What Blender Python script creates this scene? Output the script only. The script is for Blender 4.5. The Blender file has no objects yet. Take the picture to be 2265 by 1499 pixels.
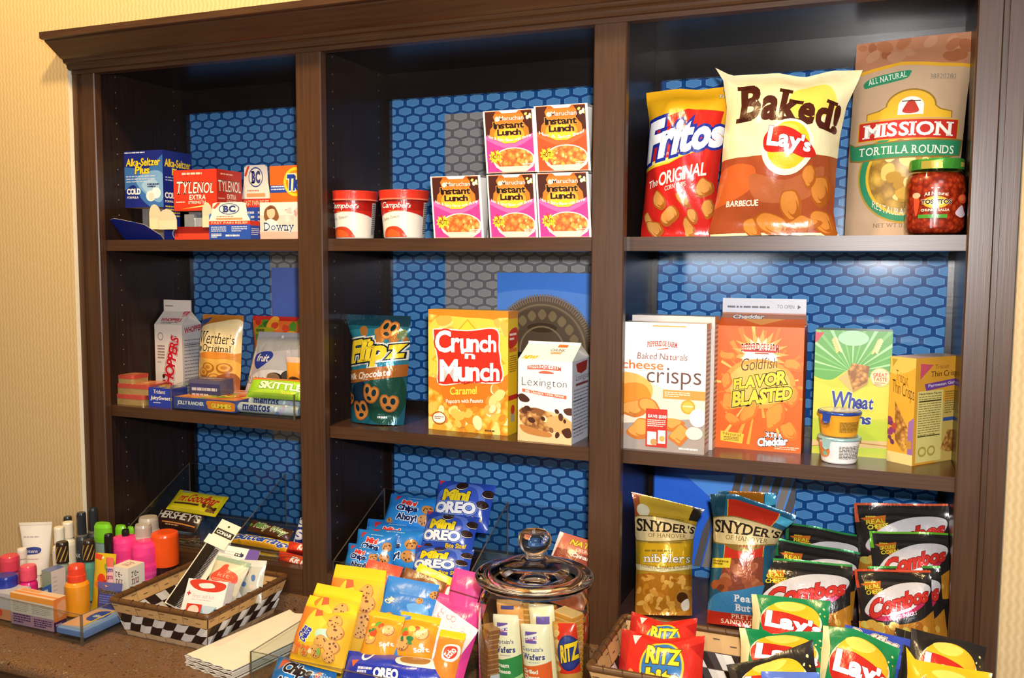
import bpy, math, random
import numpy as np
from mathutils import Matrix, Vector, Euler, noise as mnoise
from mathutils.geometry import tessellate_polygon

scene = bpy.context.scene
COL = scene.collection
PI = math.pi

# ------------------------------------------------------------------ camera
cam_d = bpy.data.cameras.new('camera'); cam = bpy.data.objects.new('camera', cam_d); COL.objects.link(cam)
cam.location = (1.72395, -1.587735, -0.01971)
YAW, PITCH, ROLL = -0.3803, -0.0838, 0.0053
fw = Vector((math.sin(YAW)*math.cos(PITCH), math.cos(YAW)*math.cos(PITCH), math.sin(PITCH)))
r0 = Vector((math.cos(YAW), -math.sin(YAW), 0)); u0 = r0.cross(fw)
rr = r0*math.cos(ROLL)+u0*math.sin(ROLL); uu = -r0*math.sin(ROLL)+u0*math.cos(ROLL)
cam.rotation_euler = Matrix((rr, uu, -fw)).transposed().to_euler()
cam_d.sensor_fit = 'HORIZONTAL'; cam_d.sensor_width = 36.0
cam_d.lens = 36.0*1995.5/2265.0
cam_d.clip_start = 0.02
scene.camera = cam

# ------------------------------------------------------------------ light
world = bpy.data.worlds.new('world'); scene.world = world; world.use_nodes = True
bg = world.node_tree.nodes['Background']; bg.inputs[0].default_value = (1.0, 0.80, 0.58, 1); bg.inputs[1].default_value = 0.20
def area(name, loc, target, size, power, color, size_y=None, spread=None):
    d = bpy.data.lights.new(name, 'AREA'); d.energy = power; d.color = color; d.size = size
    if size_y: d.shape = 'RECTANGLE'; d.size_y = size_y
    if spread: d.spread = spread
    o = bpy.data.objects.new(name, d); COL.objects.link(o); o.location = loc
    o.rotation_euler = (Vector(target)-Vector(loc)).to_track_quat('-Z', 'Y').to_euler()
    return o
area('camera_flash', (1.76, -1.56, 0.11), (1.36, 0.1, -0.2), 0.05, 18.5, (1.0, 0.97, 0.95), spread=math.radians(150))
area('warm_light', (0.80, -0.80, 1.28), (0.3, 0, -0.1), 0.14, 25.0, (1.0, 0.71, 0.34))  # warm ceiling lamp in front of the bookcase
area('warm_light', (-0.15, -0.55, 1.30), (-0.25, 0, 0.3), 0.14, 9.5, (1.0, 0.70, 0.28))  # added warm fill for the left wall, no lamp of the room
area('window_light', (2.7, -3.2, 1.1), (1.5, 0.2, 0.1), 1.0, 16.0, (0.82, 0.90, 1.0), 0.8)

area('far_window', (0.86, -3.4, 0.03), (1.3, 0.3, -0.05), 0.55, 7.0, (0.86, 0.93, 1.0), 0.26)
scene.view_settings.view_transform = 'Standard'
scene.view_settings.look = 'None'
scene.view_settings.exposure = 0.1
scene.cycles.transparent_max_bounces = 24
scene.cycles.max_bounces = 10
scene.view_settings.gamma = 1.0
scene.view_settings.use_curve_mapping = False

# ------------------------------------------------------------------ materials
def lin(h):
    h = h.lstrip('#')
    if len(h) == 3: h = ''.join(c*2 for c in h)
    v = [int(h[i:i+2], 16)/255 for i in (0, 2, 4)]
    return tuple((c/12.92 if c <= .04045 else ((c+.055)/1.055)**2.4) for c in v)
MATS = {}
class NT:
    def __init__(s, name):
        s.m = bpy.data.materials.new(name); s.m.use_nodes = True; s.t = s.m.node_tree
        s.b = s.t.nodes['Principled BSDF']
    def n(s, ty, **kw):
        nd = s.t.nodes.new(ty)
        for k, v in kw.items(): setattr(nd, k, v)
        return nd
    def l(s, a, b): s.t.links.new(a, b)
    def math(s, op, a, b=None, c=None):
        nd = s.n('ShaderNodeMath', operation=op)
        for i, v in enumerate((a, b, c)):
            if v is None: continue
            if isinstance(v, (int, float)): nd.inputs[i].default_value = v
            else: s.l(v, nd.inputs[i])
        return nd.outputs[0]
    def mix(s, fac, a, b):
        nd = s.n('ShaderNodeMix', data_type='RGBA')
        if isinstance(fac, (int, float)): nd.inputs[0].default_value = fac
        else: s.l(fac, nd.inputs[0])
        for i, v in ((6, a), (7, b)):
            if isinstance(v, str): nd.inputs[i].default_value = (*lin(v), 1)
            elif isinstance(v, tuple): nd.inputs[i].default_value = v
            else: s.l(v, nd.inputs[i])
        return nd.outputs[2]
    def ramp(s, fac, stops, interp='LINEAR'):
        nd = s.n('ShaderNodeValToRGB'); cr = nd.color_ramp; cr.interpolation = interp
        while len(cr.elements) < len(stops): cr.elements.new(.5)
        for e, (p, c) in zip(cr.elements, stops): e.position = p; e.color = (*lin(c), 1)
        s.l(fac, nd.inputs[0]); return nd.outputs[0]
    def coord(s, kind='Object'): return s.n('ShaderNodeTexCoord').outputs[kind]
    def map(s, v, scale=(1, 1, 1), rot=(0, 0, 0), loc=(0, 0, 0)):
        nd = s.n('ShaderNodeMapping'); s.l(v, nd.inputs[0])
        nd.inputs[1].default_value = loc; nd.inputs[2].default_value = rot; nd.inputs[3].default_value = scale
        return nd.outputs[0]
    def noise(s, v, scale, detail=3, rough=.55, dist=0):
        nd = s.n('ShaderNodeTexNoise'); s.l(v, nd.inputs['Vector'])
        nd.inputs['Scale'].default_value = scale; nd.inputs['Detail'].default_value = detail
        nd.inputs['Roughness'].default_value = rough; nd.inputs['Distortion'].default_value = dist
        return nd.outputs['Fac']
    def voro(s, v, scale, feature='F1', out='Distance'):
        nd = s.n('ShaderNodeTexVoronoi', feature=feature); s.l(v, nd.inputs['Vector'])
        nd.inputs['Scale'].default_value = scale; return nd.outputs[out]
    def sep(s, v):
        nd = s.n('ShaderNodeSeparateXYZ'); s.l(v, nd.inputs[0]); return nd.outputs
    def bump(s, h, strength=.3, dist=.002):
        nd = s.n('ShaderNodeBump'); s.l(h, nd.inputs['Height'])
        nd.inputs['Strength'].default_value = strength; nd.inputs['Distance'].default_value = dist
        s.l(nd.outputs[0], s.b.inputs['Normal'])
    def base(s, c):
        if isinstance(c, str): s.b.inputs['Base Color'].default_value = (*lin(c), 1)
        else: s.l(c, s.b.inputs['Base Color'])
    def p(s, **kw):
        for k, v in kw.items():
            s.b.inputs[k.replace('_', ' ')].default_value = v
FIN = dict(p=(.6, .35), c=(.34, .5), g=(.24, .5), f=(.2, .6), m=(.8, .2), w=(.3, .5))
def mat(key):
    """key is 'rrggbb.finish' or the name of a special material"""
    if key in MATS: return MATS[key]
    if key in SPECIAL: m = SPECIAL[key](); MATS[key] = m; return m
    c, _, fin = key.partition('.'); fin = fin or 'p'
    k = NT('printed_'+c.lstrip('#')+'_'+fin)
    rough, spec = FIN[fin[0]]
    k.p(Roughness=rough, Specular_IOR_Level=spec)
    co = k.coord()
    nz = k.noise(co, 30, 2)
    a = lin(c); f = k.math('MULTIPLY_ADD', nz, .16, .92)
    mx = k.n('ShaderNodeVectorMath', operation='SCALE'); mx.inputs[0].default_value = a; k.l(f, mx.inputs[3])
    k.l(mx.outputs[0], k.b.inputs['Base Color'])
    if fin[0] == 'g': k.bump(k.noise(k.map(co, (1, 1, .6)), 34, 4, .6, .6), .35, .004)
    if fin[0] == 'f':
        k.p(Metallic=.35); k.bump(k.noise(k.map(co, (1, 1, .6)), 30, 4, .6, .8), .5, .005)
    if fin[0] == 'w': k.bump(k.noise(co, 12, 3), .2, .003)
    MATS[key] = k.m; return k.m
SPECIAL = {}
def special(f): SPECIAL[f.__name__] = f; return f

def cells(name, c1, c2, c3, scale, rough=.4, bump=.5):
    k = NT(name); co = k.coord()
    w = k.n('ShaderNodeVectorMath', operation='ADD'); k.l(co, w.inputs[0])
    nz = k.n('ShaderNodeTexNoise'); k.l(co, nz.inputs['Vector']); nz.inputs['Scale'].default_value = scale*1.3
    sc = k.n('ShaderNodeVectorMath', operation='SCALE'); k.l(nz.outputs['Color'], sc.inputs[0]); sc.inputs[3].default_value = .55/scale
    k.l(sc.outputs[0], w.inputs[1])
    d = k.voro(w.outputs[0], scale); e = k.noise(co, scale*2.5, 3)
    f = k.math('MULTIPLY_ADD', e, .5, d)
    k.base(k.ramp(f, [(.2, c1), (.55, c2), (.95, c3)])); k.p(Roughness=rough)
    return k.m
@special
def popcorn(): return cells('popcorn_print', 'ffe9a8', 'f6c64a', 'd98a1e', 60)
@special
def noodles(): return cells('noodle_print', 'f7dfa0', 'eaa548', 'c5602a', 110)
@special
def chipprint(): return cells('chip_print', 'e8a24a', 'cf7a2c', '9a4a1c', 40)
@special
def cookieprint(): return cells('cookie_print', 'e6bd80', 'cf9a58', '8a5428', 90)
@special
def nutprint(): return cells('pretzel_print', 'dca055', 'b9752e', '4c2410', 55)
@special
def darknut(): return cells('sandwich_print', 'b5704a', '8a4a30', '3a1810', 60)
@special
def tortilla(): return cells('tortilla_print', 'e2c25e', 'c79c38', '8f6a24', 45)
@special
def salsa(): return cells('salsa_sauce', 'd8562a', 'b5381a', '7e1f0c', 130, .25)
@special
def cracker(): return cells('cracker_print', 'e6c07c', 'c98f44', '8c5a26', 120)
@special
def cheesebg(): return cells('kitchen_print', 'fbd9a0', 'f0a850', 'c97a3a', 22)

def wood(name, c1, c2, rough, bump=.15, axis='z', spec=.5):
    k = NT(name); co = k.coord()
    sc = {'z': (60, 60, 2.2), 'x': (2.2, 60, 60)}[axis]
    g = k.noise(k.map(co, sc), 3, 5, .6, .4)
    b = k.noise(co, 3, 2)
    f = k.math('MULTIPLY_ADD', b, .35, k.math('MULTIPLY', g, .8))
    k.base(k.ramp(f, [(.3, c1), (.75, c2)]))
    k.p(Roughness=rough, Specular_IOR_Level=spec); k.bump(g, bump, .001)
    return k.m
@special
def stile_wood(): return wood('dark_stained_wood', '362114', '52351f', .36)
@special
def rail_wood(): return wood('dark_stained_wood_rail', '362114', '52351f', .36, axis='x')
@special
def shelf_wood(): return wood('dark_shelf_wood', '33211a', '553828', .24, .1, 'x')
@special
def laminate():
    k = NT('black_brown_laminate'); co = k.coord(); X, Y, Z = k.sep(co)
    g = k.noise(k.map(co, (60, 60, 2.2)), 3, 4)
    dz = k.math('MULTIPLY', k.math('ABSOLUTE', k.math('SUBTRACT', k.math('FRACT', k.math('MULTIPLY_ADD', Z, 1/.0355, 40)), .5)), .0355)
    dy = k.math('MINIMUM', k.math('ABSOLUTE', k.math('SUBTRACT', Y, .065)), k.math('ABSOLUTE', k.math('SUBTRACT', Y, .255)))
    d = k.math('SQRT', k.math('ADD', k.math('POWER', dz, 2), k.math('POWER', dy, 2)))
    hole = k.math('LESS_THAN', d, .0017)                       # drilled shelf-pin holes
    k.base(k.mix(hole, k.ramp(g, [(.3, '1f1510'), (.75, '30211a')]), '7d746c')); k.p(Roughness=.3, Specular_IOR_Level=.16); return k.m
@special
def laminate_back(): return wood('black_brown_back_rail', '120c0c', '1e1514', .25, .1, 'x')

@special
def hexpaper():
    k = NT('blue_hexagon_mural'); co = k.coord(); X, Y, Z = k.sep(co)
    px, pz = .0405, .019
    row = k.math('DIVIDE', Z, pz)
    # two candidate lattices, nearest hexagon centre
    def cell(offx, offz):
        fx = k.math('SUBTRACT', k.math('FRACT', k.math('ADD', k.math('DIVIDE', X, px), offx+40.5-.719/.0405)), .5)
        fz = k.math('SUBTRACT', k.math('FRACT', k.math('ADD', k.math('DIVIDE', Z, 2*pz), offz+40.5-.349/.038)), .5)
        ax = k.math('MULTIPLY', k.math('ABSOLUTE', fx), px); az = k.math('MULTIPLY', k.math('ABSOLUTE', fz), 2*pz)
        # pointy-top flattened hexagon: |x| <= hx and |z| + |x|*s <= hz
        a = k.math('DIVIDE', ax, .0157)
        b = k.math('DIVIDE', k.math('MULTIPLY_ADD', ax, .27, az), .0093)
        return k.math('MAXIMUM', a, b)
    d = k.math('MINIMUM', cell(0, 0), cell(.5, .5))
    ins = k.math('LESS_THAN', d, 1.0); edge = k.math('LESS_THAN', d, .88)
    # fields where the hexagons turn taupe
    def field(x0, x1, z0, z1):
        return k.math('MULTIPLY', k.math('MULTIPLY', k.math('GREATER_THAN', X, x0), k.math('LESS_THAN', X, x1)),
                      k.math('MULTIPLY', k.math('GREATER_THAN', Z, z0), k.math('LESS_THAN', Z, z1)))
    t = k.math('MAXIMUM', field(.801, 1.27, -.36, .318), field(.313, .64, -.47, .215))
    t = k.math('MAXIMUM', t, field(.395, .64, .2, .285))
    bgc = k.mix(t, '184886', '68666c'); fg = k.mix(t, '4f88c0', '908f90'); eg = k.mix(t, '669ed0', 'a2a1a2')
    k.base(k.mix(edge, k.mix(ins, bgc, eg), fg)); k.p(Roughness=.12, Specular_IOR_Level=.4)
    return k.m
@special
def wallpaper():
    k = NT('beige_wave_wallpaper'); co = k.coord(); X, Y, Z = k.sep(co)
    w = k.math('SINE', k.math('MULTIPLY', Z, 2*PI/.021))
    xx = k.math('MULTIPLY_ADD', w, .0013, X)
    s = k.math('SINE', k.math('MULTIPLY', xx, 2*PI/.0108))
    n = k.noise(co, 90, 2)
    f = k.math('MULTIPLY_ADD', s, .28, k.math('MULTIPLY_ADD', n, .5, .25))
    k.base(k.ramp(f, [(.0, 'c2a476'), (1.0, 'dac192')])); k.p(Roughness=.75, Specular_IOR_Level=.2)
    return k.m
@special
def granite():
    k = NT('brown_granite'); co = k.coord()
    a = k.noise(co, 150, 4, .75); b = k.voro(co, 300); c = k.noise(co, 40, 3)
    f = k.math('ADD', k.math('MULTIPLY', a, .70), k.math('MULTIPLY_ADD', c, .26, k.math('MULTIPLY', b, .12)))
    k.base(k.ramp(f, [(.36, '1e1511'), (.45, '553b27'), (.53, '8a6444'), (.61, '54402f'), (.72, 'b59770')])); k.p(Roughness=.34, Specular_IOR_Level=.35)
    return k.m
def clear(name, col, rough, ior, alpha=None):
    k = NT(name); k.base(col); k.p(Roughness=rough, IOR=ior, Transmission_Weight=1.0); return k.m
def thin(name, tint, refl):
    """thin acrylic or glass wall: mostly straight-through with a Fresnel sheen"""
    k = NT(name); t = k.n('ShaderNodeBsdfTransparent'); t.inputs[0].default_value = (*lin(tint), 1)
    g = k.n('ShaderNodeBsdfGlossy'); g.inputs['Roughness'].default_value = .04
    lw = k.n('ShaderNodeLayerWeight'); lw.inputs[0].default_value = .5
    fr = k.n('ShaderNodeMath', operation='MULTIPLY_ADD'); k.l(k.math('POWER', lw.outputs['Facing'], 3.5), fr.inputs[0]); fr.inputs[1].default_value = refl; fr.inputs[2].default_value = .025
    mx = k.n('ShaderNodeMixShader'); k.l(fr.outputs[0], mx.inputs[0]); k.l(t.outputs[0], mx.inputs[1]); k.l(g.outputs[0], mx.inputs[2])
    k.l(mx.outputs[0], k.t.nodes['Material Output'].inputs[0]); return k.m
@special
def acrylic(): return thin('clear_acrylic', 'f4f8f8', .35)
@special
def acrylic_edge():
    k = NT('acrylic_cut_edge'); t = k.n('ShaderNodeBsdfTransparent'); t.inputs[0].default_value = (*lin('d8dcd8'), 1)
    d = k.b; d.inputs['Base Color'].default_value = (*lin('6e5f52'), 1); d.inputs['Roughness'].default_value = .15
    mx = k.n('ShaderNodeMixShader'); mx.inputs[0].default_value = .7
    k.l(t.outputs[0], mx.inputs[1]); k.l(d.outputs[0], mx.inputs[2]); k.l(mx.outputs[0], k.t.nodes['Material Output'].inputs[0]); return k.m
@special
def jarglass(): return thin('jar_glass', 'f0f2ea', 1.0)
@special
def lidglass(): return thin('jar_lid_glass', 'e6e8de', .95)
@special
def solidglass(): return clear('thick_glass', 'ffffff', .0, 1.45)
@special
def clearbag(): return thin('clear_bag', 'e9eeee', .4)

# ------------------------------------------------------------------ mesh building
class MB:
    def __init__(s): s.V = []; s.N = []; s.K = []; s.F = []
    def tris(s, V, key, N=None):
        V = np.asarray(V, float).reshape(-1, 3, 3)
        if len(V) == 0: return
        if N is None:
            n = np.cross(V[:, 1]-V[:, 0], V[:, 2]-V[:, 0]); ln = np.linalg.norm(n, axis=1, keepdims=True); ok = ln[:, 0] > 1e-14
            V = V[ok]; n = n[ok]/ln[ok]; N = np.repeat(n[:, None, :], 3, 1)
        s.V.append(V); s.N.append(np.asarray(N, float).reshape(-1, 3, 3)); s.K += [key]*len(V)
    def quad(s, a, b, c, d, key): s.tris([[a, b, c], [a, c, d]], key)
    def box(s, x0, x1, y0, y1, z0, z1, key, skip=''):
        P = lambda i, j, k: ((x0, x1)[i], (y0, y1)[j], (z0, z1)[k])
        f = dict(F=[(0, 0, 0), (1, 0, 0), (1, 0, 1), (0, 0, 1)], B=[(1, 1, 0), (0, 1, 0), (0, 1, 1), (1, 1, 1)],
                 L=[(0, 1, 0), (0, 0, 0), (0, 0, 1), (0, 1, 1)], R=[(1, 0, 0), (1, 1, 0), (1, 1, 1), (1, 0, 1)],
                 T=[(0, 0, 1), (1, 0, 1), (1, 1, 1), (0, 1, 1)], D=[(0, 1, 0), (1, 1, 0), (1, 0, 0), (0, 0, 0)])
        for n, q in f.items():
            if n in skip: continue
            s.quad(*[P(*i) for i in q], key if isinstance(key, str) else key.get(n, key['*']))
    def grid(s, P, key, flip=False, wrapu=False, wrapv=False, keyfn=None):
        """P[m,n,3] smooth shaded grid; key may be a function of (row, col)"""
        P = np.asarray(P, float); N = gridnormals(P, wrapu, wrapv)
        if flip: N = -N
        m, n = P.shape[:2]
        i, j = np.meshgrid(np.arange(m-1), np.arange(n-1), indexing='ij'); i = i.ravel(); j = j.ravel()
        a, b, c, d = (i, j), (i, j+1), (i+1, j+1), (i+1, j)
        T = np.stack([np.stack([P[a], P[b], P[c]], 1), np.stack([P[a], P[c], P[d]], 1)], 1)
        M = np.stack([np.stack([N[a], N[b], N[c]], 1), np.stack([N[a], N[c], N[d]], 1)], 1)
        if flip: T = T[:, :, ::-1]; M = M[:, :, ::-1]
        if callable(key):
            ks = [key(x, y) for x, y in zip(i, j)]
            for k in set(ks):
                sel = np.array([q == k for q in ks])
                s.tris(T[sel].reshape(-1, 3, 3), k, M[sel].reshape(-1, 3, 3))
        else: s.tris(T.reshape(-1, 3, 3), key, M.reshape(-1, 3, 3))
    def lathe(s, prof, key, seg=40, c=(0, 0, 0), sx=1, sy=1):
        a = np.linspace(0, 2*PI, seg+1); prof = np.asarray(prof, float)
        # split sharp corners by doubling: caller repeats points
        P = np.stack([c[0]+sx*prof[:, None, 0]*np.cos(a), c[1]+sy*prof[:, None, 0]*np.sin(a), c[2]+prof[:, None, 1]+0*a], -1)
        s.grid(P, key, wrapu=True)
    def lathes(s, parts, key, seg=40, **kw):
        for p in parts: s.lathe(p, key, seg, **kw)
    def cyl(s, c, r, z0, z1, key, seg=32, r2=None, cap=True, bev=0):
        r2 = r if r2 is None else r2
        if bev: s.lathe([(r, z0), (r2, z1-bev)], key, seg, c=c); s.lathe([(r2, z1-bev), (r2-bev*.3, z1-bev*.3), (r2-bev, z1)], key, seg, c=c); s.lathe([(r2-bev, z1), (0, z1)], key, seg, c=c)
        else:
            s.lathe([(r, z0), (r2, z1)], key, seg, c=c)
            if cap: s.lathe([(r2, z1), (0, z1)], key, seg, c=c)
        if cap: s.lathe([(0, z0), (r, z0)], key, seg, c=c)
    def tube(s, pts, rad, key, seg=8, closed=False):
        pts = np.asarray(pts, float); n = len(pts); P = []
        for i in range(n):
            t = pts[min(i+1, n-1)]-pts[max(i-1, 0)] if not closed else pts[(i+1) % n]-pts[i-1]
            t = t/np.linalg.norm(t); h = np.array([0, 0, 1.]) if abs(t[2]) < .9 else np.array([1., 0, 0])
            a = np.cross(t, h); a /= np.linalg.norm(a); b = np.cross(a, t)
            rd = rad[i] if hasattr(rad, '__len__') else rad
            an = np.linspace(0, 2*PI, seg+1); P.append(pts[i]+rd*(np.cos(an)[:, None]*a+np.sin(an)[:, None]*b))
        if closed: P.append(P[0])
        s.grid(np.array(P), key, flip=True, wrapu=True)
    def build(s, name, parent=None):
        me = bpy.data.meshes.new(name)
        V = np.concatenate(s.V); N = np.concatenate(s.N); nt = len(V)
        me.vertices.add(nt*3); me.vertices.foreach_set('co', V.astype(np.float32).ravel())
        me.loops.add(nt*3); me.loops.foreach_set('vertex_index', np.arange(nt*3, dtype=np.int32))
        me.polygons.add(nt); me.polygons.foreach_set('loop_start', np.arange(0, nt*3, 3, dtype=np.int32))
        keys = list(dict.fromkeys(s.K)); ix = {k: i for i, k in enumerate(keys)}
        for k in keys: me.materials.append(mat(k))
        me.polygons.foreach_set('material_index', np.array([ix[k] for k in s.K], dtype=np.int32))
        me.polygons.foreach_set('use_smooth', np.ones(nt, dtype=bool))
        me.update(calc_edges=True)
        nn = N.reshape(-1, 3); nn = nn/np.maximum(np.linalg.norm(nn, axis=1, keepdims=True), 1e-9)
        me.normals_split_custom_set(nn.tolist())
        o = bpy.data.objects.new(name, me); COL.objects.link(o)
        if parent is not None: o.parent = parent
        return o
def gridnormals(P, wrapu=False, wrapv=False):
    du = np.gradient(P, axis=1); dv = np.gradient(P, axis=0)
    if wrapu:
        d = P[:, 1]-P[:, -2]; du[:, 0] = d/2; du[:, -1] = d/2
    n = np.cross(du, dv); ln = np.linalg.norm(n, axis=2, keepdims=True)
    bad = ln[..., 0] < 1e-12
    n = n/np.maximum(ln, 1e-12)
    if bad.any():
        m = P.shape[0]
        for i in range(m):
            if bad[i].any():
                s = i+1 if i+1 < m else i-1
                if i > 0 and not bad[i-1].all() and i == m-1: s = i-1
                v = n[s].mean(0); v /= max(np.linalg.norm(v), 1e-9); n[i][bad[i]] = v
    return n
def smooth(pts, n=8, closed=True):
    pts = np.asarray(pts, float); m = len(pts); out = []
    rng = range(m) if closed else range(m-1)
    for i in rng:
        g = (lambda k: pts[k % m]) if closed else (lambda k: pts[min(max(k, 0), m-1)])
        p0, p1, p2, p3 = g(i-1), g(i), g(i+1), g(i+2)
        for t in np.arange(n)/n:
            out.append(.5*((2*p1)+(p2-p0)*t+(2*p0-5*p1+4*p2-p3)*t*t+(3*p1-p0-3*p2+p3)*t**3))
    if not closed: out.append(pts[-1])
    return np.array(out)

# ------------------------------------------------------------------ lettering
_fc = bpy.data.curves.new('glyph_source', 'FONT'); _fo = bpy.data.objects.new('glyph_source', _fc); _gl = {}
def glyph(ch, off, res=3):
    k = (ch, round(off, 3))
    if k not in _gl:
        _fc.body = ch; _fc.offset = off; _fc.resolution_u = res
        me = bpy.data.meshes.new_from_object(_fo)
        n = len(me.vertices); co = np.zeros(n*3); me.vertices.foreach_get('co', co); co = co.reshape(-1, 3)[:, :2]
        me.calc_loop_triangles(); t = np.zeros(len(me.loop_triangles)*3, dtype=np.int32); me.loop_triangles.foreach_get('vertices', t)
        t = t.reshape(-1, 3); tri = co[t] if len(t) else np.zeros((0, 3, 2))
        # boundary edges for slab serifs
        ed = {}
        for a, b, c in t:
            for e in ((a, b), (b, c), (c, a)): ed[tuple(sorted(e))] = ed.get(tuple(sorted(e)), 0)+1
        bd = [(co[a], co[b]) for (a, b), q in ed.items() if q == 1]
        bpy.data.meshes.remove(me); _gl[k] = (tri, bd)
    return _gl[k]
ADV = {}
def layout(txt, off, sf=0, track=0, grow=None):
    pen = 0; tris = []; base = []
    nch = max(len(txt)-1, 1)
    for i, ch in enumerate(txt):
        if ch == ' ': pen += .3+track; continue
        if ch not in ADV:
            t0 = glyph(ch, 0)[0].reshape(-1, 2); ADV[ch] = (t0[:, 0].min(), t0[:, 0].max())
        x0, x1 = ADV[ch]; tri, bd = glyph(ch, off); tri = tri.copy()
        ext = []
        if sf:
            L = .09+abs(off)*.5; th = .055+off*.8
            for a, b in bd:
                if abs(a[1]-b[1]) < 1e-4:
                    w = abs(a[0]-b[0]); y = a[1]
                    if .03 < w < .26+2*off:
                        lo = min(a[0], b[0])-L*.8; hi = max(a[0], b[0])+L*.8
                        if abs(y+off) < .012: ext.append((lo, y, hi, y+th))
                        elif min(abs(y-off-.682), abs(y-off-.449), abs(y-off-.686)) < .014: ext.append((lo, y-th, hi, y))
        parts = [tri]+[np.array([[(a, b), (c, b), (c, d)], [(a, b), (c, d), (a, d)]]) for a, b, c, d in ext]
        tri = np.concatenate(parts); sc = 1
        if grow: sc = grow[0]+(grow[1]-grow[0])*i/nch
        tri = tri.copy(); tri[..., 0] = (tri[..., 0]-x0)*sc+pen; tri[..., 1] *= sc
        tris.append(tri); pen += (x1-x0)*sc+.075+track+(.055 if sf else 0)
    return np.concatenate(tris) if tris else np.zeros((0, 3, 2))

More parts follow.
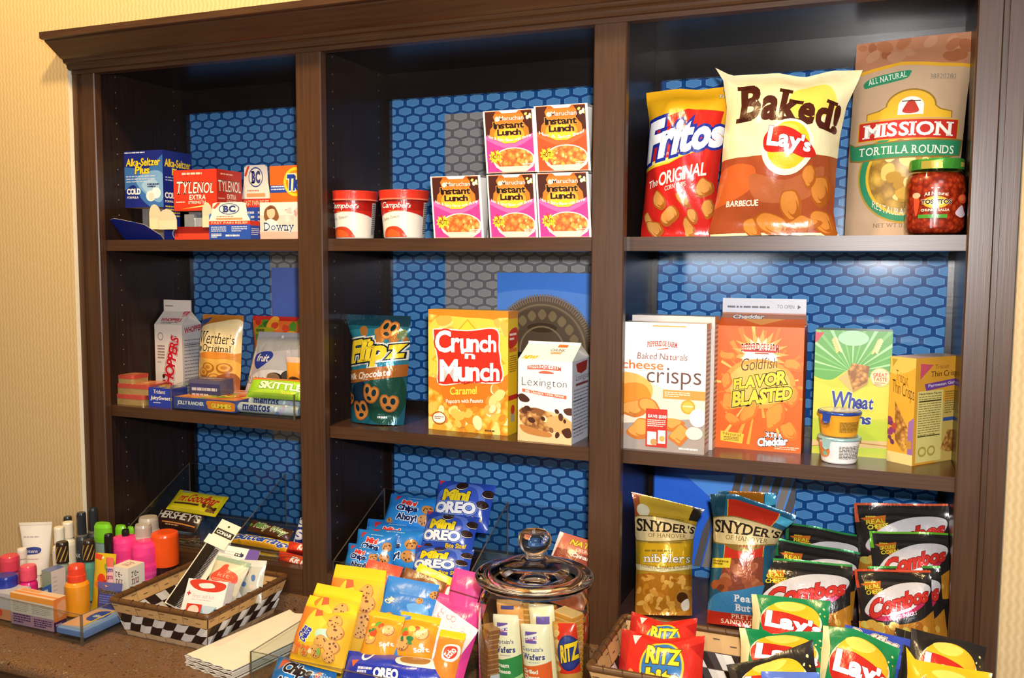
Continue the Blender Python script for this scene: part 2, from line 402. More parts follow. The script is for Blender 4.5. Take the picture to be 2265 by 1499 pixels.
# ------------------------------------------------------------------ flat artwork in 0..1 face coordinates (x right, y down)
class Art:
    def __init__(s, fin='c', asp=1.0): s.cmd = []; s.fin = fin; s.part = None; s.asp = asp   # asp = face height / width
    def add(s, tri, col, part=None):
        tri = np.asarray(tri, float)
        if len(tri) == 0: return
        lo = tri.reshape(-1, 2).min(0); hi = tri.reshape(-1, 2).max(0); L = 1
        for t, k, l, p, a, b in s.cmd:
            if l >= L and (a < hi).all() and (b > lo).all(): L = l+1
        key = col if (col in SPECIAL or '.' in col) else col.lstrip('#')+'.'+s.fin
        s.cmd.append((tri, key, L, part or s.part, lo, hi))
    def R(s, x0, y0, x1, y1, c): s.add([[(x0, y0), (x1, y0), (x1, y1)], [(x0, y0), (x1, y1), (x0, y1)]], c)
    def P(s, pts, c):
        pts = [tuple(p) for p in pts]
        t = tessellate_polygon([[Vector((x, y, 0)) for x, y in pts]])
        s.add([[pts[i] for i in q] for q in t], c)
    def B(s, pts, c, n=6): s.P(smooth(pts, n), c)
    def E(s, x, y, rx, ry, c, n=28, rot=0, a0=0, a1=2*PI):
        a = np.linspace(a0, a1, n+1); ca, sa = math.cos(rot), math.sin(rot)
        ex, ey = rx*np.cos(a), ry*np.sin(a)
        q = np.stack([x+ca*ex-sa*ey/1.0, y+sa*ex+ca*ey], 1)
        s.add([[(x, y), q[i], q[i+1]] for i in range(n)], c)
    def C(s, x, y, r, c, n=28): s.E(x, y, r, r/s.asp, c, n)
    def ring(s, x, y, rx, ry, w, c, n=36, a0=0, a1=2*PI):
        a = np.linspace(a0, a1, n+1); o = np.stack([x+rx*np.cos(a), y+ry*np.sin(a)], 1); i = np.stack([x+(rx-w)*np.cos(a), y+(ry-w/s.asp)*np.sin(a)], 1)
        s.add([t for k in range(n) for t in ([o[k], o[k+1], i[k+1]], [o[k], i[k+1], i[k]])], c)
    def star(s, x, y, r, c, n=12, q=.65, ry=None):
        ry = ry or r/s.asp
        s.P([(x+(r if k % 2 == 0 else r*q)*math.cos(PI*k/n), y+(ry if k % 2 == 0 else ry*q)*math.sin(PI*k/n)) for k in range(2*n)], c)
    def line(s, pts, w, c):
        for (x0, y0), (x1, y1) in zip(pts[:-1], pts[1:]):
            dx, dy = x1-x0, (y1-y0)*s.asp; L = math.hypot(dx, dy) or 1e-9; nx, ny = -dy/L*w/2, dx/L*w/2/s.asp
            s.add([[(x0+nx, y0+ny), (x1+nx, y1+ny), (x1-nx, y1-ny)], [(x0+nx, y0+ny), (x1-nx, y1-ny), (x0-nx, y0-ny)]], c)
    def G(s, x0, y0, x1, y1, n, c, seed=1, fill=.5):
        """rows of small print too fine to read"""
        rnd = random.Random(seed); h = (y1-y0)/n; tr = []
        for i in range(n):
            x = x0; e = x1 if i < n-1 else x0+(x1-x0)*rnd.uniform(.5, 1)
            while x < e:
                w = min(rnd.uniform(.03, .12)*(x1-x0)*1.6, e-x); a, b = y0+i*h, y0+(i+fill)*h
                tr += [[(x, a), (x+w, a), (x+w, b)], [(x, a), (x+w, b), (x, b)]]; x += w+.025*(x1-x0)
        s.add(tr, c)
    def T(s, txt, x0, y0, x1, y1, c, w=.02, sf=0, it=0, rot=0, arc=0, slope=0, ol=(), grow=None, track=0, part=None):
        core = layout(txt, w, sf, track, grow); p = core.reshape(-1, 2); lo, hi = p.min(0), p.max(0)
        sx = (x1-x0)/(hi[0]-lo[0]); sy = (y1-y0)/(hi[1]-lo[1])
        cx, cy = (x0+x1)/2, (y0+y1)/2
        def tf(t):
            q = t.reshape(-1, 2); X = x0+(q[:, 0]-lo[0])*sx; Y = y1-(q[:, 1]-lo[1])*sy
            X = X+it*(y1-Y)
            u = (X-cx)/(x1-x0)*2
            Y = Y+arc*u*u+slope*u
            if rot:
                dx, dy = X-cx, (Y-cy)*s.asp; ca, sa = math.cos(rot), math.sin(rot); X = cx+ca*dx-sa*dy; Y = cy+(sa*dx+ca*dy)/s.asp
            return np.stack([X, Y], 1).reshape(-1, 3, 2)
        for oc, ow in sorted(ol, key=lambda e: -e[1]): s.add(tf(layout(txt, w+ow, sf, track, grow)), oc, part)
        s.add(tf(core), c, part)
    # small pictures
    def cookie(s, x, y, r, base='c98d4a', chip='4a2614', n=9, seed=1, rim='a8703a'):
        rnd = random.Random(seed)
        s.B([(x+r*rnd.uniform(.94, 1.04)*math.cos(a), y+r/s.asp*rnd.uniform(.94, 1.04)*math.sin(a)) for a in np.linspace(0, 2*PI, 11)[:-1]], rim)
        s.C(x-r*.04, y-r*.05, r*.9, base, 20)
        for _ in range(n):
            a = rnd.uniform(0, 2*PI); d = r*.75*math.sqrt(rnd.random()); q = r*rnd.uniform(.09, .16)
            s.C(x+d*math.cos(a), y+d/s.asp*math.sin(a), q, chip, 7)
    def oreo(s, x, y, r, tilt=.75):
        s.E(x, y+r*.22/s.asp, r, r*tilt/s.asp, '1c1210'); s.E(x, y+r*.12/s.asp, r*.97, r*tilt/s.asp, 'f4f0ea'); s.E(x, y, r, r*tilt/s.asp, '2a1a16'); s.E(x, y, r*.72, r*.72*tilt/s.asp, '3d2822'); s.E(x, y, r*.5, r*.5*tilt/s.asp, '2a1a16')
    def pretzel(s, x, y, r, rot=0, c='b5672c', hole='12303c'):
        ca, sa = math.cos(rot), math.sin(rot)
        def q(dx, dy): return (x+r*(ca*dx-sa*dy), y+r*(sa*dx+ca*dy)/s.asp)
        s.B([q(*p) for p in [(-.95, -.2), (-.75, -.8), (-.3, -.92), (0, -.72), (.3, -.92), (.75, -.8), (.95, -.2), (.75, .55), (.3, .95), (-.3, .95), (-.75, .55)]], c)
        s.B([q(*p) for p in [(-.85, -.2), (-.66, -.7), (-.3, -.8), (0, -.6), (.3, -.8), (.66, -.7), (.85, -.2), (.66, .48), (.25, .84), (-.25, .84), (-.66, .48)]], 'd08a44')
        for dx, dy, a, b in ((-.4, -.25, .24, .36), (.4, -.25, .24, .36), (0, .48, .3, .2)):
            s.B([q(dx+a*math.cos(t), dy+b*math.sin(t)) for t in np.linspace(0, 2*PI, 9)[:-1]], hole)
    def chip(s, x, y, r, seed=1, c='d9892f', c2='efaa4c'):
        rnd = random.Random(seed); rt = rnd.uniform(0, PI); e = rnd.uniform(.45, .8); w = [rnd.uniform(.74, 1.16) for _ in range(8)]
        def ev(k, dx=0, dy=0): return [(x+dx*r+k*r*w[i]*(math.cos(a)*math.cos(rt)-e*math.sin(a)*math.sin(rt)), y+dy*r/s.asp+k*r/s.asp*w[i]*(math.cos(a)*math.sin(rt)+e*math.sin(a)*math.cos(rt))) for i, a in enumerate(np.linspace(0, 2*PI, 9)[:-1])]
        s.B(ev(1), c, 4); s.B(ev(.8, -.06, -.08), c2, 4); s.B([(px+.02*r, py+.02*r) for px, py in ev(.5, .12, .12)], c, 3); s.B(ev(.46, .06, .03), c2, 3)
    def bits(s, x0, y0, x1, y1, n, r, cols, seed=1, e=.7):
        rnd = random.Random(seed)
        for _ in range(n):
            x, y, q = rnd.uniform(x0, x1), rnd.uniform(y0, y1), r*rnd.uniform(.6, 1.2); c = rnd.choice(cols); a = rnd.uniform(0, PI)
            s.B([(x+q*(math.cos(t)*math.cos(a)-e*math.sin(t)*math.sin(a))*rnd.uniform(.85, 1.1), y+q/s.asp*(math.cos(t)*math.sin(a)+e*math.sin(t)*math.cos(a))*rnd.uniform(.85, 1.1)) for t in np.linspace(0, 2*PI, 8)[:-1]], c, 3)

def cut(T, A, a, b, c, keep=0):
    """split triangles T[n,3,2] along a*x+b*y=c; A are per-triangle integer rows; keep>0 drops the side above c"""
    d = T[..., 0]*a+T[..., 1]*b-c; eps = 1e-9
    pos = (d > eps).any(1); neg = (d < -eps).any(1); st = pos & neg
    outT = [T[~st & ~(pos if keep > 0 else np.zeros_like(pos))]]; outA = [A[~st & ~(pos if keep > 0 else np.zeros_like(pos))]]
    if st.any():
        S = T[st]; D = d[st]; B = A[st]
        sg = (D > 0)
        lone_pos = sg.sum(1) == 1
        idx = np.where(lone_pos, sg.argmax(1), (~sg).argmax(1))
        r = np.arange(len(S)); p = S[r, idx]; q = S[r, (idx+1) % 3]; w = S[r, (idx+2) % 3]
        dp, dq, dw = D[r, idx], D[r, (idx+1) % 3], D[r, (idx+2) % 3]
        tq = (dp/(dp-dq))[:, None]; tw = (dp/(dp-dw))[:, None]
        m = p+(q-p)*tq; n = p+(w-p)*tw
        one = np.stack([p, m, n], 1); two = np.stack([m, q, w], 1); three = np.stack([m, w, n], 1)
        if keep > 0:
            outT += [one[~lone_pos], two[lone_pos], three[lone_pos]]; outA += [B[~lone_pos], B[lone_pos], B[lone_pos]]
        else:
            outT += [one, two, three]; outA += [B, B, B]
    return np.concatenate(outT), np.concatenate(outA)
def flatten(art):
    keys = []; T = []; A = []; parts = []
    for tri, key, L, part, lo, hi in art.cmd:
        if key not in keys: keys.append(key)
        if part not in parts: parts.append(part)
        T.append(tri); A.append(np.tile([keys.index(key), L, parts.index(part)], (len(tri), 1)))
    T = np.concatenate(T); A = np.concatenate(A)
    for a, b, c in ((1, 0, 1), (-1, 0, 0), (0, 1, 1), (0, -1, 0)): T, A = cut(T, A, a, b, c, keep=1)
    return T, A, keys, parts
LAY = 9e-5
def art_flat(mbs, art, o, eu, ev):
    """print art on a plane: o = top-left corner, eu = full width vector, ev = full height (downwards) vector; mbs: {part: MB}"""
    if not art or not art.cmd: return
    T, A, keys, parts = flatten(art); o, eu, ev = map(lambda q: np.asarray(q, float), (o, eu, ev))
    n = np.cross(ev, eu); n /= np.linalg.norm(n)
    P = o+T[..., :1]*eu+T[..., 1:]*ev+n*(A[:, None, 1:2]*LAY)
    P = P.reshape(-1, 3, 3); fix = np.einsum('ij,j->i', np.cross(P[:, 1]-P[:, 0], P[:, 2]-P[:, 0]), n) < 0
    P[fix] = P[fix][:, ::-1]
    for pi, pt in enumerate(parts):
        mb = mbs.get(pt) or mbs.setdefault(pt, MB())
        for ki, k in enumerate(keys):
            sel = (A[:, 0] == ki) & (A[:, 2] == pi)
            if sel.any(): mb.tris(P[sel], k)
def art_grid(mbs, art, G, N, partfn=None):
    """print art on the grid surface G[m,n,3] (row 0 = top) with unit normals N"""
    if not art or not art.cmd: return
    T, A, keys, parts = flatten(art); m, n = G.shape[:2]; nu, nv = n-1, m-1
    S = T*np.array([nu, nv])
    for c in range(1, nu): S, A = cut(S, A, 1, 0, c)
    for c in range(1, nv): S, A = cut(S, A, 0, 1, c)
    for c in range(-nv+1, nu): S, A = cut(S, A, 1, -1, c)
    cen = S.mean(1); ci = np.clip(cen[:, 0].astype(int), 0, nu-1); ri = np.clip(cen[:, 1].astype(int), 0, nv-1)
    fx = S[..., 0]-ci[:, None]; fy = S[..., 1]-ri[:, None]
    low = ((cen[:, 1]-ri) > (cen[:, 0]-ci))[:, None]      # triangle (a,c,d) when fy > fx
    a, b, c, d = (ri, ci), (ri, ci+1), (ri+1, ci+1), (ri+1, ci)
    def ip(M):
        Ma, Mb, Mc, Md = (M[q][:, None, :] for q in (a, b, c, d)); x, y = fx[..., None], fy[..., None]
        return np.where(low[..., None], Ma+(Md-Ma)*y+(Mc-Md)*x, Ma+(Mb-Ma)*x+(Mc-Mb)*y)
    Q = ip(N); Q /= np.maximum(np.linalg.norm(Q, axis=2, keepdims=True), 1e-9)
    P = ip(G)+Q*(A[:, None, 1:2]*LAY)
    fix = np.einsum('ij,ij->i', np.cross(P[:, 1]-P[:, 0], P[:, 2]-P[:, 0]), Q[:, 0]) < 0
    P[fix] = P[fix][:, ::-1]; Q[fix] = Q[fix][:, ::-1]
    pt = np.array([partfn(r) if partfn else -1 for r in range(nv)])[ri] if partfn else np.full(len(ri), -1)
    for pi, p in enumerate(parts):
        for sp in set(pt.tolist()):
            name = p if p else (PARTN[sp] if sp >= 0 else None)
            mb = mbs.get(name) or mbs.setdefault(name, MB())
            for ki, k in enumerate(keys):
                sel = (A[:, 0] == ki) & (A[:, 2] == pi) & (pt == sp)
                if sel.any(): mb.tris(P[sel], k, Q[sel])
PARTN = ['top_seal', None, 'bottom_seal']

# ------------------------------------------------------------------ things
def thing(name, label, cat, loc=(0, 0, 0), rot=(0, 0, 0), group=None):
    o = bpy.data.objects.new(name, None); COL.objects.link(o); o.empty_display_size = .02
    o.location = loc; o.rotation_euler = rot; o['label'] = label; o['category'] = cat
    if group: o['group'] = group
    return o
def at(pl, name, label, cat, group=None):
    p = PL[pl]; return thing(name, label, cat, p[:3], p[3:6], group), p[6], p[7], p[8]
def flush(mbs, parent, main):
    out = []
    for k, mb in mbs.items():
        if mb.V: out.append(mb.build(k or main, parent))
    return out
def dup(root, loc, rot, label):
    r = root.copy(); COL.objects.link(r); r.location = loc; r.rotation_euler = rot; r['label'] = label
    for ch in list(root.children):
        c = ch.copy(); COL.objects.link(c); c.parent = r
        for g in ch.children:
            d = g.copy(); COL.objects.link(d); d.parent = c
    return r
def structure(o): o['kind'] = 'structure'; return o

def bag_mesh(parent, W, H, T, base, art, prof=None, top=None, bot=None, seal=(.05, .05), gb=0, crum=.004, seed=0, nu=22, nv=28, wave=.0, back=.35, name='bag_body', bend=0, sealbase=None, side=None):
    """filled bag: front bulges to -y by T, seams in the plane y = 0; z up from 0 to H"""
    u = np.linspace(0, 1, nu+1); v = np.linspace(0, 1, nv+1); U, V = np.meshgrid(u, v)
    prof = prof or [(0, 0, 1), (.1, .005, .995), (.3, .03, .97), (.55, .025, .975), (.8, .03, .97), (.94, .0, 1), (1, 0, 1)]
    pv = [p[0] for p in prof]; xl = np.interp(V, pv, [p[1] for p in prof]); xr = np.interp(V, pv, [p[2] for p in prof])
    # soften the outline
    X = (xl+(xr-xl)*U-.5)*W
    Zt = H*(1-V)
    if top is not None:
        Zt = Zt+np.interp(U, [p[0] for p in top], [p[1] for p in top])*H*np.clip(1-V*3.2, 0, 1)
    if bot is not None:
        Zt = Zt+np.interp(U, [p[0] for p in bot], [p[1] for p in bot])*H*np.clip(1-(1-V)*3.2, 0, 1)
    ts, bs = seal
    a = np.clip((V-ts)/(1-ts-bs), 0, 1)
    g = np.where(V <= ts, 0, np.where(V >= 1-bs, gb, np.maximum(np.sin(PI*a)**.55, gb*np.clip((a-.5)*2, 0, 1)+0)))
    e = np.sin(PI*np.clip(U, 0, 1))**.6
    dep = T*e*g
    cr = np.zeros_like(U)
    for i in range(nv+1):
        for j in range(nu+1):
            q = Vector((X[i, j]*16+seed*7.1, Zt[i, j]*11+seed*3.3, seed*1.7))
            n1 = mnoise.noise(q)+.55*mnoise.noise(q*2.3)
            q2 = Vector((X[i, j]*30+Zt[i, j]*14, Zt[i, j]*12-X[i, j]*9, seed*2.9))
            cr[i, j] = .6*n1+.8*(.5-abs(mnoise.noise(q2)))
    endf = np.clip(1-np.abs(V-.5)*2, 0, 1)
    wv = wave*np.sin(U*PI*2.3+seed)*np.clip(1-V*2.4, 0, 1)
    edge = np.clip(np.minimum(U, 1-U)*8, 0, 1)
    Y = -dep-crum*cr*edge*np.clip(g+.25, 0, 1)+wv+bend*(2*V-1)**2
    G = np.stack([X, Y, Zt], -1)
    Yb = back*dep+wv+bend*(2*V-1)**2+.0006
    Gb = np.stack([X, Yb, Zt], -1)
    N = -gridnormals(G)
    rowpart = lambda r: 0 if (r+.5)/nv < ts else (2 if (r+.5)/nv > 1-bs else 1)
    mbs = {None: MB()}
    s0 = max(1, round(ts*nv)) if ts > 0 else 0; s1 = nv-max(1, round(bs*nv)) if bs > 0 else nv
    for lo, hi, nm in ((0, s0, 'top_seal'), (s0, s1, None), (s1, nv, 'bottom_seal')):
        if hi <= lo: continue
        mb = mbs.setdefault(nm, MB())
        NN = N
        # front
        i, j = np.meshgrid(np.arange(lo, hi), np.arange(nu), indexing='ij'); i = i.ravel(); j = j.ravel()
        for Gx, Nx, front in ((G, N, True), (Gb, gridnormals(Gb), False)):
            aa, bb, cc, dd = (i, j), (i, j+1), (i+1, j+1), (i+1, j)
            Tt = np.stack([np.stack([Gx[aa], Gx[bb], Gx[cc]], 1), np.stack([Gx[aa], Gx[cc], Gx[dd]], 1)], 1).reshape(-1, 3, 3)
            Mm = np.stack([np.stack([Nx[aa], Nx[bb], Nx[cc]], 1), np.stack([Nx[aa], Nx[cc], Nx[dd]], 1)], 1).reshape(-1, 3, 3)
            if front: Tt = Tt[:, ::-1]; Mm = Mm[:, ::-1]
            mb.tris(Tt, (sealbase if (sealbase and nm) else base), Mm)
    art_grid(mbs, art, G, N, lambda r: 0 if r < s0 else (2 if r >= s1 else 1))
    return flush(mbs, parent, name)

def bag(pl, name, label, cat, T, base, art, group=None, W=None, H=None, **kw):
    t, w, h, _ = at(pl, name, label, cat, group); settle(t, H or h, art, kw); bag_mesh(t, W or w, kw.pop('_H', H or h), T, base, art, **kw); return t
def settle(t, h, art, kw):
    """floor=z: carry the pack on down, along its own lean, to what it stands on; the art keeps its place near the top"""
    z = kw.pop('floor', None)
    if z is None: return
    d = (Euler(t.rotation_euler).to_matrix() @ Vector((0, 0, 1))); e = max(0, (t.location.z-z)/d.z)
    t.location = Vector(t.location)-d*e; f = h/(h+e); kw['_H'] = h+e
    if art: art.cmd = [(c[0]*np.array([1, f]), *c[1:4], c[4]*np.array([1, f]), c[5]*np.array([1, f])) for c in art.cmd]; art.asp /= f
def carton_mesh(parent, W, H, D, base, F=None, R=None, L=None, T=None, name='carton', x0=None, z0=0):
    """box with its front bottom edge centred on the origin"""
    mbs = {None: MB()}; h = W/2
    mbs[None].box(-h, h, 0, D, z0, z0+H, base)
    art_flat(mbs, F, (-h, 0, z0+H), (W, 0, 0), (0, 0, -H)); art_flat(mbs, R, (h, 0, z0+H), (0, D, 0), (0, 0, -H))
    art_flat(mbs, L, (-h, D, z0+H), (0, -D, 0), (0, 0, -H)); art_flat(mbs, T, (-h, D, z0+H), (W, 0, 0), (0, -D, 0))
    return flush(mbs, parent, name)
@special
def thinjar(): return thin('salsa_jar_glass', 'fbfbf6', .5)

# measured places: x, y, z, rotation x, y, z, width, height, depth (metres, radians)
PL = {
'alka': (0.1179,0.085,0.029,0.0,-0.0,0.0,0.1168,0.2102,0.0972),
'tylenol': (0.291,0.06,0.029,0.0,-0.0,0.0,0.122,0.158,0.0863),
'bcback': (0.374,0.17,0.029,0.0,-0.0,0.0,0.0811,0.1763,0.05),
'tide': (0.5023,0.11,0.029,0.0,-0.0,0.0,0.0882,0.1648,0.08),
'bcfront': (0.405,0.035,0.029,0.0,-0.0,0.0,0.1113,0.0813,0.0328),
'downy': (0.5404,0.035,0.029,0.0,-0.0,0.0,0.1069,0.0786,0.07),
'bowl1': (0.6743,0.11,0.029,0.0,-0.0,0.0,0.1085,0.102,0.0),
'bowl2': (0.7984,0.11,0.029,0.0,-0.0,0.0,0.1067,0.1009,0.0),
'cup0': (0.952,0.045,0.029,0.0,-0.0,0.0,0.1091,0.1224,0.0),
'cup1': (1.0701,0.045,0.029,0.0,-0.0,0.0,0.1001,0.1222,0.0),
'cup2': (1.1743,0.045,0.029,0.0,-0.0,0.0,0.1047,0.1223,0.0),
'cup3': (1.0646,0.045,0.1539,0.0,-0.0,0.0,0.1053,0.1192,0.0),
'cup4': (1.1703,0.045,0.1531,0.0,-0.0,0.0,0.106,0.1239,0.0),
'fritos': (1.3862,0.0962,0.029,-0.0698,-0.0,-0.0524,0.1444,0.2736,0.0),
'baked': (1.5554,0.06,0.029,-0.0524,-0.0,0.0,0.2131,0.2855,0.0),
'mission': (1.7638,0.15,0.029,-0.0349,-0.0,0.0,0.1832,0.3443,0.0),
'salsa': (1.8145,0.085,0.029,0.0,-0.0,0.0,0.0931,0.1257,0.0),
'whop': (0.1102,0.16,-0.359,0.0,-0.0,0.0,0.0858,0.1834,0.0697),
'werther': (0.2677,0.1554,-0.359,-0.0698,-0.0,-0.0698,0.1327,0.2121,0.0),
'sugarfree': (0.4516,0.13,-0.359,-0.1745,-0.0,0.0,0.1928,0.1784,0.0),
'saver': (0.4133,0.2,-0.359,-0.0524,-0.0,0.0,0.1739,0.2093,0.0),
'tinA': (0.0905,0.055,-0.359,0.0,-0.0,0.0,0.138,0.0403,0.07),
'juicy': (0.1884,0.045,-0.359,0.0,-0.0,0.0,0.0712,0.0449,0.05),
'atray': (0.4088,0.022,-0.359,0.0,-0.0,0.0,0.3382,0.0734,0.17),
'gummies': (0.3277,0.03,-0.355,0.0,-0.0,0.0,0.1725,0.026,0.09),
'mentos': (0.4961,0.036,-0.355,0.0,-0.0,0.0,0.1673,0.0224,0.0),
'skit': (0.5131,0.04,-0.319,-0.4363,-0.0,0.0,0.1522,0.0354,0.0),
'orangebag': (0.5307,0.1,-0.309,0.0,-0.0,0.0,0.058,0.0767,0.0),
'flipz': (0.7383,0.094,-0.365,-0.0873,-0.0,0.0,0.1399,0.2326,0.0),
'crunch': (0.9627,0.0731,-0.365,-0.0,-0.0,-0.0349,0.1809,0.2499,0.0478),
'lex': (1.1433,0.0355,-0.365,-0.0,-0.0,-0.0349,0.112,0.1595,0.1033),
'crisps': (1.3733,0.035,-0.363,-0.0,-0.0,-0.0175,0.1544,0.2365,0.0986),
'goldfish': (1.5346,0.1149,-0.363,0.0,-0.0,0.0,0.1541,0.2299,0.1),
'wheat': (1.6942,0.13,-0.363,0.0,-0.0,0.0,0.1292,0.2266,0.06),
'dip1': (1.6782,0.0737,-0.363,0.0,-0.0,0.0,0.0652,0.0442,0.0),
'triscL': (1.7763,0.0995,-0.363,-0.0,-0.0,-0.6632,0.0505,0.1852,0.0),
'bfront': (0.1553,-0.292,-0.765,0.0,-0.0,0.0,0.1198,0.0652,0.0308),
'tissue': (0.265,-0.298,-0.765,0.0,-0.0,0.0,0.073,0.0111,0.107),
'bfar': (0.0433,-0.285,-0.765,0.0,-0.0,0.0,0.087,0.0562,0.05),
'tooth': (0.1088,-0.215,-0.765,0.0,-0.0,0.0,0.0274,0.087,0.0361),
'obot': (0.1787,-0.2,-0.765,0.0,-0.0,0.0,0.0481,0.1053,0.0),
'dram': (0.2534,-0.188,-0.7443,-0.1632,-0.0628,0.0,0.0677,0.0492,0.0),
'ypack': (0.215,-0.165,-0.7195,-0.2026,-0.0757,0.0,0.0602,0.0745,0.0),
'pinkbag': (0.2398,-0.17,-0.7212,-0.0683,-0.0456,0.0,0.0202,0.0732,0.0),
'renu': (0.2637,-0.165,-0.765,0.0,-0.0,0.0,0.0437,0.0996,0.0461),
'tube': (-0.0417,-0.11,-0.765,0.0,-0.0,0.0,0.0724,0.148,0.0),
'wb1': (0.0187,-0.1,-0.765,0.0,-0.0,0.0,0.0309,0.1416,0.0),
'wb2': (0.0009,-0.06,-0.765,0.0,-0.0,0.0,0.0337,0.1405,0.0),
'db1': (-0.0266,-0.035,-0.765,0.0,-0.0,0.0,0.0262,0.1437,0.0),
'db2': (0.0386,-0.055,-0.765,0.0,-0.0,0.0,0.0287,0.1658,0.0),
'db3': (0.0542,-0.035,-0.765,0.0,-0.0,0.0,0.0282,0.1731,0.0),
'gc1': (0.1358,-0.085,-0.765,0.0,-0.0,0.0,0.0454,0.1593,0.0),
'gc2': (0.1624,-0.06,-0.765,0.0,-0.0,0.0,0.0291,0.1504,0.0),
'gc3': (0.1711,-0.04,-0.765,0.0,-0.0,0.0,0.0173,0.1428,0.0),
'gold1': (0.0949,-0.16,-0.765,0.0,-0.0,0.0,0.0268,0.1335,0.0),
'gold2': (0.1398,-0.13,-0.765,0.0,-0.0,0.0,0.0267,0.1343,0.0),
'blk1': (0.1879,-0.12,-0.765,0.0,-0.0,0.0,0.0184,0.1504,0.0),
'blk2': (0.2011,-0.085,-0.765,0.0,-0.0,0.0,0.0167,0.1524,0.0),
'pk1': (0.1972,-0.085,-0.765,0.0,-0.0,0.0,0.056,0.1386,0.0),
'pk2': (0.2504,-0.08,-0.765,0.0,-0.0,0.0,0.0586,0.1323,0.0),
'gy1': (0.2226,-0.055,-0.765,0.0,-0.0,0.0,0.0402,0.159,0.0),
'gy2': (0.2142,-0.03,-0.765,0.0,-0.0,0.0,0.0471,0.1681,0.0),
'or1': (0.2792,-0.05,-0.765,0.0,-0.0,0.0,0.059,0.1467,0.0),
'rd1': (-0.0171,-0.2,-0.765,0.0,-0.0,0.0,0.0402,0.101,0.0),
'rd2': (0.0622,-0.22,-0.765,0.0,-0.0,0.0,0.0348,0.0953,0.0),
'blue1': (0.0329,-0.25,-0.765,0.0,-0.0,0.0,0.0446,0.0802,0.0),
'wcap': (-0.0405,-0.15,-0.765,0.0,-0.0,0.0,0.0204,0.0984,0.0),
'goodbar': (0.183,0.14,-0.6359,-0.9372,0.0249,0.0,0.1522,0.062,0.0),
'hersh': (0.1671,0.1,-0.6688,-0.6968,0.0208,0.0,0.1307,0.0467,0.0),
'hershbox': (0.2069,0.062,-0.7229,-0.4258,-0.0074,0.0,0.1089,0.0557,0.0),
'milky': (0.4408,0.1,-0.6529,-0.7453,0.1197,-0.0,0.1169,0.0295,0.0),
'butter1': (0.4348,0.075,-0.6719,-0.8679,0.0209,0.0,0.161,0.0262,0.0),
'butter2': (0.4696,0.045,-0.704,-0.516,0.0298,0.0,0.1478,0.0304,0.0),
'kit1': (0.5655,0.055,-0.6678,-0.6025,0.0119,-0.0,0.0811,0.0265,0.0),
'kit2': (0.5613,0.035,-0.6877,-0.4062,0.0772,0.0,0.0927,0.0253,0.0),
'bluebar': (0.5457,0.09,-0.6538,-0.5482,-0.0174,0.0,0.0498,0.0576,0.0),
'mcA': (0.7829,0.14,-0.6096,-0.6615,0.0031,0.0,0.1277,0.0814,0.0),
'mcB1': (0.7609,0.105,-0.6692,-0.5393,-0.0431,0.0,0.1525,0.0876,0.0),
'mcB2': (0.7678,0.085,-0.6772,-0.5588,-0.0447,0.0,0.1488,0.0849,0.0),
'mcC0': (0.738,0.065,-0.6774,-0.4545,-0.0142,-0.0,0.101,0.0797,0.0),
'mcC': (0.722,0.045,-0.6871,-0.4921,-0.022,0.0,0.0875,0.0635,0.0),
'moA': (0.9055,0.15,-0.598,-0.491,-0.0084,0.0,0.1386,0.106,0.0),
'moB': (0.8944,0.105,-0.642,-0.5208,0.0062,0.0,0.1253,0.0904,0.0),
'moC': (0.902,0.06,-0.6829,-0.5784,-0.0539,0.0,0.1369,0.0732,0.0),
'granola': (1.198,0.06,-0.6053,-0.6035,0.176,0.0,0.0955,0.0529,0.0),
'nib': (1.3799,0.0475,-0.6765,-0.3226,-0.0368,0.2391,0.1056,0.2174,0.0),
'sand': (1.5223,0.0475,-0.6758,-0.2845,-0.0364,0.0416,0.1202,0.2342,0.0),
'sand2': (1.5218,0.14,-0.6403,-0.1615,-0.0615,0.0,0.1097,0.1866,0.0),
'cL1': (1.6499,0.13,-0.5714,-0.4525,0.074,0.0,0.1247,0.0686,0.0),
'cL2': (1.6421,0.09,-0.5945,-0.4428,0.062,0.0,0.1372,0.07,0.0),
'cL3': (1.6262,0.035,-0.6516,-0.4177,-0.0445,0.0,0.1598,0.1109,0.0),
'cA': (1.7934,0.135,-0.5612,-0.3065,-0.0937,0.0,0.1471,0.116,0.0),
'cB': (1.8048,0.09,-0.582,-0.3619,-0.0881,0.0,0.1196,0.0988,0.0),
'cD': (1.8046,0.05,-0.6456,-0.3177,-0.1386,0.0,0.1077,0.1121,0.0),
'cC': (1.7819,0.022,-0.6375,-0.3735,-0.1122,0.0,0.1131,0.1041,0.0),
'lA': (1.6152,-0.06,-0.6406,-0.4714,-0.0509,0.0,0.1245,0.0661,0.0),
'lB': (1.6108,-0.12,-0.6733,-0.6579,-0.0998,0.0,0.1356,0.0654,0.0),
'lC': (1.7185,-0.13,-0.677,-0.5259,0.1077,0.0,0.1125,0.0797,0.0),
'lK': (1.6085,-0.19,-0.6925,-0.4541,-0.2684,-0.0,0.1357,0.0684,0.0),
'lW': (1.6347,-0.218,-0.6884,-0.3288,-0.1529,0.0,0.0853,0.0557,0.0),
'ruf': (1.7475,-0.07,-0.6498,-0.6076,0.0895,0.0,0.1004,0.0438,0.0),
'lR': (1.8429,-0.12,-0.662,-0.5218,0.1235,0.0,0.1037,0.0803,0.0),
'lR0': (1.7881,-0.055,-0.6417,-0.6741,0.1764,0.0,0.0327,0.0401,0.0),
'lY': (1.846,-0.175,-0.6673,-0.4649,0.0192,0.0,0.1115,0.0669,0.0),
'rzB': (1.4016,-0.08,-0.7026,-0.552,-0.0502,0.0,0.1203,0.0667,0.0),
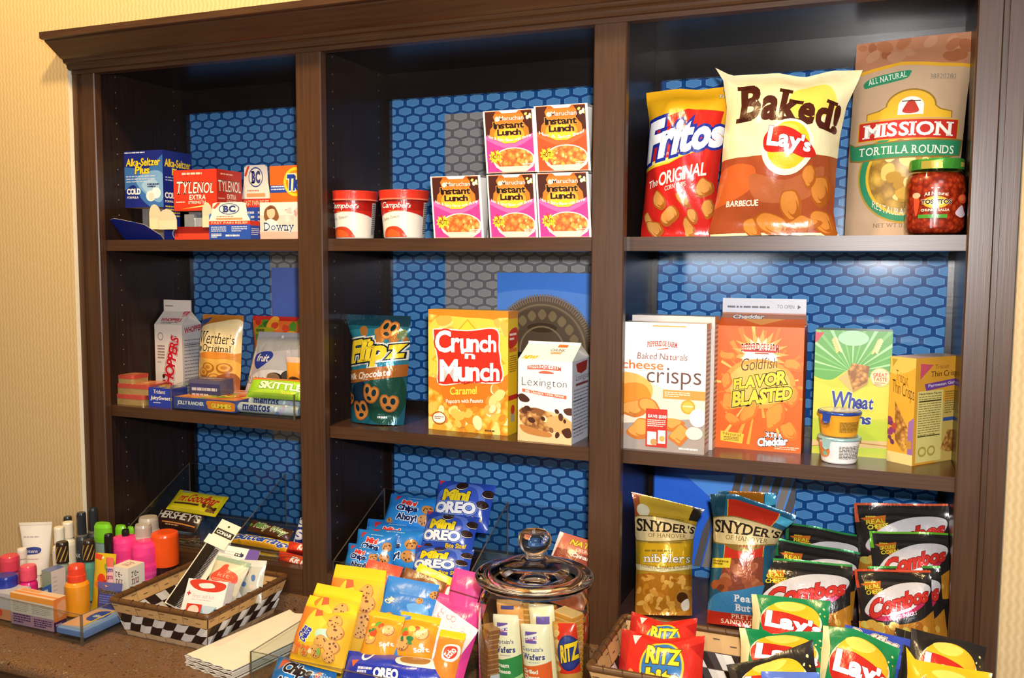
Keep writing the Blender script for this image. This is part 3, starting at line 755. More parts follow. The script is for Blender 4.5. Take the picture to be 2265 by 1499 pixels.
'rzF': (1.4106,-0.13,-0.7348,-0.5417,-0.0677,0.0,0.1478,0.0873,0.0),
'kF': (0.8481,-0.305,-0.7072,-0.5153,0.0523,0.0,0.1048,0.1015,0.0),
'kF2': (0.8484,-0.285,-0.6991,-0.4769,0.0385,0.0,0.099,0.1089,0.0),
'kG': (0.8648,-0.225,-0.6928,-0.3839,-0.018,0.0,0.1113,0.1202,0.0),
'bc1': (0.965,-0.205,-0.6489,-0.5704,0.0377,0.0,0.1043,0.0648,0.0),
'bc2': (0.9768,-0.235,-0.658,-0.6438,0.0195,-0.0,0.1005,0.0583,0.0),
'red': (0.8797,-0.16,-0.6336,-0.6498,0.086,0.0,0.0757,0.0578,0.0),
'brown': (0.955,-0.15,-0.6441,-0.6924,0.2258,-0.0,0.0887,0.0548,0.0),
'ysm': (0.9738,-0.13,-0.6398,-0.6259,0.276,0.0,0.088,0.0512,0.0),
'pkB': (1.0421,-0.13,-0.6491,-0.4655,0.0863,0.0,0.0614,0.0668,0.0),
'pkF': (1.0371,-0.17,-0.6893,-0.601,0.0958,0.0,0.104,0.0707,0.0),
'wht': (1.0249,-0.21,-0.6955,-0.607,0.469,0.0,0.1026,0.0701,0.0),
'ys1': (0.9549,-0.275,-0.682,-0.5326,0.0338,0.0,0.0678,0.0591,0.0),
'ys2': (1.0128,-0.262,-0.6883,-0.4975,0.0168,0.0,0.0768,0.067,0.0),
'ys3': (1.0874,-0.285,-0.682,-0.6018,0.005,0.0,0.0474,0.053,0.0),
'cahoy': (0.8249,-0.328,-0.7731,-0.4721,0.0148,0.0,0.1265,0.0616,0.0),
'opack': (1.0036,-0.315,-0.7352,-0.5209,-0.0804,0.0,0.1969,0.0603,0.0),
'waf1': (1.182,-0.226,-0.7377,-0.0309,-0.1021,0.0,0.047,0.1296,0.0),
'waf2': (1.2396,-0.243,-0.727,-0.0339,-0.1098,0.0,0.0493,0.1179,0.0),
'ritz': (1.2773,-0.205,-0.7091,-0.0522,-0.1252,0.0,0.0422,0.0957,0.0),
'waf3': (1.2271,-0.19,-0.6692,-0.0683,-0.1151,0.0,0.0459,0.0733,0.0),
'waf4': (1.1673,-0.185,-0.6732,-0.067,-0.1157,0.0,0.0491,0.0746,0.0),
'comb': (0.402,-0.16,-0.7345,-0.747,0.254,0.0,0.0413,0.1693,0.0),
'aid': (0.5007,-0.2,-0.7279,-0.4819,-0.0523,0.0,0.1083,0.0755,0.0),
'clr': (0.4965,-0.13,-0.699,-0.5993,0.0782,0.0,0.0865,0.0709,0.0),
'pcard': (0.4898,-0.085,-0.6743,-0.5696,0.0198,0.0,0.1007,0.0556,0.0),
'clr2': (0.544,-0.1,-0.7064,-0.371,-0.0882,0.0,0.069,0.069,0.0),
}

# ------------------------------------------------------------------ setting
mb = MB()
# wall around the built-in bookcase, with the niche it stands in
yw = -.012; X0, X1, ZT = -.003, 1.9285, .47
mb.quad((-1.6, yw, -1.7), (X0, yw, -1.7), (X0, yw, 1.9), (-1.6, yw, 1.9), 'wallpaper')
mb.quad((X1, yw, -1.7), (3.4, yw, -1.7), (3.4, yw, 1.9), (X1, yw, 1.9), 'wallpaper')
mb.quad((X0, yw, ZT), (X1, yw, ZT), (X1, yw, 1.9), (X0, yw, 1.9), 'wallpaper')
mb.quad((X0, yw, -1.7), (X0, .34, -1.7), (X0, .34, ZT), (X0, yw, ZT), 'f8ecd2.p')  # both niche returns coloured pale, standing in for lamplight on them
mb.quad((X1, .34, -1.7), (X1, yw, -1.7), (X1, yw, ZT), (X1, .34, ZT), 'f8ecd2.p')
structure(mb.build('wall_back'))
mb = MB(); mb.box(-1.6, 3.4, -5.2, .4, -1.72, -1.70, 'cdb491.m'); structure(mb.build('floor'))
mb = MB(); mb.box(-1.6, 3.4, -5.2, .4, 1.9, 1.92, 'efe6d6.m'); structure(mb.build('ceiling'))

# counter: granite top with upstand, on a dark base cabinet
counter = thing('counter', 'brown speckled granite counter running along below the bookcase', 'counter', (0, 0, 0))
mb = MB(); mb.box(-1.2, 2.4, -.402, -.0125, -.80, -.77, 'granite')
mb.tube([(-1.2, -.402, -.785), (2.4, -.402, -.785)], .0149, 'granite', 12); mb.build('countertop', counter)
mb = MB(); mb.box(.0, 1.926, -.012, .012, -.80, -.735, 'granite'); mb.build('backsplash', counter)
mb = MB(); mb.box(-1.2, 2.4, -.36, -.03, -1.69, -.8005, 'stile_wood'); mb.build('base_cabinet', counter)

case = thing('bookcase', 'dark brown built-in bookcase with three bays and a blue hexagon back', 'bookcase', (0, 0, 0))
def part(name, boxes, key):
    m = MB()
    for b in boxes: m.box(*b, key)
    return m.build(name, case)
ZB, ZH = -.735, .405
def post(x0, x1, y0=0.0):
    m = MB(); e = .0022
    m.quad((x0+e, y0, ZB), (x1-e, y0, ZB), (x1-e, y0, ZH), (x0+e, y0, ZH), 'stile_wood')
    m.quad((x0, y0+e, ZB), (x0+e, y0, ZB), (x0+e, y0, ZH), (x0, y0+e, ZH), 'stile_wood')
    m.quad((x1-e, y0, ZB), (x1, y0+e, ZB), (x1, y0+e, ZH), (x1-e, y0, ZH), 'stile_wood')
    m.quad((x0, .02, ZB), (x0, y0+e, ZB), (x0, y0+e, ZH), (x0, .02, ZH), 'stile_wood')
    m.quad((x1, y0+e, ZB), (x1, .02, ZB), (x1, .02, ZH), (x1, y0+e, ZH), 'stile_wood')
    m.quad((x1, .02, ZB), (x0, .02, ZB), (x0, .02, ZH), (x1, .02, ZH), 'stile_wood')
    return m.build('stile', case)
POSTS = [(.024, .0625), (.6068, .6678), (1.2439, 1.3044), (1.8580, 1.8946)]
for a, b in POSTS: post(a, b)
part('edge_trim', [(-.001, .0145, -.002, .02, ZB, ZH), (.0145, .0241, .006, .02, ZB, ZH)], 'stile_wood')
part('edge_trim', [(1.9025, 1.9265, -.002, .02, ZB, ZH), (1.8945, 1.9026, .006, .02, ZB, ZH)], 'stile_wood')
# header rail and crown moulding (profile y outwards, z up)
part('header_rail', [(-.001, 1.9265, -.003, .02, ZH, .425)], 'rail_wood')
m = MB()
pr = [(-.004, .4135), (-.010, .4145), (-.013, .4185), (-.013, .424), (-.016, .4265), (-.021, .428), (-.0235, .431), (-.0235, .4345), (-.027, .436), (-.033, .439), (-.045, .4475), (-.058, .4565), (-.066, .462), (-.070, .4645), (-.0705, .467), (-.080, .4675), (-.0835, .469), (-.084, .482), (.0, .482)]
xs = (-.004, 2.02)
for i in range(len(pr)-1):
    (y0, z0), (y1, z1) = pr[i], pr[i+1]
    m.quad((xs[0], y0, z0), (xs[1], y0, z0), (xs[1], y1, z1), (xs[0], y1, z1), 'rail_wood')
cap = [(y, z) for y, z in pr]+[(0, .4135)]
tt = tessellate_polygon([[Vector((y, z, 0)) for y, z in cap]])
for x in xs: m.tris([[(x, *cap[i]) for i in q] for q in tt], 'rail_wood')
m.build('crown_moulding', case)
# dividers, top, back rail, mural
DIV = [.0435, .6373, 1.2742, 1.880]
HW = .017
for i, x in enumerate(DIV):
    m = MB(); m.box(x-HW, x+HW, .0201, .312, ZB, ZH+.01, 'laminate'); d = m.build('side_panel', case)
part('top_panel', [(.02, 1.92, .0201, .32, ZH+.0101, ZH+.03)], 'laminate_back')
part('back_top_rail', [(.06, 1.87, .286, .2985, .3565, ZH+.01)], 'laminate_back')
part('mural_panel', [(.04, 1.89, .3, .31, -.735, ZH+.01)], 'hexpaper')
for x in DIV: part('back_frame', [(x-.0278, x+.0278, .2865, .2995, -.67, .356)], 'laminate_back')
BAY = [(DIV[i]+HW+.0006, DIV[i+1]-HW-.0006) for i in range(3)]
SH1 = (.029, .029, .029); SH2 = (-.359, -.365, -.363)
for i in range(3):
    for z in (SH1[i], SH2[i]):
        m = MB(); a, b = BAY[i]
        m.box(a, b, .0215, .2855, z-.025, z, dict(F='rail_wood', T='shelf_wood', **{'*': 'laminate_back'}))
        m.build('shelf', case)
    m = MB(); a, b = BAY[i]
    m.box(a, b, .0215, .2855, -.70, -.678, dict(T='shelf_wood', **{'*': 'laminate_back'})); m.build('bottom_shelf', case)
    a2, b2 = POSTS[i][1], POSTS[i+1][0]
    part('bottom_rail', [(a2, b2, .001, .0205, ZB, -.678)], 'rail_wood')
    part('shelf_back_strip', [(a, b, .284, .2985, SH2[i]+.0003, SH2[i]+.022)], 'laminate_back')  # dark strip along the back of the middle shelf
# printed picture fields on the mural (flat prints)
def picture(name, x0, x1, z0, z1, art):
    mbs = {}; m = mbs[None] = MB(); m.quad((x0, .2994, z0), (x1, .2994, z0), (x1, .2994, z1), (x0, .2994, z1), '4d86dd.c')
    art_flat(mbs, art, (x0, .2993, z1), (x1-x0, 0, 0), (0, 0, z0-z1)); return m.build(name, case)
A = Art('c', .95)
A.R(0, 0, 1, 1, '3f7fe0'); A.B([(-.1, .2), (.3, .12), (.8, .16), (1.1, .1), (1.1, .5), (-.1, .5)], '5a92e8')
cx, cy, rx, ry = .34, .56, .37, .39
A.E(cx, cy, rx, ry, '5a4838', 60)
for k in range(120):
    a = 2*PI*k/120; A.line([(cx+rx*.90*math.cos(a), cy+ry*.90*math.sin(a)), (cx+rx*1.04*math.cos(a), cy+ry*1.04*math.sin(a))], .0125, '8a7560')
A.E(cx, cy, rx*.91, ry*.91, '67543f', 56); A.ring(cx, cy, rx*.86, ry*.86, .012, '8a7356', 56); A.E(cx, cy, rx*.80, ry*.80, '5c4a38', 50)
for k in range(20):
    a = k*2*PI/20; A.B([(cx+.66*rx*math.cos(a)+dx, cy+.66*ry*math.sin(a)+dy) for dx, dy in ((-.032, 0), (0, -.04), (.032, 0), (0, .04))], '86704f')
A.E(cx, cy-.16, .11, .035, '44341f'); A.ring(cx, cy, rx*.45, ry*.45, .012, '8a7356', 40)
A.P([(0, .62), (.2, .58), (.5, .60), (.74, .66), (1, .64), (1, 1), (0, 1)], '16151b'); A.bits(0, .64, .8, .98, 40, .03, ['2a2833', '0e0d12', '34323c'], 3)
picture('giant_cookie_print', .933, 1.2555, -.345, -.041, A)
A = Art('c', 1.0); A.R(0, 0, 1, 1, '5b74c4'); A.B([(1.3, -.1), (.62, .05), (.44, .4), (.42, .8), (.55, 1.2), (1.4, 1.3)], 'c4433c', 8)
picture('red_shape_print', .317, .6185, -.345, -.034, A)
A = Art('c', .8); A.R(0, 0, 1, 1, '2f6fe8'); A.R(0, 0, .6, .09, '2a50b0'); A.P([(.25, .08), (1, .02), (1, .3), (.72, .42), (.5, .3)], '5a9cf4')
for k in range(16):
    A.line([(.50+.065*k, .02), (.34+.06*k, 1.05)], .05, '8d857e' if k % 2 else '625c5c')
A.P([(0, 0), (.6, .0), (.55, .16), (.45, .4), (.36, .7), (.32, 1), (0, 1)], '2f6fe8'); A.R(0, 0, .6, .07, '2a50b0'); A.P([(.25, .08), (.6, .04), (.56, .2), (.48, .34)], '5a9cf4')
picture('ridged_chip_print', 1.2925, 1.592, -.66, -.448, A)

# ------------------------------------------------------------------ top shelf, left bay: medicine and laundry boxes
def flap(mb, pts, key, th=.0008):
    """thin card flap from a planar outline"""
    pts = [Vector(p) for p in pts]; n = (pts[1]-pts[0]).cross(pts[-1]-pts[0]).normalized()*th
    t = tessellate_polygon([pts])
    mb.tris([[tuple(pts[i]) for i in q] for q in t], key); mb.tris([[tuple(pts[i]+n) for i in reversed(q)] for q in t], key)
    for i in range(len(pts)):
        a, b = pts[i], pts[(i+1) % len(pts)]; mb.quad(tuple(a), tuple(b), tuple(b+n), tuple(a+n), key)
CARD = 'efdcb8.p'
def dispenser(pl, label, base, F, R, zc, front, tear, flaps=(), hollow='8f8f92.p', group=None, frontart=None):
    """opened dispensing carton: printed box above, torn-open tray with card flaps below"""
    t, W, H, D = at(pl, 'medicine_box', label, 'box', group); h = W/2
    mbs = {None: MB()}; m = mbs[None]
    m.box(-h, h, 0, D, zc, H, base, skip='D')
    m.box(-h, h, D*.55, D, 0, zc, base); m.box(h-.001, h, 0, D, 0, zc, base)
    m.box(-h, h-.001, .001, D*.55, .0, .001, CARD)
    m.quad((-h+.001, D*.549, 0), (h-.001, D*.549, 0), (h-.001, D*.549, zc), (-h+.001, D*.549, zc), hollow)
    m.quad((-h, 0, zc), (-h, D, zc), (h, D, zc), (h, 0, zc), 'a8977c.p')
    art_flat(mbs, F, (-h, 0, H), (W, 0, 0), (0, 0, -(H-zc))); art_flat(mbs, R, (h, 0, H), (0, D, 0), (0, 0, -H))
    flush(mbs, t, 'carton')
    fm = {None: MB()}
    if tear:                                  # front panel folded out towards the viewer
        p = [(-h, -.0005, 0), (h, -.0005, 0), (h, -.012, .012), (h*.55, -.036, .036), (-h*.4, -.047, .047), (-h*.75, -.050, .050), (-h-.012, -.046, .046)]
        flap(fm[None], [(x, y-.0004, z) for x, y, z in p], base, .0006); flap(fm[None], [(x, y+.0006, z+.0006) for x, y, z in p], CARD, .0004)
        art_flat(fm, frontart, (-h, -.0508, .05), (W, 0, 0), (0, .05, -.05))
    else:
        fm[None].box(-h, h, -.0009, 0, 0, front, base); art_flat(fm, frontart, (-h, -.0009, front), (W, 0, 0), (0, 0, -front))
    flush(fm, t, 'front_panel')
    for xa, xb, za, zb_, yy in flaps:         # rounded card side flaps
        cx, rx = (xa+xb)/2, (xb-xa)/2; f2 = MB()
        flap(f2, [(xa, yy, za)]+[(cx-rx*math.cos(q), yy-.004*math.sin(q), za+(zb_-za)*(.45+.55*math.sin(q))) for q in np.linspace(0, PI, 9)]+[(xb, yy, za)], CARD); f2.build('side_flap', t)
    return t
# blue cold-medicine box
A = Art('c', 1.24)
A.B([(-.1, .3), (.6, .32), (1.1, .1), (1.1, 1.1), (.5, .9), (.25, .6), (-.1, .72)], '3f74bd'); A.B([(.3, .5), (.8, .35), (1.05, .5), (.95, .9), (.6, .8)], '7fb0e2')
A.B([(.45, .6), (.75, .5), (.9, .65), (.7, .8)], 'a9cdf0')
A.G(.02, .02, .56, .06, 1, 'dfe4f4', 2)
A.T('Alka-Seltzer', .05, .13, .93, .27, 'f7d92e', .03, it=.12, ol=[('10185e', .03)]); A.T('Plus', .28, .27, .66, .41, 'f7d92e', .03, it=.12, ol=[('10185e', .03)])
A.G(.05, .44, .8, .58, 3, 'c9d6f0', 4, .4)
A.T('COLD', .06, .66, .42, .77, 'ffffff', .05); A.T('FORMULA', .07, .80, .36, .84, 'ffffff', .02)
A.G(.6, .58, .9, .66, 2, '16205e', 7, .7)
A.C(.68, .80, .12, 'f4f4ee'); A.C(.82, .75, .12, 'ffffff'); A.C(.70, .81, .075, 'e2e2da')
R_ = Art('c', 2.1); R_.T('Alka-Seltzer', .06, .09, .95, .18, 'f7d92e', .03, it=.1, ol=[('10185e', .03)]); R_.T('Plus', .3, .19, .66, .27, 'f7d92e', .03, it=.1)
R_.G(.08, .29, .9, .35, 2, 'b9c6ea', 3, .4); R_.T('COLD', .05, .46, .5, .53, 'ffffff', .05); R_.T('FORMULA', .06, .55, .4, .575, 'ffffff', .02); R_.G(.06, .61, .55, .78, 5, 'd8cf4e', 6, .5)
R_.ring(.4, .92, .13, .06, .025, 'c8cde8', 24); R_.line([(.4, .87), (.4, .97)], .03, 'c8cde8')
FA = Art('c', .62); FA.P([(.5, .1), (.74, .28), (.95, .8), (.98, .99), (.74, .99), (.66, .6)], '5f93d6'); FA.ring(.14, .84, .08, .12, .02, 'b9c0e0', 22); FA.line([(.14, .74), (.14, .94)], .02, 'b9c0e0'); FA.G(.1, .16, .5, .5, 5, 'c9c84a', 3, .45)
dispenser('alka', 'tall blue cold medicine box with torn-open tray, left end of top shelf', '1c2a86.c', A, R_, .078, .03, True, flaps=((-.104, -.062, .046, .082, -.012), (.020, .058, .026, .084, -.006)), frontart=FA)
# red pain-relief box
A = Art('c', .8)
A.R(0, 0, 1, 1, 'd93a22'); A.G(.2, .07, .95, .13, 1, 'f6d7c8', 3, .8)
A.T('TYLENOL', .05, .28, .92, .58, 'fffaf0', .01, sf=1, it=.1, ol=[('7a1410', .035)], grow=(1.15, .95))
A.T('EXTRA', .36, .61, .74, .73, 'f4e8dc', .03, it=.1, ol=[('7a1410', .02)]); A.T('STRENGTH', .34, .76, .74, .83, 'f4e8dc', .02, ol=[('7a1410', .02)]); A.G(.05, .77, .31, .81, 1, 'f4d8c8', 5, .7)
A.P([(.15, .96), (.75, .85), (.75, .82), (.86, .87), (.76, .93), (.75, .9)], 'f6b62a'); A.P([(.3, .94), (.74, .86), (.82, .875), (.74, .9)], 'fde9a0')
R_ = Art('c', 1.85); R_.R(0, 0, 1, 1, 'b92a1c'); R_.G(.15, .05, .95, .09, 1, 'e9b7a8', 3); R_.T('TYLENOL', .06, .15, .95, .31, 'f6efe4', .01, sf=1, ol=[('5e100c', .03)]); R_.T('EXTRA', .4, .34, .76, .41, 'f4e0d4', .03); R_.T('STRENGTH', .38, .43, .8, .47, 'f4e0d4', .01); R_.G(.05, .40, .36, .43, 1, 'e9c0b0', 5)
R_.P([(.2, .53), (.8, .48), (.9, .5), (.8, .53)], 'e8962a')
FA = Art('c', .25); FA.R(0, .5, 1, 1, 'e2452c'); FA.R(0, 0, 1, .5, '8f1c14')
t = dispenser('tylenol', 'red pain relief box with white slanted lettering and torn-open tray on top shelf', 'c9301e.c', A, R_, .066, .03, False, flaps=((-.096, -.044, .024, .070, -.012), (.024, .054, .028, .084, -.006)), frontart=FA)
m = MB(); m.box(-.03, .035, .004, .035, .0012, .05, 'b9bcc2.f'); m.box(-.034, -.006, .002, .03, .0012, .058, '9fa3ab.f'); o = m.build('foil_sachet', t)
# BC powder boxes (two of a kind, one behind) --------------------------------
def powder(pl, label, back):
    t, W, H, D = at(pl, 'powder_box', label, 'box', 'blue, red and white powder boxes on top shelf'); h = W/2
    mbs = {None: MB()}; hb = H*.5 if not back else H*.56
    mbs[None].box(-h, h, 0, D, 0, hb, '2f55b5.c')
    A = Art('c', hb/W); A.R(0, 0, 1, .2, 'd9402c'); A.T('FAST PAIN RELIEF', .06, .04, .94, .16, 'f6d9b0', .01); A.G(.05, .3, .42, .62, 3, 'dfe6f6', 2, .5); A.G(.55, .3, .92, .62, 3, 'dfe6f6', 5, .5); A.G(.05, .68, .3, .92, 3, 'f4f4f4', 3, .6); A.G(.4, .74, .95, .86, 1, 'f4f4f4', 8, .8)
    art_flat(mbs, A, (-h, 0, hb), (W, 0, 0), (0, 0, -hb))
    B = Art('c', 1.5); B.R(0, 0, 1, .25, 'd9402c'); B.G(.1, .4, .9, .8, 4, 'dfe6f6', 3); art_flat(mbs, B, (h, 0, hb), (0, D, 0), (0, 0, -hb))
    flush(mbs, t, 'carton')
    hd = {None: MB()}; o = [(-h, hb), (h, hb), (h, hb*1.02), (h*.86, hb*1.35), (h*.8, H*.97), (h*.62, H), (-h*.62, H), (-h*.8, H*.97), (-h*.86, hb*1.35), (-h, hb*1.02)]
    flap(hd[None], [(x, .0006, z) for x, z in o], 'f6efe2.c', .0008)
    E = Art('c', (H-hb)/W); E.E(.5, .36, .25, .3, '44548f'); E.E(.5, .36, .225, .26, 'f8f4ea'); E.T('BC', .34, .17, .66, .55, '3c4a86', .06, sf=1); E.G(.2, .74, .85, .82, 1, 'c98a62', 4); E.R(.18, .84, .82, .95, 'eaa46a'); E.P([(.1, .3), (.22, .02), (.3, .02), (.16, .34)], 'e0502e')
    art_flat(hd, E, (-h, -.0004, H), (W, 0, 0), (0, 0, -(H-hb))); flush(hd, t, 'header_card')
    if not back:
        for sg in (-1, 1):
            f2 = MB(); flap(f2, [(sg*h, .0012, hb), (sg*h*.8, .0012, hb), (sg*h*.82, .0012, hb*1.2), (sg*h*.93, .0012, hb*1.42), (sg*h, .0012, hb*1.3)], '3f78c8.c'); f2.build('side_flap', t)
    return t
powder('bcfront', 'blue and white powder box with grey oval mark, front of top left shelf', False)
powder('bcback', 'blue and white powder box standing behind, between red pain relief box and orange detergent box', True)
# detergent and dryer-sheet boxes
t, W, H, D = at('tide', 'detergent_box', 'orange detergent box with yellow ring logo, half hidden by first wide post', 'box')
A = Art('c', H/W); A.R(0, 0, 1, 1, 'ee6a24'); A.R(0, .62, 1, 1, 'd9381f'); A.R(0, .24+.02, .62, .36, '2c49a6'); A.G(.04, .27, .5, .34, 2, 'e6e9f6')
A.C(.78, .22, .36, 'f6cf2c'); A.C(.78, .22, .29, 'f28a20'); A.C(.78, .22, .22, 'fbe27a'); A.T('Tide', .5, .12, 1.06, .34, '1f3fa8', .06, it=.15, ol=[('fdf6e0', .05)])
A.G(.05, .5, .7, .56, 1, 'f4b48a', 4)
carton_mesh(t, W, H, D, 'd9501f.c', A)
t, W, H, D = at('downy', 'dryer_sheet_box', 'pale pink dryer sheet box with a long-haired child, standing against first wide post', 'box')
A = Art('c', H/W); A.R(0, 0, 1, 1, 'f3d2c4'); A.R(0, 0, 1, .35, 'f0e6dc'); A.R(0, .8, 1, 1, 'efb6a4')
A.B([(.1, .42), (.12, .2), (.25, .08), (.38, .14), (.46, .4), (.36, .52), (.18, .52)], '8a5a34'); A.E(.27, .28, .1, .16, 'f0c4a0'); A.B([(.12, .55), (.25, .44), (.42, .55), (.4, .7), (.14, .7)], 'f8ece4'); A.B([(.18, .2), (.27, .1), (.38, .2), (.3, .17)], '6e4426')
A.bits(.55, .2, .98, .5, 14, .06, ['eaa0a0', 'f4c6c0', 'f8dcd4'], 4)
A.T('Downy', .1, .56, .82, .82, '3c4a7c', .0, sf=1, ol=[('ffffff', .05)])
carton_mesh(t, W, H, D, 'f3d8cc.c', A)

# ------------------------------------------------------------------ top shelf, middle bay: soup bowls and noodle cups
def band(art, mbs, prof, a0, a1, n=48, dr=.0004):
    """print art around a turned shape, prof = [(radius, z)] from top to foot, between angles a0..a1 (left to right seen from outside)"""
    a = np.linspace(a0, a1, n+1); G = np.stack([np.stack([(r+dr)*np.cos(a), (r+dr)*np.sin(a), z+0*a], -1) for r, z in prof])
    N = -gridnormals(G); rad = np.stack([G[..., 0], G[..., 1], 0*G[..., 0]], -1)
    if (N*rad).sum() < 0: N = -N
    # art y runs by height, grid rows by index: rows are respaced evenly
    zz = np.linspace(prof[0][1], prof[-1][1], max(len(prof), 5)); ps = sorted((z, r) for r, z in prof)
    rr_ = np.interp(zz, [q[0] for q in ps], [q[1] for q in ps])
    if len(prof) > 2:
        G = np.stack([np.stack([(r+dr)*np.cos(a), (r+dr)*np.sin(a), z+0*a], -1) for r, z in zip(rr_, zz)]); N = -gridnormals(G); rad = np.stack([G[..., 0], G[..., 1], 0*G[..., 0]], -1)
        if (N*rad).sum() < 0: N = -N
    art_grid(mbs, art, G, N)
def soup_bowl(pl, label):
    t, W, H, _ = at(pl, 'soup_bowl', label, 'soup bowl', 'red-lidded soup bowls on top shelf'); R = W/2
    mbs = {None: MB()}; m = mbs[None]
    m.lathe([(0, 0), (R*.74, 0)], 'f6eee0.g', 40); m.lathe([(R*.74, 0), (R*.80, .004)], 'f6eee0.g', 48); m.lathe([(R*.80, .004), (R*.92, H*.82)], 'f6eee0.g', 48)
    A = Art('g', .5); A.P([(0, 0), (1, 0), (1, .52)]+[(x, .50-.18*math.sin(PI*min(max((x-.1)/.8, 0), 1))+.0) for x in np.linspace(1, 0, 15)], 'c4251c'); A.R(0, 0, 1, .07, '8f1812')
    A.R(.62, .07, 1, .3, 'a81c15')
    A.T("Campbell's", .22, .08, .64, .28, 'fbf4ea', .012, it=.18, grow=(1.3, .9), ol=[('7d120e', .03)]); A.G(.36, .31, .58, .34, 1, 'e8a24a', 2)
    A.T('Creamy Tomato', .22, .46, .5, .56, '6a5a4a', -.005, it=.2, slope=-.05); A.B([(.24, 1.02), (.28, .8), (.38, .72), (.5, .74), (.58, .9), (.58, 1.02)], 'd0451e'); A.B([(.3, .98), (.34, .82), (.42, .8), (.5, .9), (.5, .98)], 'e2642c')
    A.R(.86, .08, .97, .95, 'd9d5cc'); A.G(.87, .12, .96, .93, 16, '4c4a4a', 3)
    band(A, mbs, [(R*.92, H*.82), (R*.80, .004)], -PI*.97, PI*.13); flush(mbs, t, 'cup')
    l = MB(); r = R
    l.lathe([(r*.955, H*.80), (r*.985, H*.80)], 'e03a28.g', 44); l.lathe([(r*.985, H*.80), (r*.985, H*.825), (r*.965, H*.83)], 'f07a60.g', 44)
    l.lathe([(r*.965, H*.83), (r*.99, H*.965), (r, H*.97), (r, H*.995), (r*.99, H)], 'e03a28.g', 44); l.lathe([(r*.99, H), (r*.9, H), (r*.88, H*.985), (0, H*.985)], 'd83425.g', 44)
    l.build('lid', t); return t
soup_bowl('bowl1', 'red-lidded soup bowl at far left of middle top shelf'); soup_bowl('bowl2', 'red-lidded soup bowl beside the stacked noodle cups')
def noodle_cup(pl, label, beef=False):
    t, W, H, _ = at(pl, 'noodle_cup', label, 'noodle cup', 'instant noodle cups stacked on top shelf'); h = W/2
    # foam cup behind the card sleeve
    c = MB(); R = W*.46; cy = R+.006
    c.lathe([(0, .001), (R*.74, .001)], 'f0ece4.p', 36); c.lathe([(R*.74, .001), (R*.97, H-.006)], 'efeae2.p', 36); c.lathe([(R*.97, H-.006), (R, H-.005), (R, H-.002), (R*.96, H-.001), (0, H-.001)], 'f6f2ea.p', 36)
    mb2 = {None: c}
    S = Art('p', 1.2); S.G(.62, .1, .98, .9, 14, '8d8890', 5); S.R(.7, .45, .95, .5, 'c96a9a'); S.B([(.75, .65), (.9, .62), (.95, .75), (.8, .8)], 'd8602a'); band(S, mb2, [(R*.962, H-.012), (R*.75, .006)], -PI*.5, PI*.45); flush(mb2, t, 'foam_cup')[0].location = (0, cy, 0)
    s = {None: MB()}; m = s[None]; y0, y1 = 0.0, -.004
    sk = .0085                                     # the card leans slightly to the right towards its foot
    o = (-h-sk/2, -.0015, H); eu = (W, 0, 0); ev = (sk, 0, -H)
    q = lambda x, y, d=0: (o[0]+x*W+y*sk, d, H*(1-y))
    m.quad(q(0, 1), q(1, 1), q(1, 0), q(0, 0), 'fbf4ee.c'); m.quad(q(1, 1, .0008), q(0, 1, .0008), q(0, 0, .0008), q(1, 0, .0008), 'cfc6ba.p')
    m.quad(q(0, 0), q(1, 0), (h, 2*cy, H), (-h, 2*cy, H), 'f6eee4.c'); m.quad((h, 2*cy, 0), (-h, 2*cy, 0), (-h, 2*cy, H), (h, 2*cy, H), 'cfc6ba.p')
    A = Art('c', H/W); dark = '4a1f14'; low = 'd8542a' if beef else 'df3f94'
    A.R(.04, .01, .96, 1, 'f07b28'); A.R(.04, .01, .96, .06, 'e0661f')
    A.P([(.04, .02), (.26, .02), (.2, .1), (.24, .2), (.13, .3), (.1, .46), (.04, .44)], dark); A.P([(.96, .02), (.74, .02), (.8, .1), (.78, .2), (.88, .3), (.9, .46), (.96, .44)], dark)
    A.E(.5, .40, .3, .16, 'f5a92a'); A.E(.5, .42, .24, .12, 'f8c832')
    A.P([(.32, .005), (.72, .005), (.66, .05), (.38, .05)], 'fdf6ec')
    A.T('Maruchan', .32, .095, .8, .165, 'fdeee0', .008, ol=[('c04a2a', .03)]); A.C(.28, .14, .045, 'f7dccb'); A.bits(.8, .06, .94, .14, 5, .035, ['f3e36a', 'f6f0c8'], 2)
    kw = dict(ol=[('f6a24a', .05)]); A.T('Instant', .20, .185, .80, .295, '241410', .032, **kw); A.T('Lunch', .27, .305, .74, .405, '241410', .032, **kw)
    pts = [(.04, .40)]+[(.04+.92*i/14, .455+.07*math.sin(PI*i/14)*1.25-.06*(i/14)**2*.6) for i in range(15)]
    A.P([(.04, .39), (.2, .46), (.4, .53), (.6, .53), (.8, .46), (.96, .38), (.96, 1), (.04, 1)], low)
    A.P([(.04, .40), (.2, .47), (.4, .54), (.6, .54), (.8, .47), (.96, .39), (.96, .45), (.8, .535), (.6, .605), (.4, .605), (.2, .535), (.04, .46)], 'e46a3c' if beef else 'e86aae')
    A.T('Hot & Spicy Beef' if beef else 'Hot & Spicy Flavor with Shrimp', .08, .455, .93, .515, 'fdf2ee', .02, arc=-.075)
    A.E(.57, .80, .41, .20, 'f8f0e2', 40); A.E(.57, .79, .375, .175, 'noodles', 36); A.P([(.2, .9), (.95, .9), (.8, .985), (.34, .985)], 'eadcc6')
    A.bits(.3, .72, .86, .9, 12, .035, ['f3b04e', 'e07a2c', 'f8d890', 'c9502a'] if not beef else ['f3c04e', 'e8a23c', 'f8d890'], 6)
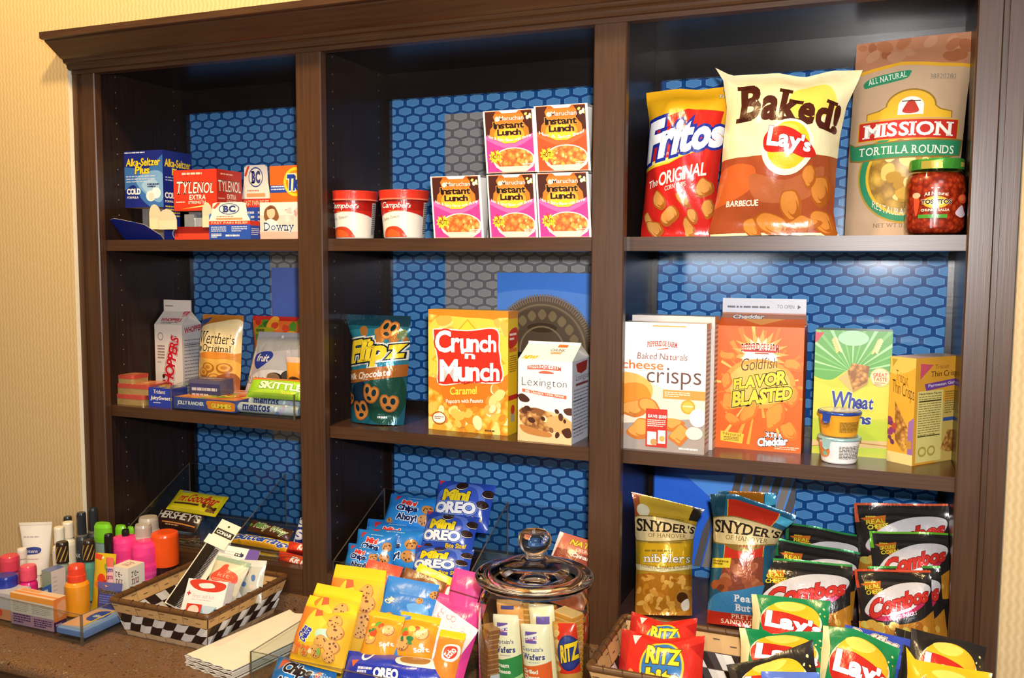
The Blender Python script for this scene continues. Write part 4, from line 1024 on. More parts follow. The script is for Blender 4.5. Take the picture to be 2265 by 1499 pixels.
    A.star(.21, .74, .14, 'f4cc2c', 11, .68); A.star(.21, .74, .10, 'f8dd3c', 11, .8); A.T('HOT!', .13, .70, .29, .78, '8a3a14', .03); A.line([(.18, .62), (.22, .7)], .03, 'd83a2a'); A.line([(.24, .8), (.3, .9)], .03, 'd8503a')
    A.G(.74, .86, .95, .93, 3, 'fbe8dc', 4); A.R(.04, .985, .96, 1, 'e0a08a')
    art_flat(s, A, o, eu, ev); flush(s, t, 'card_sleeve'); return t
noodle_cup('cup0', 'pink and orange noodle cup, leftmost of the bottom row'); noodle_cup('cup1', 'pink and orange noodle cup in the middle of the bottom row of three')
noodle_cup('cup2', 'pink and orange noodle cup at right end of bottom row, against the post'); noodle_cup('cup3', 'pink and orange noodle cup on the upper row of the stack, left one')
noodle_cup('cup4', 'all-orange beef noodle cup on top right of the noodle cup stack', True)

# ------------------------------------------------------------------ top shelf, right bay: chip bags and a salsa jar
A = Art('g', 1.89)
A.R(0, 0, 1, .46, 'f3b21e'); A.P([(0, .52), (1, .36), (1, 1), (0, 1)], 'c9231c'); A.P([(0, .56), (.4, .52), (1, .38), (1, .35), (.5, .46), (0, .5)], 'f5c22a'); A.P([(.02, .34), (.2, .22), (.55, .15), (.97, .17), (.95, .36), (.5, .47), (.06, .52)], 'cf271d')
A.P([(0, .535), (.4, .51), (1, .37), (1, .355), (.5, .47), (0, .515)], 'fbe07a')
A.T('Fritos', .02, .18, 1.0, .46, 'ffffff', .05, it=.12, slope=-.05, ol=[('1f2f96', .07)], grow=(1.2, .85), part='logo'); A.T('BRAND', .30, .44, .58, .458, 'f0c0a0', .0, track=.3, slope=-.01)
A.T('The', .10, .62, .25, .67, 'fdf0dc', .01, it=.1, slope=-.01); A.T('ORIGINAL', .27, .545, .88, .635, 'fdf0dc', .02, slope=-.035); A.T('CORN CHIPS', .36, .655, .64, .685, 'fdf0dc', 0, slope=-.015)
for i, (x, y, r) in enumerate([(.28, .76, .15), (.62, .77, .13), (.87, .68, .13), (.42, .86, .15), (.12, .88, .12), (.22, .95, .14), (.66, .95, .14), (.92, .82, .13), (.72, .86, .1)]): A.chip(x, y, r, i+3, 'a85e20', 'd8964a')
A.T('0g', .90, .01, 1.0, .045, 'ffffff', .04, ol=[('1a1a1a', .05)]); A.T('Trans Fat', .86, .055, 1.12, .08, 'ffffff', .01, ol=[('1a1a1a', .05)])
bag('fritos', 'chip_bag', 'red and yellow corn chip bag at left of the top right shelf', 'chip bag', .045, 'e8a81c.g', A, prof=[(0, -.02, 1.10), (.06, -.01, 1.1), (.2, .04, 1.03), (.42, .03, .99), (.6, .02, .96), (.8, .0, .95), (.94, -.02, .98), (1, -.02, 1.0)], top=[(0, 0), (.4, .012), (.62, -.008), (1, .004)], seal=(.05, .0), gb=.35, crum=.008, seed=3)
A = Art('g', 1.34)
A.R(0, 0, 1, 1, 'f1e3b2'); A.P([(-.05, .535), (.3, .535), (.6, .525), (1.05, .54), (1.05, .985), (0, .985)], 'a24a26'); A.B([(-.1, .68), (.1, .58), (.33, .60), (.3, .74), (-.1, .84)], 'c9602a'); A.B([(.3, .64), (.6, .68), (.9, .60), (.8, .78), (.4, .8)], 'b06038')
A.B([(.56, .14), (.8, .1), (.92, .26), (.6, .36)], 'f6d95c')
A.T('Baked!', .12, .10, .97, .34, '4c2013', .045, sf=1, slope=.045, arc=.03, grow=(1.3, .95), part='lettering')
A.E(.595, .49, .215, .165, 'f8f0d0'); A.E(.60, .48, .175, .14, 'f3c027'); A.E(.58, .405, .10, .05, 'f8dc58')
A.B([(.40, .42), (.48, .37), (.62, .385), (.75, .45), (.83, .535), (.74, .555), (.62, .525), (.46, .52), (.40, .49)], 'c8251d')
A.T("Lay's", .42, .385, .78, .53, 'ffffff', .04, it=.06, slope=.025, ol=[('8f140f', .02)], grow=(1.25, .85), part='logo')
A.T('BARBECUE', .12, .79, .4, .825, 'f6e6cf', .025)
for i, (x, y, r) in enumerate([(.66, .82, .14), (.88, .74, .13), (.9, .92, .13), (.52, .94, .15), (.76, .93, .13), (.36, .96, .11), (.8, .66, .09)]): A.chip(x, y, r, i+11, 'a8591a', 'd08236')
bag('baked', 'chip_bag', 'large cream and brown barbecue baked chip bag at middle of the top right shelf', 'chip bag', .06, 'f1e3b2.g', A, prof=[(0, -.01, 1.15), (.07, .06, 1.12), (.22, .10, 1.04), (.4, .08, 1.0), (.6, .07, .98), (.85, .02, .97), (.97, -.02, 1.0), (1, .0, 1.02)], top=[(0, .06), (.12, .0), (.45, -.01), (.62, -.045), (.8, -.01), (1, -.02)], seal=(.05, .03), gb=.45, crum=.010, seed=8, wave=.004)
A = Art('p', 1.88)
A.P([(0, 0), (1, 0), (1, .155), (.75, .15), (.4, .13), (0, .165)], 'b47a58'); A.bits(.05, .02, .95, .12, 14, .07, ['ab6a44', 'bd8866', 'a05f3a'], 3)
A.P([(0, .165), (.4, .13), (.75, .15), (1, .155), (1, .172), (.75, .168), (.4, .148), (0, .183)], 'e3a92a')
A.B([(.1, .22), (.2, .195), (.47, .18), (.49, .2), (.44, .225), (.2, .245), (.11, .25)], '2f8a5e'); A.T('ALL NATURAL', .13, .195, .46, .225, 'f4f6ea', .005, sf=1, rot=-.13); A.T('38820280', .66, .205, .88, .23, '7c7468', -.005)
A.P([(.14, .42), (.14, .385), (.24, .375), (.3, .36)]+[(.52+.22*math.cos(a), .36-.085*math.sin(a)) for a in np.linspace(PI, 0, 17)]+[(.78, .375), (.88, .385), (.88, .42)], '9a7428'); A.P([(.15, .42), (.15, .39), (.25, .38), (.31, .362)]+[(.52+.205*math.cos(a), .362-.078*math.sin(a)) for a in np.linspace(PI, 0, 17)]+[(.77, .38), (.87, .39), (.87, .42)], 'eab52c')
A.P([(.41, .405), (.41, .36)]+[(.52+.11*math.cos(a), .36-.045*math.sin(a)) for a in np.linspace(PI, 0, 11)]+[(.63, .36), (.63, .405)], 'f8f2e6'); A.B([(.45, .39), (.47, .36), (.5, .335), (.54, .335), (.57, .36), (.59, .39), (.52, .4)], 'b9301c', 4); A.R(.44, .335, .6, .34, '3a2a20')
A.E(.52, .70, .42, .235, 'b79132', 44); A.E(.52, .70, .405, .225, '2f8a5e', 44); A.E(.52, .70, .35, .195, 'eab52c', 44); A.E(.52, .70, .325, .18, 'tortilla', 40); A.bits(.3, .6, .72, .82, 16, .07, ['cfa440', 'e0bf62', 'b98c30', 'ecd48a'], 5)
A.R(.075, .425, .945, .525, 'd9a22c'); A.R(.085, .43, .935, .52, 'c42a1e'); A.T('MISSION', .12, .44, .9, .51, 'fdf6ea', .03, sf=1, part='logo', grow=(1, 1))
A.P([(.0, .515), (.06, .54), (.98, .52), (1.0, .515), (.98, .60), (.9, .61), (.1, .625), (.02, .615)], '8a7030'); A.P([(.01, .525), (.06, .545), (.98, .528), (.97, .597), (.9, .603), (.1, .617), (.03, .608)], '2f8a5e'); A.T('TORTILLA ROUNDS', .1, .555, .92, .595, 'f6f2e0', .005, sf=1)
A.T('RESTAURANT STYLE', .24, .86, .78, .895, 'e6e8cc', 0, sf=1, arc=-.045); A.T('NET WT 13 OZ', .26, .935, .62, .955, '6a5a40', -.005, sf=1)
bag('mission', 'tortilla_chip_bag', 'tall brown paper tortilla chip bag with green banner on the top right shelf', 'chip bag', .05, 'c6a583.p', A, prof=[(0, .05, 1.08), (.3, .03, 1.03), (.6, .01, 1.0), (1, 0, .98)], top=[(0, -.008), (.6, .008), (1, .012)], seal=(.06, 0), gb=.75, crum=.003, seed=4, bend=.0)
# salsa jar
t, W, H, _ = at('salsa', 'salsa_jar', 'glass jar of red salsa with green lid in front of brown tortilla bag', 'jar'); R = W/2
g = MB(); g.lathe([(0, .0005), (R*.85, .0005), (R*.97, .004), (R, .012), (R, H*.66), (R*.97, H*.76), (R*.84, H*.83), (R*.82, H*.9)], 'thinjar', 48); g.build('glass_jar', t)
s = MB(); k = .975; s.lathe([(0, .004), (R*.84*k, .004), (R*k, .014), (R*k, H*.66), (R*.95*k, H*.76), (R*.83*k, H*.82), (0, H*.82)], 'salsa', 48); s.build('salsa', t)
l = MB(); l.lathe([(R*.84, H*.86), (R*.90, H*.86), (R*.90, H*.975), (R*.88, H*.995)], '4aa03a.f', 48); l.lathe([(R*.88, H*.995), (R*.8, H), (0, H)], '3f9434.f', 48)
for a in np.linspace(-2.9, -.3, 5): pass
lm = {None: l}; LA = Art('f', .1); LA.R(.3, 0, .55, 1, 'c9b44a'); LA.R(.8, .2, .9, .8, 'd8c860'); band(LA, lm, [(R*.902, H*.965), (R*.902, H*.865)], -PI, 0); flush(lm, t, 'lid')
lab = {}; A = Art('g', .62); A.T('All Natural', .36, .12, .60, .22, 'f6ead0', .015, arc=.03); A.E(.48, .42, .13, .17, 'f0b02a'); A.E(.48, .42, .09, .11, 'f8de6a'); A.T('TOSTITOS', .33, .34, .64, .47, '33120e', .04, ol=[('f9efd8', .03)]); A.T('CHUNKY SALSA', .33, .60, .62, .67, 'f6ead0', .02); A.R(.30, .76, .60, .86, '4a9a34')
A.C(.80, .32, .08, 'e0502a'); A.C(.79, .30, .05, 'ee7444'); A.B([(.69, .72), (.78, .5), (.83, .66), (.86, .76), (.77, .84)], 'e8cdd6'); A.B([(.24, .3), (.28, .2), (.31, .4), (.28, .8), (.25, .6)], 'e2502a'); A.C(.27, .22, .05, 'eeb890')
A.C(.44, .02, .012, 'fdeedd'); A.C(.5, .02, .012, 'fdeedd')
band(A, lab, [(R*1.002, H*.62), (R*1.002, .02)], -PI*1.0, PI*.02); flush(lab, t, 'printed_label')

# ------------------------------------------------------------------ middle shelf, left bay: candy
def gable(pl, label, cat, base, F=None, R=None, S=None, K=None, hs=.05, hk=.025, kbase=None, name='carton', D=None, T_R=None):
    """gable-top carton: body W x H x D, sloped roof rising hs to a ridge fin hk tall"""
    t, W, H, d = at(pl, 'gable_carton', label, cat); D = D or d; h = W/2
    mbs = {None: MB()}; m = mbs[None]; m.box(-h, h, 0, D, 0, H, base, skip='T')
    art_flat(mbs, F, (-h, 0, H), (W, 0, 0), (0, 0, -H)); art_flat(mbs, R, (h, 0, H), (0, D, 0), (0, 0, -H)); flush(mbs, t, 'carton_body')
    g = {None: MB()}; m = g[None]; hw = h*.985; c = D/2; z1 = H+hs; e = .0016
    m.quad((-h, 0, H), (h, 0, H), (hw, c-e, z1), (-hw, c-e, z1), base); m.quad((h, D, H), (-h, D, H), (-hw, c+e, z1), (hw, c+e, z1), base)
    for sg in (-1, 1):                      # folded-in ends
        ins = sg*h*.62
        a, b_, tp = (sg*h, 0, H), (sg*h, D, H), (ins, c, z1-.004)
        q = [a, b_, tp] if sg > 0 else [b_, a, tp]; m.tris([q], base)
        m.tris([[(sg*hw, c-e, z1), tp, a] if sg < 0 else [a, tp, (sg*hw, c-e, z1)]], 'cfc8bc.c'); m.tris([[b_, tp, (sg*hw, c+e, z1)] if sg < 0 else [(sg*hw, c+e, z1), tp, b_]], 'cfc8bc.c')
    art_flat(g, S, (-hw, c-e, z1), (2*hw, 0, 0), (-(h-hw)*0, -(c-e), -hs)); flush(g, t, 'gable_top')
    k = {None: MB()}; k[None].box(-hw, hw, c-e, c+e, z1, z1+hk, kbase or base); art_flat(k, K, (-hw, c-e, z1+hk), (2*hw, 0, 0), (0, 0, -hk)); flush(k, t, 'ridge_fin'); return t
A = Art('c', 1.74)
A.T('WHOPPERS', -.22, .47, 1.30, .68, 'c9202c', .04, rot=-1.32, ol=[('ffffff', .03), ('7a1018', .06)], grow=(1.15, .95), part='logo'); A.C(.3, .70, .05, '3a1d14')
A.ring(.22, .16, .1, .055, .02, '8a7f78', 20); A.G(.1, .28, .36, .48, 5, '8a6f68', 3, .5); A.G(.08, .5, .32, .54, 1, 'b8a8a0', 3)
R_ = Art('c', 2.1); R_.R(0, 0, 1, 1, 'cfc8c4'); R_.T('WHOPPERS', .12, .02, 1.1, .1, 'b8243a', .03, slope=-.02); R_.G(.1, .2, .9, .95, 16, '8d8a94', 2, .35); R_.R(.1, .27, .9, .28, '55525c'); R_.R(.1, .82, .7, .83, '55525c')
S = Art('c', .5); S.T('WHOPPERS', .12, .52, .88, .76, 'c4425a', .03, ol=[('a01a30', .015)]); S.G(.2, .8, .8, .96, 2, '5c5450', 3); S.bits(.75, .05, .95, .3, 8, .07, ['c9505f', 'e0a0a0'], 2)
K = Art('c', .3); K.G(.06, .5, .42, .68, 1, '6a645e', 5)
gable('whop', 'white gable-top malted milk ball carton with slanted red lettering', 'candy carton', 'e2d6cc.c', A, R_, S, K, .032, .028)
A = Art('g', 1.6)
A.R(0, 0, 1, 1, 'd8923a'); A.P([(0, 0), (1, 0), (1, .06), (.5, .1), (0, .2)], 'b8742c'); A.B([(.0, .18), (.5, .08), (1, .07), (1, .42), (0, .46)], 'f2d9a2'); A.P([(0, .07), (.25, .03), (.22, .09), (0, .16)], '3a4a8a')
A.T("Werther's", .08, .19, .92, .33, '33210f', .0, sf=1, ol=[('f4e2b8', .02)], grow=(1.3, .95)); A.T('Original', .24, .335, .88, .44, '33210f', .0, sf=1, ol=[('f4e2b8', .02)], grow=(1.2, 1)); A.C(.15, .39, .05, '5c6a58')
A.B([(.05, .47), (.4, .42), (.9, .43), (.95, .46), (.5, .5)], 'e08a30'); A.B([(.02, .52), (.5, .5), (.98, .53), (1, .85), (0, .85)], 'e6b04e')
for i, (x, y) in enumerate([(.42, .6), (.76, .6), (.56, .72), (.28, .66), (.84, .76)]):
    A.E(x, y, .15, .06, 'b06a20'); A.E(x, y-.008, .11, .042, 'e8a848'); A.E(x, y-.008, .06, .02, 'c07c2c')
A.E(.2, .82, .14, .07, 'f0c568'); A.B([(.5, .75), (.95, .66), (1, 1), (.6, 1)], '9a5526'); A.bits(.1, .86, .95, .99, 14, .09, ['a8622a', '8a4a20', 'c98038'], 3)
bag('werther', 'candy_bag', 'golden caramel candy bag beside the white gable-top carton', 'candy bag', .03, 'd0882f.g', A, seal=(.04, .0), gb=.45, seed=5, crum=.006, prof=[(0, .03, 1.0), (.06, .03, 1), (.3, .0, .98), (.7, -.01, .97), (1, .0, .96)])
A = Art('f', .95)
A.R(0, 0, 1, 1, 'b4b4ba'); A.P([(0, .3), (1, .2), (1, 1), (0, 1)], 'c6c4cc'); A.B([(.1, .6), (.5, .5), (1, .6), (1, 1), (0, 1)], 'ece8ee')
A.B([(.14, .30), (.34, .26), (.42, .32), (.34, .42), (.2, .5), (.12, .4)], '2b3c9c'); A.T('fruit', .16, .30, .36, .4, 'f4f0f4', .02, it=.15)
A.T('sugar', .02, .60, .34, .74, '54505c', -.012); A.T('free', .08, .76, .3, .88, '54505c', -.012)
A.E(.52, .62, .13, .085, '2c221f', rot=.2); A.E(.49, .60, .1, .06, '8f6f54', rot=.2); A.E(.7, .60, .11, .10, '2a2422', rot=.5); A.E(.69, .58, .08, .07, '4c4440', rot=.5); A.C(.42, .06, .02, 'f6f4f2')
bag('sugarfree', 'candy_bag', 'silver sugar free candy bag with dark round candies, leaning by the post', 'candy bag', .028, 'b4b4ba.f', A, prof=[(0, .14, 1), (.08, .13, 1), (.3, .09, 1), (.6, .05, 1), (.9, .0, 1.0), (1, -.02, 1.0)], seal=(.08, .03), crum=.008, seed=9)
A = Art('g', 1.2)
A.R(0, 0, 1, 1, 'e8702c'); A.R(0, 0, 1, .05, 'c9261f'); A.bits(0, .05, 1, .3, 26, .09, ['c8341f', '5a8a2c', 'f0a030', '8aa836', 'd84a2a', '3f6a28'], 4); A.P([(.05, .13), (.4, .13), (.42, .18), (.38, .21), (.05, .21)], 'a8a020'); A.G(.09, .15, .36, .19, 1, '4c5a18', 3, .8)
A.T('SAVERS', .45, .24, 1.1, .36, '2a3ca0', .05, ol=[('ffffff', .05)])
bag('saver', 'candy_bag', 'fruit gummy bag with green and orange print, behind the silver bag', 'candy bag', .025, 'e8702c.g', A, seal=(.05, .04), seed=2)
# tins
def tin(label, x, y, z, w, d, h, rz, seed):
    t = thing('candy_tin', label, 'tin', (x, y, z), (0, 0, rz), 'red and gold candy tins stacked at left')
    def rb(m, w, d, z0, z1, key, r=.008):
        a = [(sx*(w/2-r)+r*math.cos(q), sy*(d/2-r)+r*math.sin(q)) for sx, sy, q0 in ((1, 1, 0), (-1, 1, PI/2), (-1, -1, PI), (1, -1, 3*PI/2)) for q in np.linspace(q0, q0+PI/2, 5)]
        a.append(a[0]); P = np.array([[(px, py, z0) for px, py in a], [(px, py, z1) for px, py in a]]); m.grid(P, key, wrapu=True)
        m.tris([[(0, 0, z1), (*a[i], z1), (*a[i+1], z1)] for i in range(len(a)-1)], key); m.tris([[(0, 0, z0), (*a[i+1], z0), (*a[i], z0)] for i in range(len(a)-1)], key)
    b = MB(); rb(b, w*.985, d*.985, 0, h*.72, 'b79a62.f'); b.build('tin_body', t)
    l = {None: MB()}; rb(l[None], w, d, h*.58, h, 'd2564a.f'); A = Art('g', d/w); A.R(.05, .08, .95, .92, 'dba05a'); A.R(.08, .14, .92, .86, 'd8694c'); A.G(.2, .3, .8, .7, 3, 'f0d8a8', seed); art_flat(l, A, (-w/2, d/2, h), (w, 0, 0), (0, -d, 0)); flush(l, t, 'tin_lid')
tin('large red-lidded gold candy tin at the foot of the tin stack', .083, .078, -.3590, .118, .075, .0245, 0, 1)
tin('large red-lidded gold candy tin in the middle of the tin stack', .093, .082, -.3344, .118, .075, .0245, .03, 2)
tin('small red-lidded candy tin on top of the tin stack', .067, .074, -.3098, .075, .055, .020, .02, 3)
t, W, H, D = at('juicy', 'candy_box', 'small blue gum box beside the red candy tins', 'box'); A = Art('c', H/W)
A.R(0, 0, 1, 1, '2a3ca6'); A.T('JuicySweets', .08, .42, .98, .68, 'f4f2ee', .02, it=.1, ol=[('6a1430', .03)]); A.T('Trident', .2, .1, .7, .3, 'f6e9c8', 0, it=.1); A.G(.2, .75, .7, .85, 1, 'c8cbe8', 3)
TT = Art('c', D/W); TT.R(0, 0, 1, 1, '33439c'); TT.bits(.05, .05, .95, .95, 14, .13, ['c9a83a', 'e6dcb8', '5a4a34', 'b98a2a'], 4)
carton_mesh(t, W, H, D, '2a3ca6.c', A, T=TT)
# clear acrylic tray with its sweets
def acrylic_tray(name, label, loc, rz, w, d, hf, hb, th=.003, group=None, slope=True):
    """open tray: floor, low front, back and two sides; front left corner at the origin"""
    t = thing(name, label, 'tray', loc, (0, 0, rz), group)
    def wall(nm, p0, p1, h0, h1):
        m = MB(); p0 = np.array(p0, float); p1 = np.array(p1, float); u = (p1-p0)/np.linalg.norm(p1-p0); n = np.array([-u[1], u[0]])*th
        P = lambda q, z, s: (q[0]+n[0]*s, q[1]+n[1]*s, z)
        m.quad(P(p0, 0, 0), P(p1, 0, 0), P(p1, h1, 0), P(p0, h0, 0), 'acrylic'); m.quad(P(p1, 0, 1), P(p0, 0, 1), P(p0, h0, 1), P(p1, h1, 1), 'acrylic')
        m.quad(P(p0, h0, 0), P(p1, h1, 0), P(p1, h1, 1), P(p0, h0, 1), 'acrylic_edge')
        m.quad(P(p0, 0, 1), P(p0, 0, 0), P(p0, h0, 0), P(p0, h0, 1), 'acrylic_edge'); m.quad(P(p1, 0, 0), P(p1, 0, 1), P(p1, h1, 1), P(p1, h1, 0), 'acrylic_edge')
        m.build(nm, t)
    wall('front_wall', (0, 0), (w, 0), hf, hf); wall('side_wall', (w, 0), (w, d), hf, hb); wall('back_wall', (w, d), (0, d), hb, hb); wall('side_wall', (0, d), (0, 0), hb, hf)
    m = MB(); m.box(th, w-th, th, d-th, .0003, th, 'acrylic'); m.build('tray_floor', t); return t
p = PL['atray']
acrylic_tray('acrylic_tray', 'clear acrylic tray of sweets on the middle shelf', (p[0]-p[6]/2, p[1], -.3588), 0, p[6], .15, .055, .075)
t, W, H, D = at('gummies', 'gummy_box', 'flat blue gummy candy box lying in the acrylic tray', 'box'); A = Art('c', H/W)
A.R(0, 0, 1, 1, '3c4a94'); A.T('JOLLY RANCHER', .06, .28, .50, .72, 'f4f4f4', .03, grow=(1.1, 1)); A.B([(.54, .3), (.6, .12), (.98, .2), (.98, .9), (.6, .85), (.56, .6)], 'f08a24'); A.T('GUMMIES', .62, .32, .94, .74, 'f8e03c', .04, ol=[('c8501a', .03)])
TT = Art('c', D/W); TT.R(0, 0, 1, 1, 'ee8030'); TT.bits(.02, .05, .98, .95, 16, .13, ['f6a030', 'e8d040', 'd84a2a', 'f0b84a', '9ab83a'], 7); TT.T('GUMMIES', .3, .3, .8, .6, 'f8e03c', .04)
carton_mesh(t, W, H, D, '3c4a94.c', A, T=TT)
def mint_roll(label, x0, x1, y, z, r):
    t = thing('mint_roll', label, 'mint roll', ((x0+x1)/2, y, z), (0, 0, 0), 'mint rolls in the tray'); L = x1-x0; n = 20
    mbs = {None: MB()}; m = mbs[None]; an = np.linspace(0, 2*PI, n+1)
    xs = [-L/2, -L/2+.006, L/2-.006, L/2]; rs = [r*.8, r, r, r*.8]
    P = np.array([[(x, -q*math.cos(a), r-q*math.sin(a)*-1) for a in an] for x, q in zip(xs, rs)]); m.grid(P, 'e6ecf4.f', flip=True, wrapu=True)
    for x, s in ((-L/2, -1), (L/2, 1)): m.tris([[(x, 0, r), (x, r*.8*math.cos(an[i]), r+r*.8*math.sin(an[i])), (x, r*.8*math.cos(an[i+1]), r+r*.8*math.sin(an[i+1]))] if s > 0 else [(x, 0, r), (x, r*.8*math.cos(an[i+1]), r+r*.8*math.sin(an[i+1])), (x, r*.8*math.cos(an[i]), r+r*.8*math.sin(an[i]))] for i in range(n)], 'c8d4e4.f')
    A = Art('g', .2); A.T('mentos', .06, .26, .56, .74, '26307c', .03, sf=1); A.bits(.58, .1, .95, .9, 12, .04, ['b8c8e8', '7f9fd8', 'c9b4d8', 'ffffff'], 3)
    a = np.linspace(.62*PI, -.42*PI, 13); R2 = r*1.015; G = np.stack([np.stack([x*np.ones(13), -R2*np.cos(a), r+R2*np.sin(a)], -1) for x in np.linspace(-L/2+.006, L/2-.006, 16)], 1)
    N = -gridnormals(G)
    if (N[..., 1]*(G[..., 1])).sum() < 0: N = -N
    art_grid(mbs, A, G, N); flush(mbs, t, 'mint_roll_wrapper'); return t
p = PL['mentos']; mint_roll('white and blue mint roll lying at the front of the acrylic tray', p[0]-p[6]/2, p[0]+p[6]/2-.006, p[1]+.012, -.3555, .0115)
mint_roll('white and blue mint roll behind and above the front mint roll', p[0]-p[6]/2+.012, p[0]+p[6]/2-.006, p[1]+.0365, -.3445, .0115)
A = Art('g', .42)
A.R(0, 0, 1, 1, '9ccf2c'); A.R(0, 0, 1, .14, 'e07a30'); A.B([(.1, .75), (.5, .6), (1, .7), (1, .95), (.1, .95)], 'b6dd3a'); A.T('SKITTLES', .22, .22, 1.05, .62, 'fbf6c8', .05, ol=[('4c8a1c', .04)], grow=(1.2, .9), rot=.03, part='logo'); A.T('Sour', .62, .66, .86, .82, 'f6ea4a', .02, it=.2)
bag('skit', 'candy_pack', 'lime green sour candy pack lying on the mint rolls', 'candy pack', .016, '9ccf2c.g', A, H=.046, seal=(.0, .0), seed=6, nu=18, nv=12, prof=[(0, .04, 1), (1, 0, 1)])
A = Art('g', 1.3); A.R(0, 0, 1, 1, 'e8962c'); A.R(0, 0, 1, .15, 'c8b0a8'); A.C(.5, .85, .4, '5a2f1c'); A.C(.48, .83, .3, '3a1d14')
bag('orangebag', 'candy_pack', 'small orange chocolate pack half hidden behind the post', 'candy pack', .015, 'e8962c.g', A, seed=3, nu=10, nv=12)
def mini_box(label, loc, rz, w, d, h, cols, seed):
    t = thing('candy_box', label, 'box', loc, (0, 0, rz)); A = Art('c', h/w); A.R(0, .15, 1, .85, cols[1]); A.G(.08, .3, .9, .75, 2, cols[2], seed); TT = Art('c', d/w); TT.R(.06, .1, .94, .9, cols[1]); TT.G(.15, .3, .85, .7, 2, cols[2], seed); carton_mesh(t, w, h, d, cols[0]+'.g', A, T=TT); return t
mini_box('clear-wrapped dark blue mint box standing in the acrylic tray', (.292, .075, -.355), .05, .085, .05, .062, ('5b5670', '3a3a6a', 'cfcbd8'), 2)
mini_box('pink and orange candy box behind the blue gummy box', (.372, .128, -.355), 0, .10, .03, .03, ('e8a080', 'e8722c', 'f6e0c0'), 4)

# ------------------------------------------------------------------ middle shelf, middle bay
A = Art('f', 1.66)
A.R(0, 0, 1, 1, '1d5f78'); A.P([(0, .15), (.5, .12), (1, .2), (1, .55), (0, .6)], '2b7f9c'); A.B([(.5, .62), (.9, .5), (1, .8), (.8, 1), (.4, .9)], '154a40'); A.R(0, 0, 1, .10, '123c50'); A.B([(.1, .7), (.4, .62), (.5, .8), (.2, .95)], '16304a')
A.bits(.2, .13, .98, .22, 9, .09, ['a06a34', 'b87a3c', '6a7f5a'], 2); A.pretzel(.70, .13, .15, .2)
A.T('Flipz', -.02, .21, .97, .48, 'f6dd3a', .05, sf=1, slope=-.045, it=.06, ol=[('16283a', .05), ('e8eef0', .10)], grow=(1.15, .95), part='logo')
A.P([(.0, .53), (1, .44), (1, .55), (0, .65)], 'a8642c'); A.T('Milk Chocolate', .06, .52, .82, .58, 'fbf2e4', .02, it=.1, slope=-.035); A.G(.3, .585, .62, .6, 1, 'f0e0cc', 3)
for x, y, r, a in ((.52, .72, .15, .3), (.30, .88, .16, -.1), (.80, .80, .14, .1), (.06, .78, .10, .4)): A.pretzel(x, y, r, a)
A.G(.62, .925, .86, .945, 1, 'e8f0f4', 4, .9)
bag('flipz', 'pretzel_pouch', 'teal foil pouch of chocolate pretzels standing on the middle shelf', 'pretzel pouch', .04, '1d5f78.f', A, prof=[(0, -.14, 1.02), (.08, -.1, 1.02), (.25, .02, 1.02), (.5, .02, 1.0), (.8, .03, .99), (1, .03, .97)], seal=(.09, 0), gb=.7, crum=.007, seed=12)
A = Art('c', 1.38)
A.R(0, 0, 1, 1, 'popcorn'); A.P([(0, 0), (1, 0), (1, .05), (.6, .07), (0, .04)], 'ec8a24'); A.B([(.0, .56), (.3, .6), (.6, .58), (1, .5), (1, .62), (.8, .7), (.3, .72), (0, .64)], 'ec8226'); A.B([(.05, .1), (.5, .06), (.95, .12), (1, .5), (.5, .55), (0, .5)], 'f6cf4e')
A.P([(.5, .07), (.97, .42), (.5, .5), (.04, .42)], 'e0a82c'); A.P([(.5, .085), (.94, .42), (.5, .49), (.07, .42)], 'f6d43c')
A.P([(.12, .58), (.84, .54), (.76, .78), (.62, .80), (.26, .80), (.2, .76)], 'e87a20')
A.bits(.02, .08, .3, .17, 7, .07, ['f8d87a', 'e8b04a'], 5); A.bits(.7, .06, .98, .16, 7, .07, ['f8d87a', 'eeb854'], 6); A.bits(0, .8, 1, .98, 40, .075, ['f8dd84', 'e6a838', 'f3c458', 'fbeab0', 'd98f2c'], 7)
kw = dict(sf=0, ol=[('d8301f', .06)])
A.B([(.06, .2), (.12, .155), (.5, .16), (.86, .14), (.9, .3), (.92, .4), (.92, .57), (.5, .59), (.14, .62), (.12, .44)], 'f6ece4'); A.B([(.075, .2), (.13, .165), (.5, .17), (.85, .15), (.885, .3), (.905, .4), (.905, .56), (.5, .58), (.15, .61), (.135, .44)], 'd8301f')
A.T('Crunch', .09, .16, .86, .345, 'ffffff', .03, slope=-.012, grow=(1.25, .95), part='logo', **kw); A.T("'n", .42, .33, .60, .395, 'ffffff', .03, part='logo'); A.T('Munch', .15, .395, .90, .58, 'ffffff', .03, slope=-.018, grow=(1.2, .95), part='logo', **kw)
A.T('Caramel', .28, .625, .62, .69, 'f8e24a', .02, slope=-.012); A.T('Popcorn with Peanuts', .23, .725, .70, .77, 'fdf6e8', .02, slope=-.014)
A.bits(.72, .62, .94, .82, 9, .075, ['f6d888', 'e8b45a', 'fbe8b4', 'd9973c'], 3)
A.E(.14, .9, .09, .04, 'f6f0e4'); A.ring(.14, .9, .09, .055, .01, 'a03a2a', 22); A.G(.08, .885, .2, .915, 2, '9a6a50', 3); A.G(.72, .965, .92, .98, 1, '5a4a2a', 3, .9)
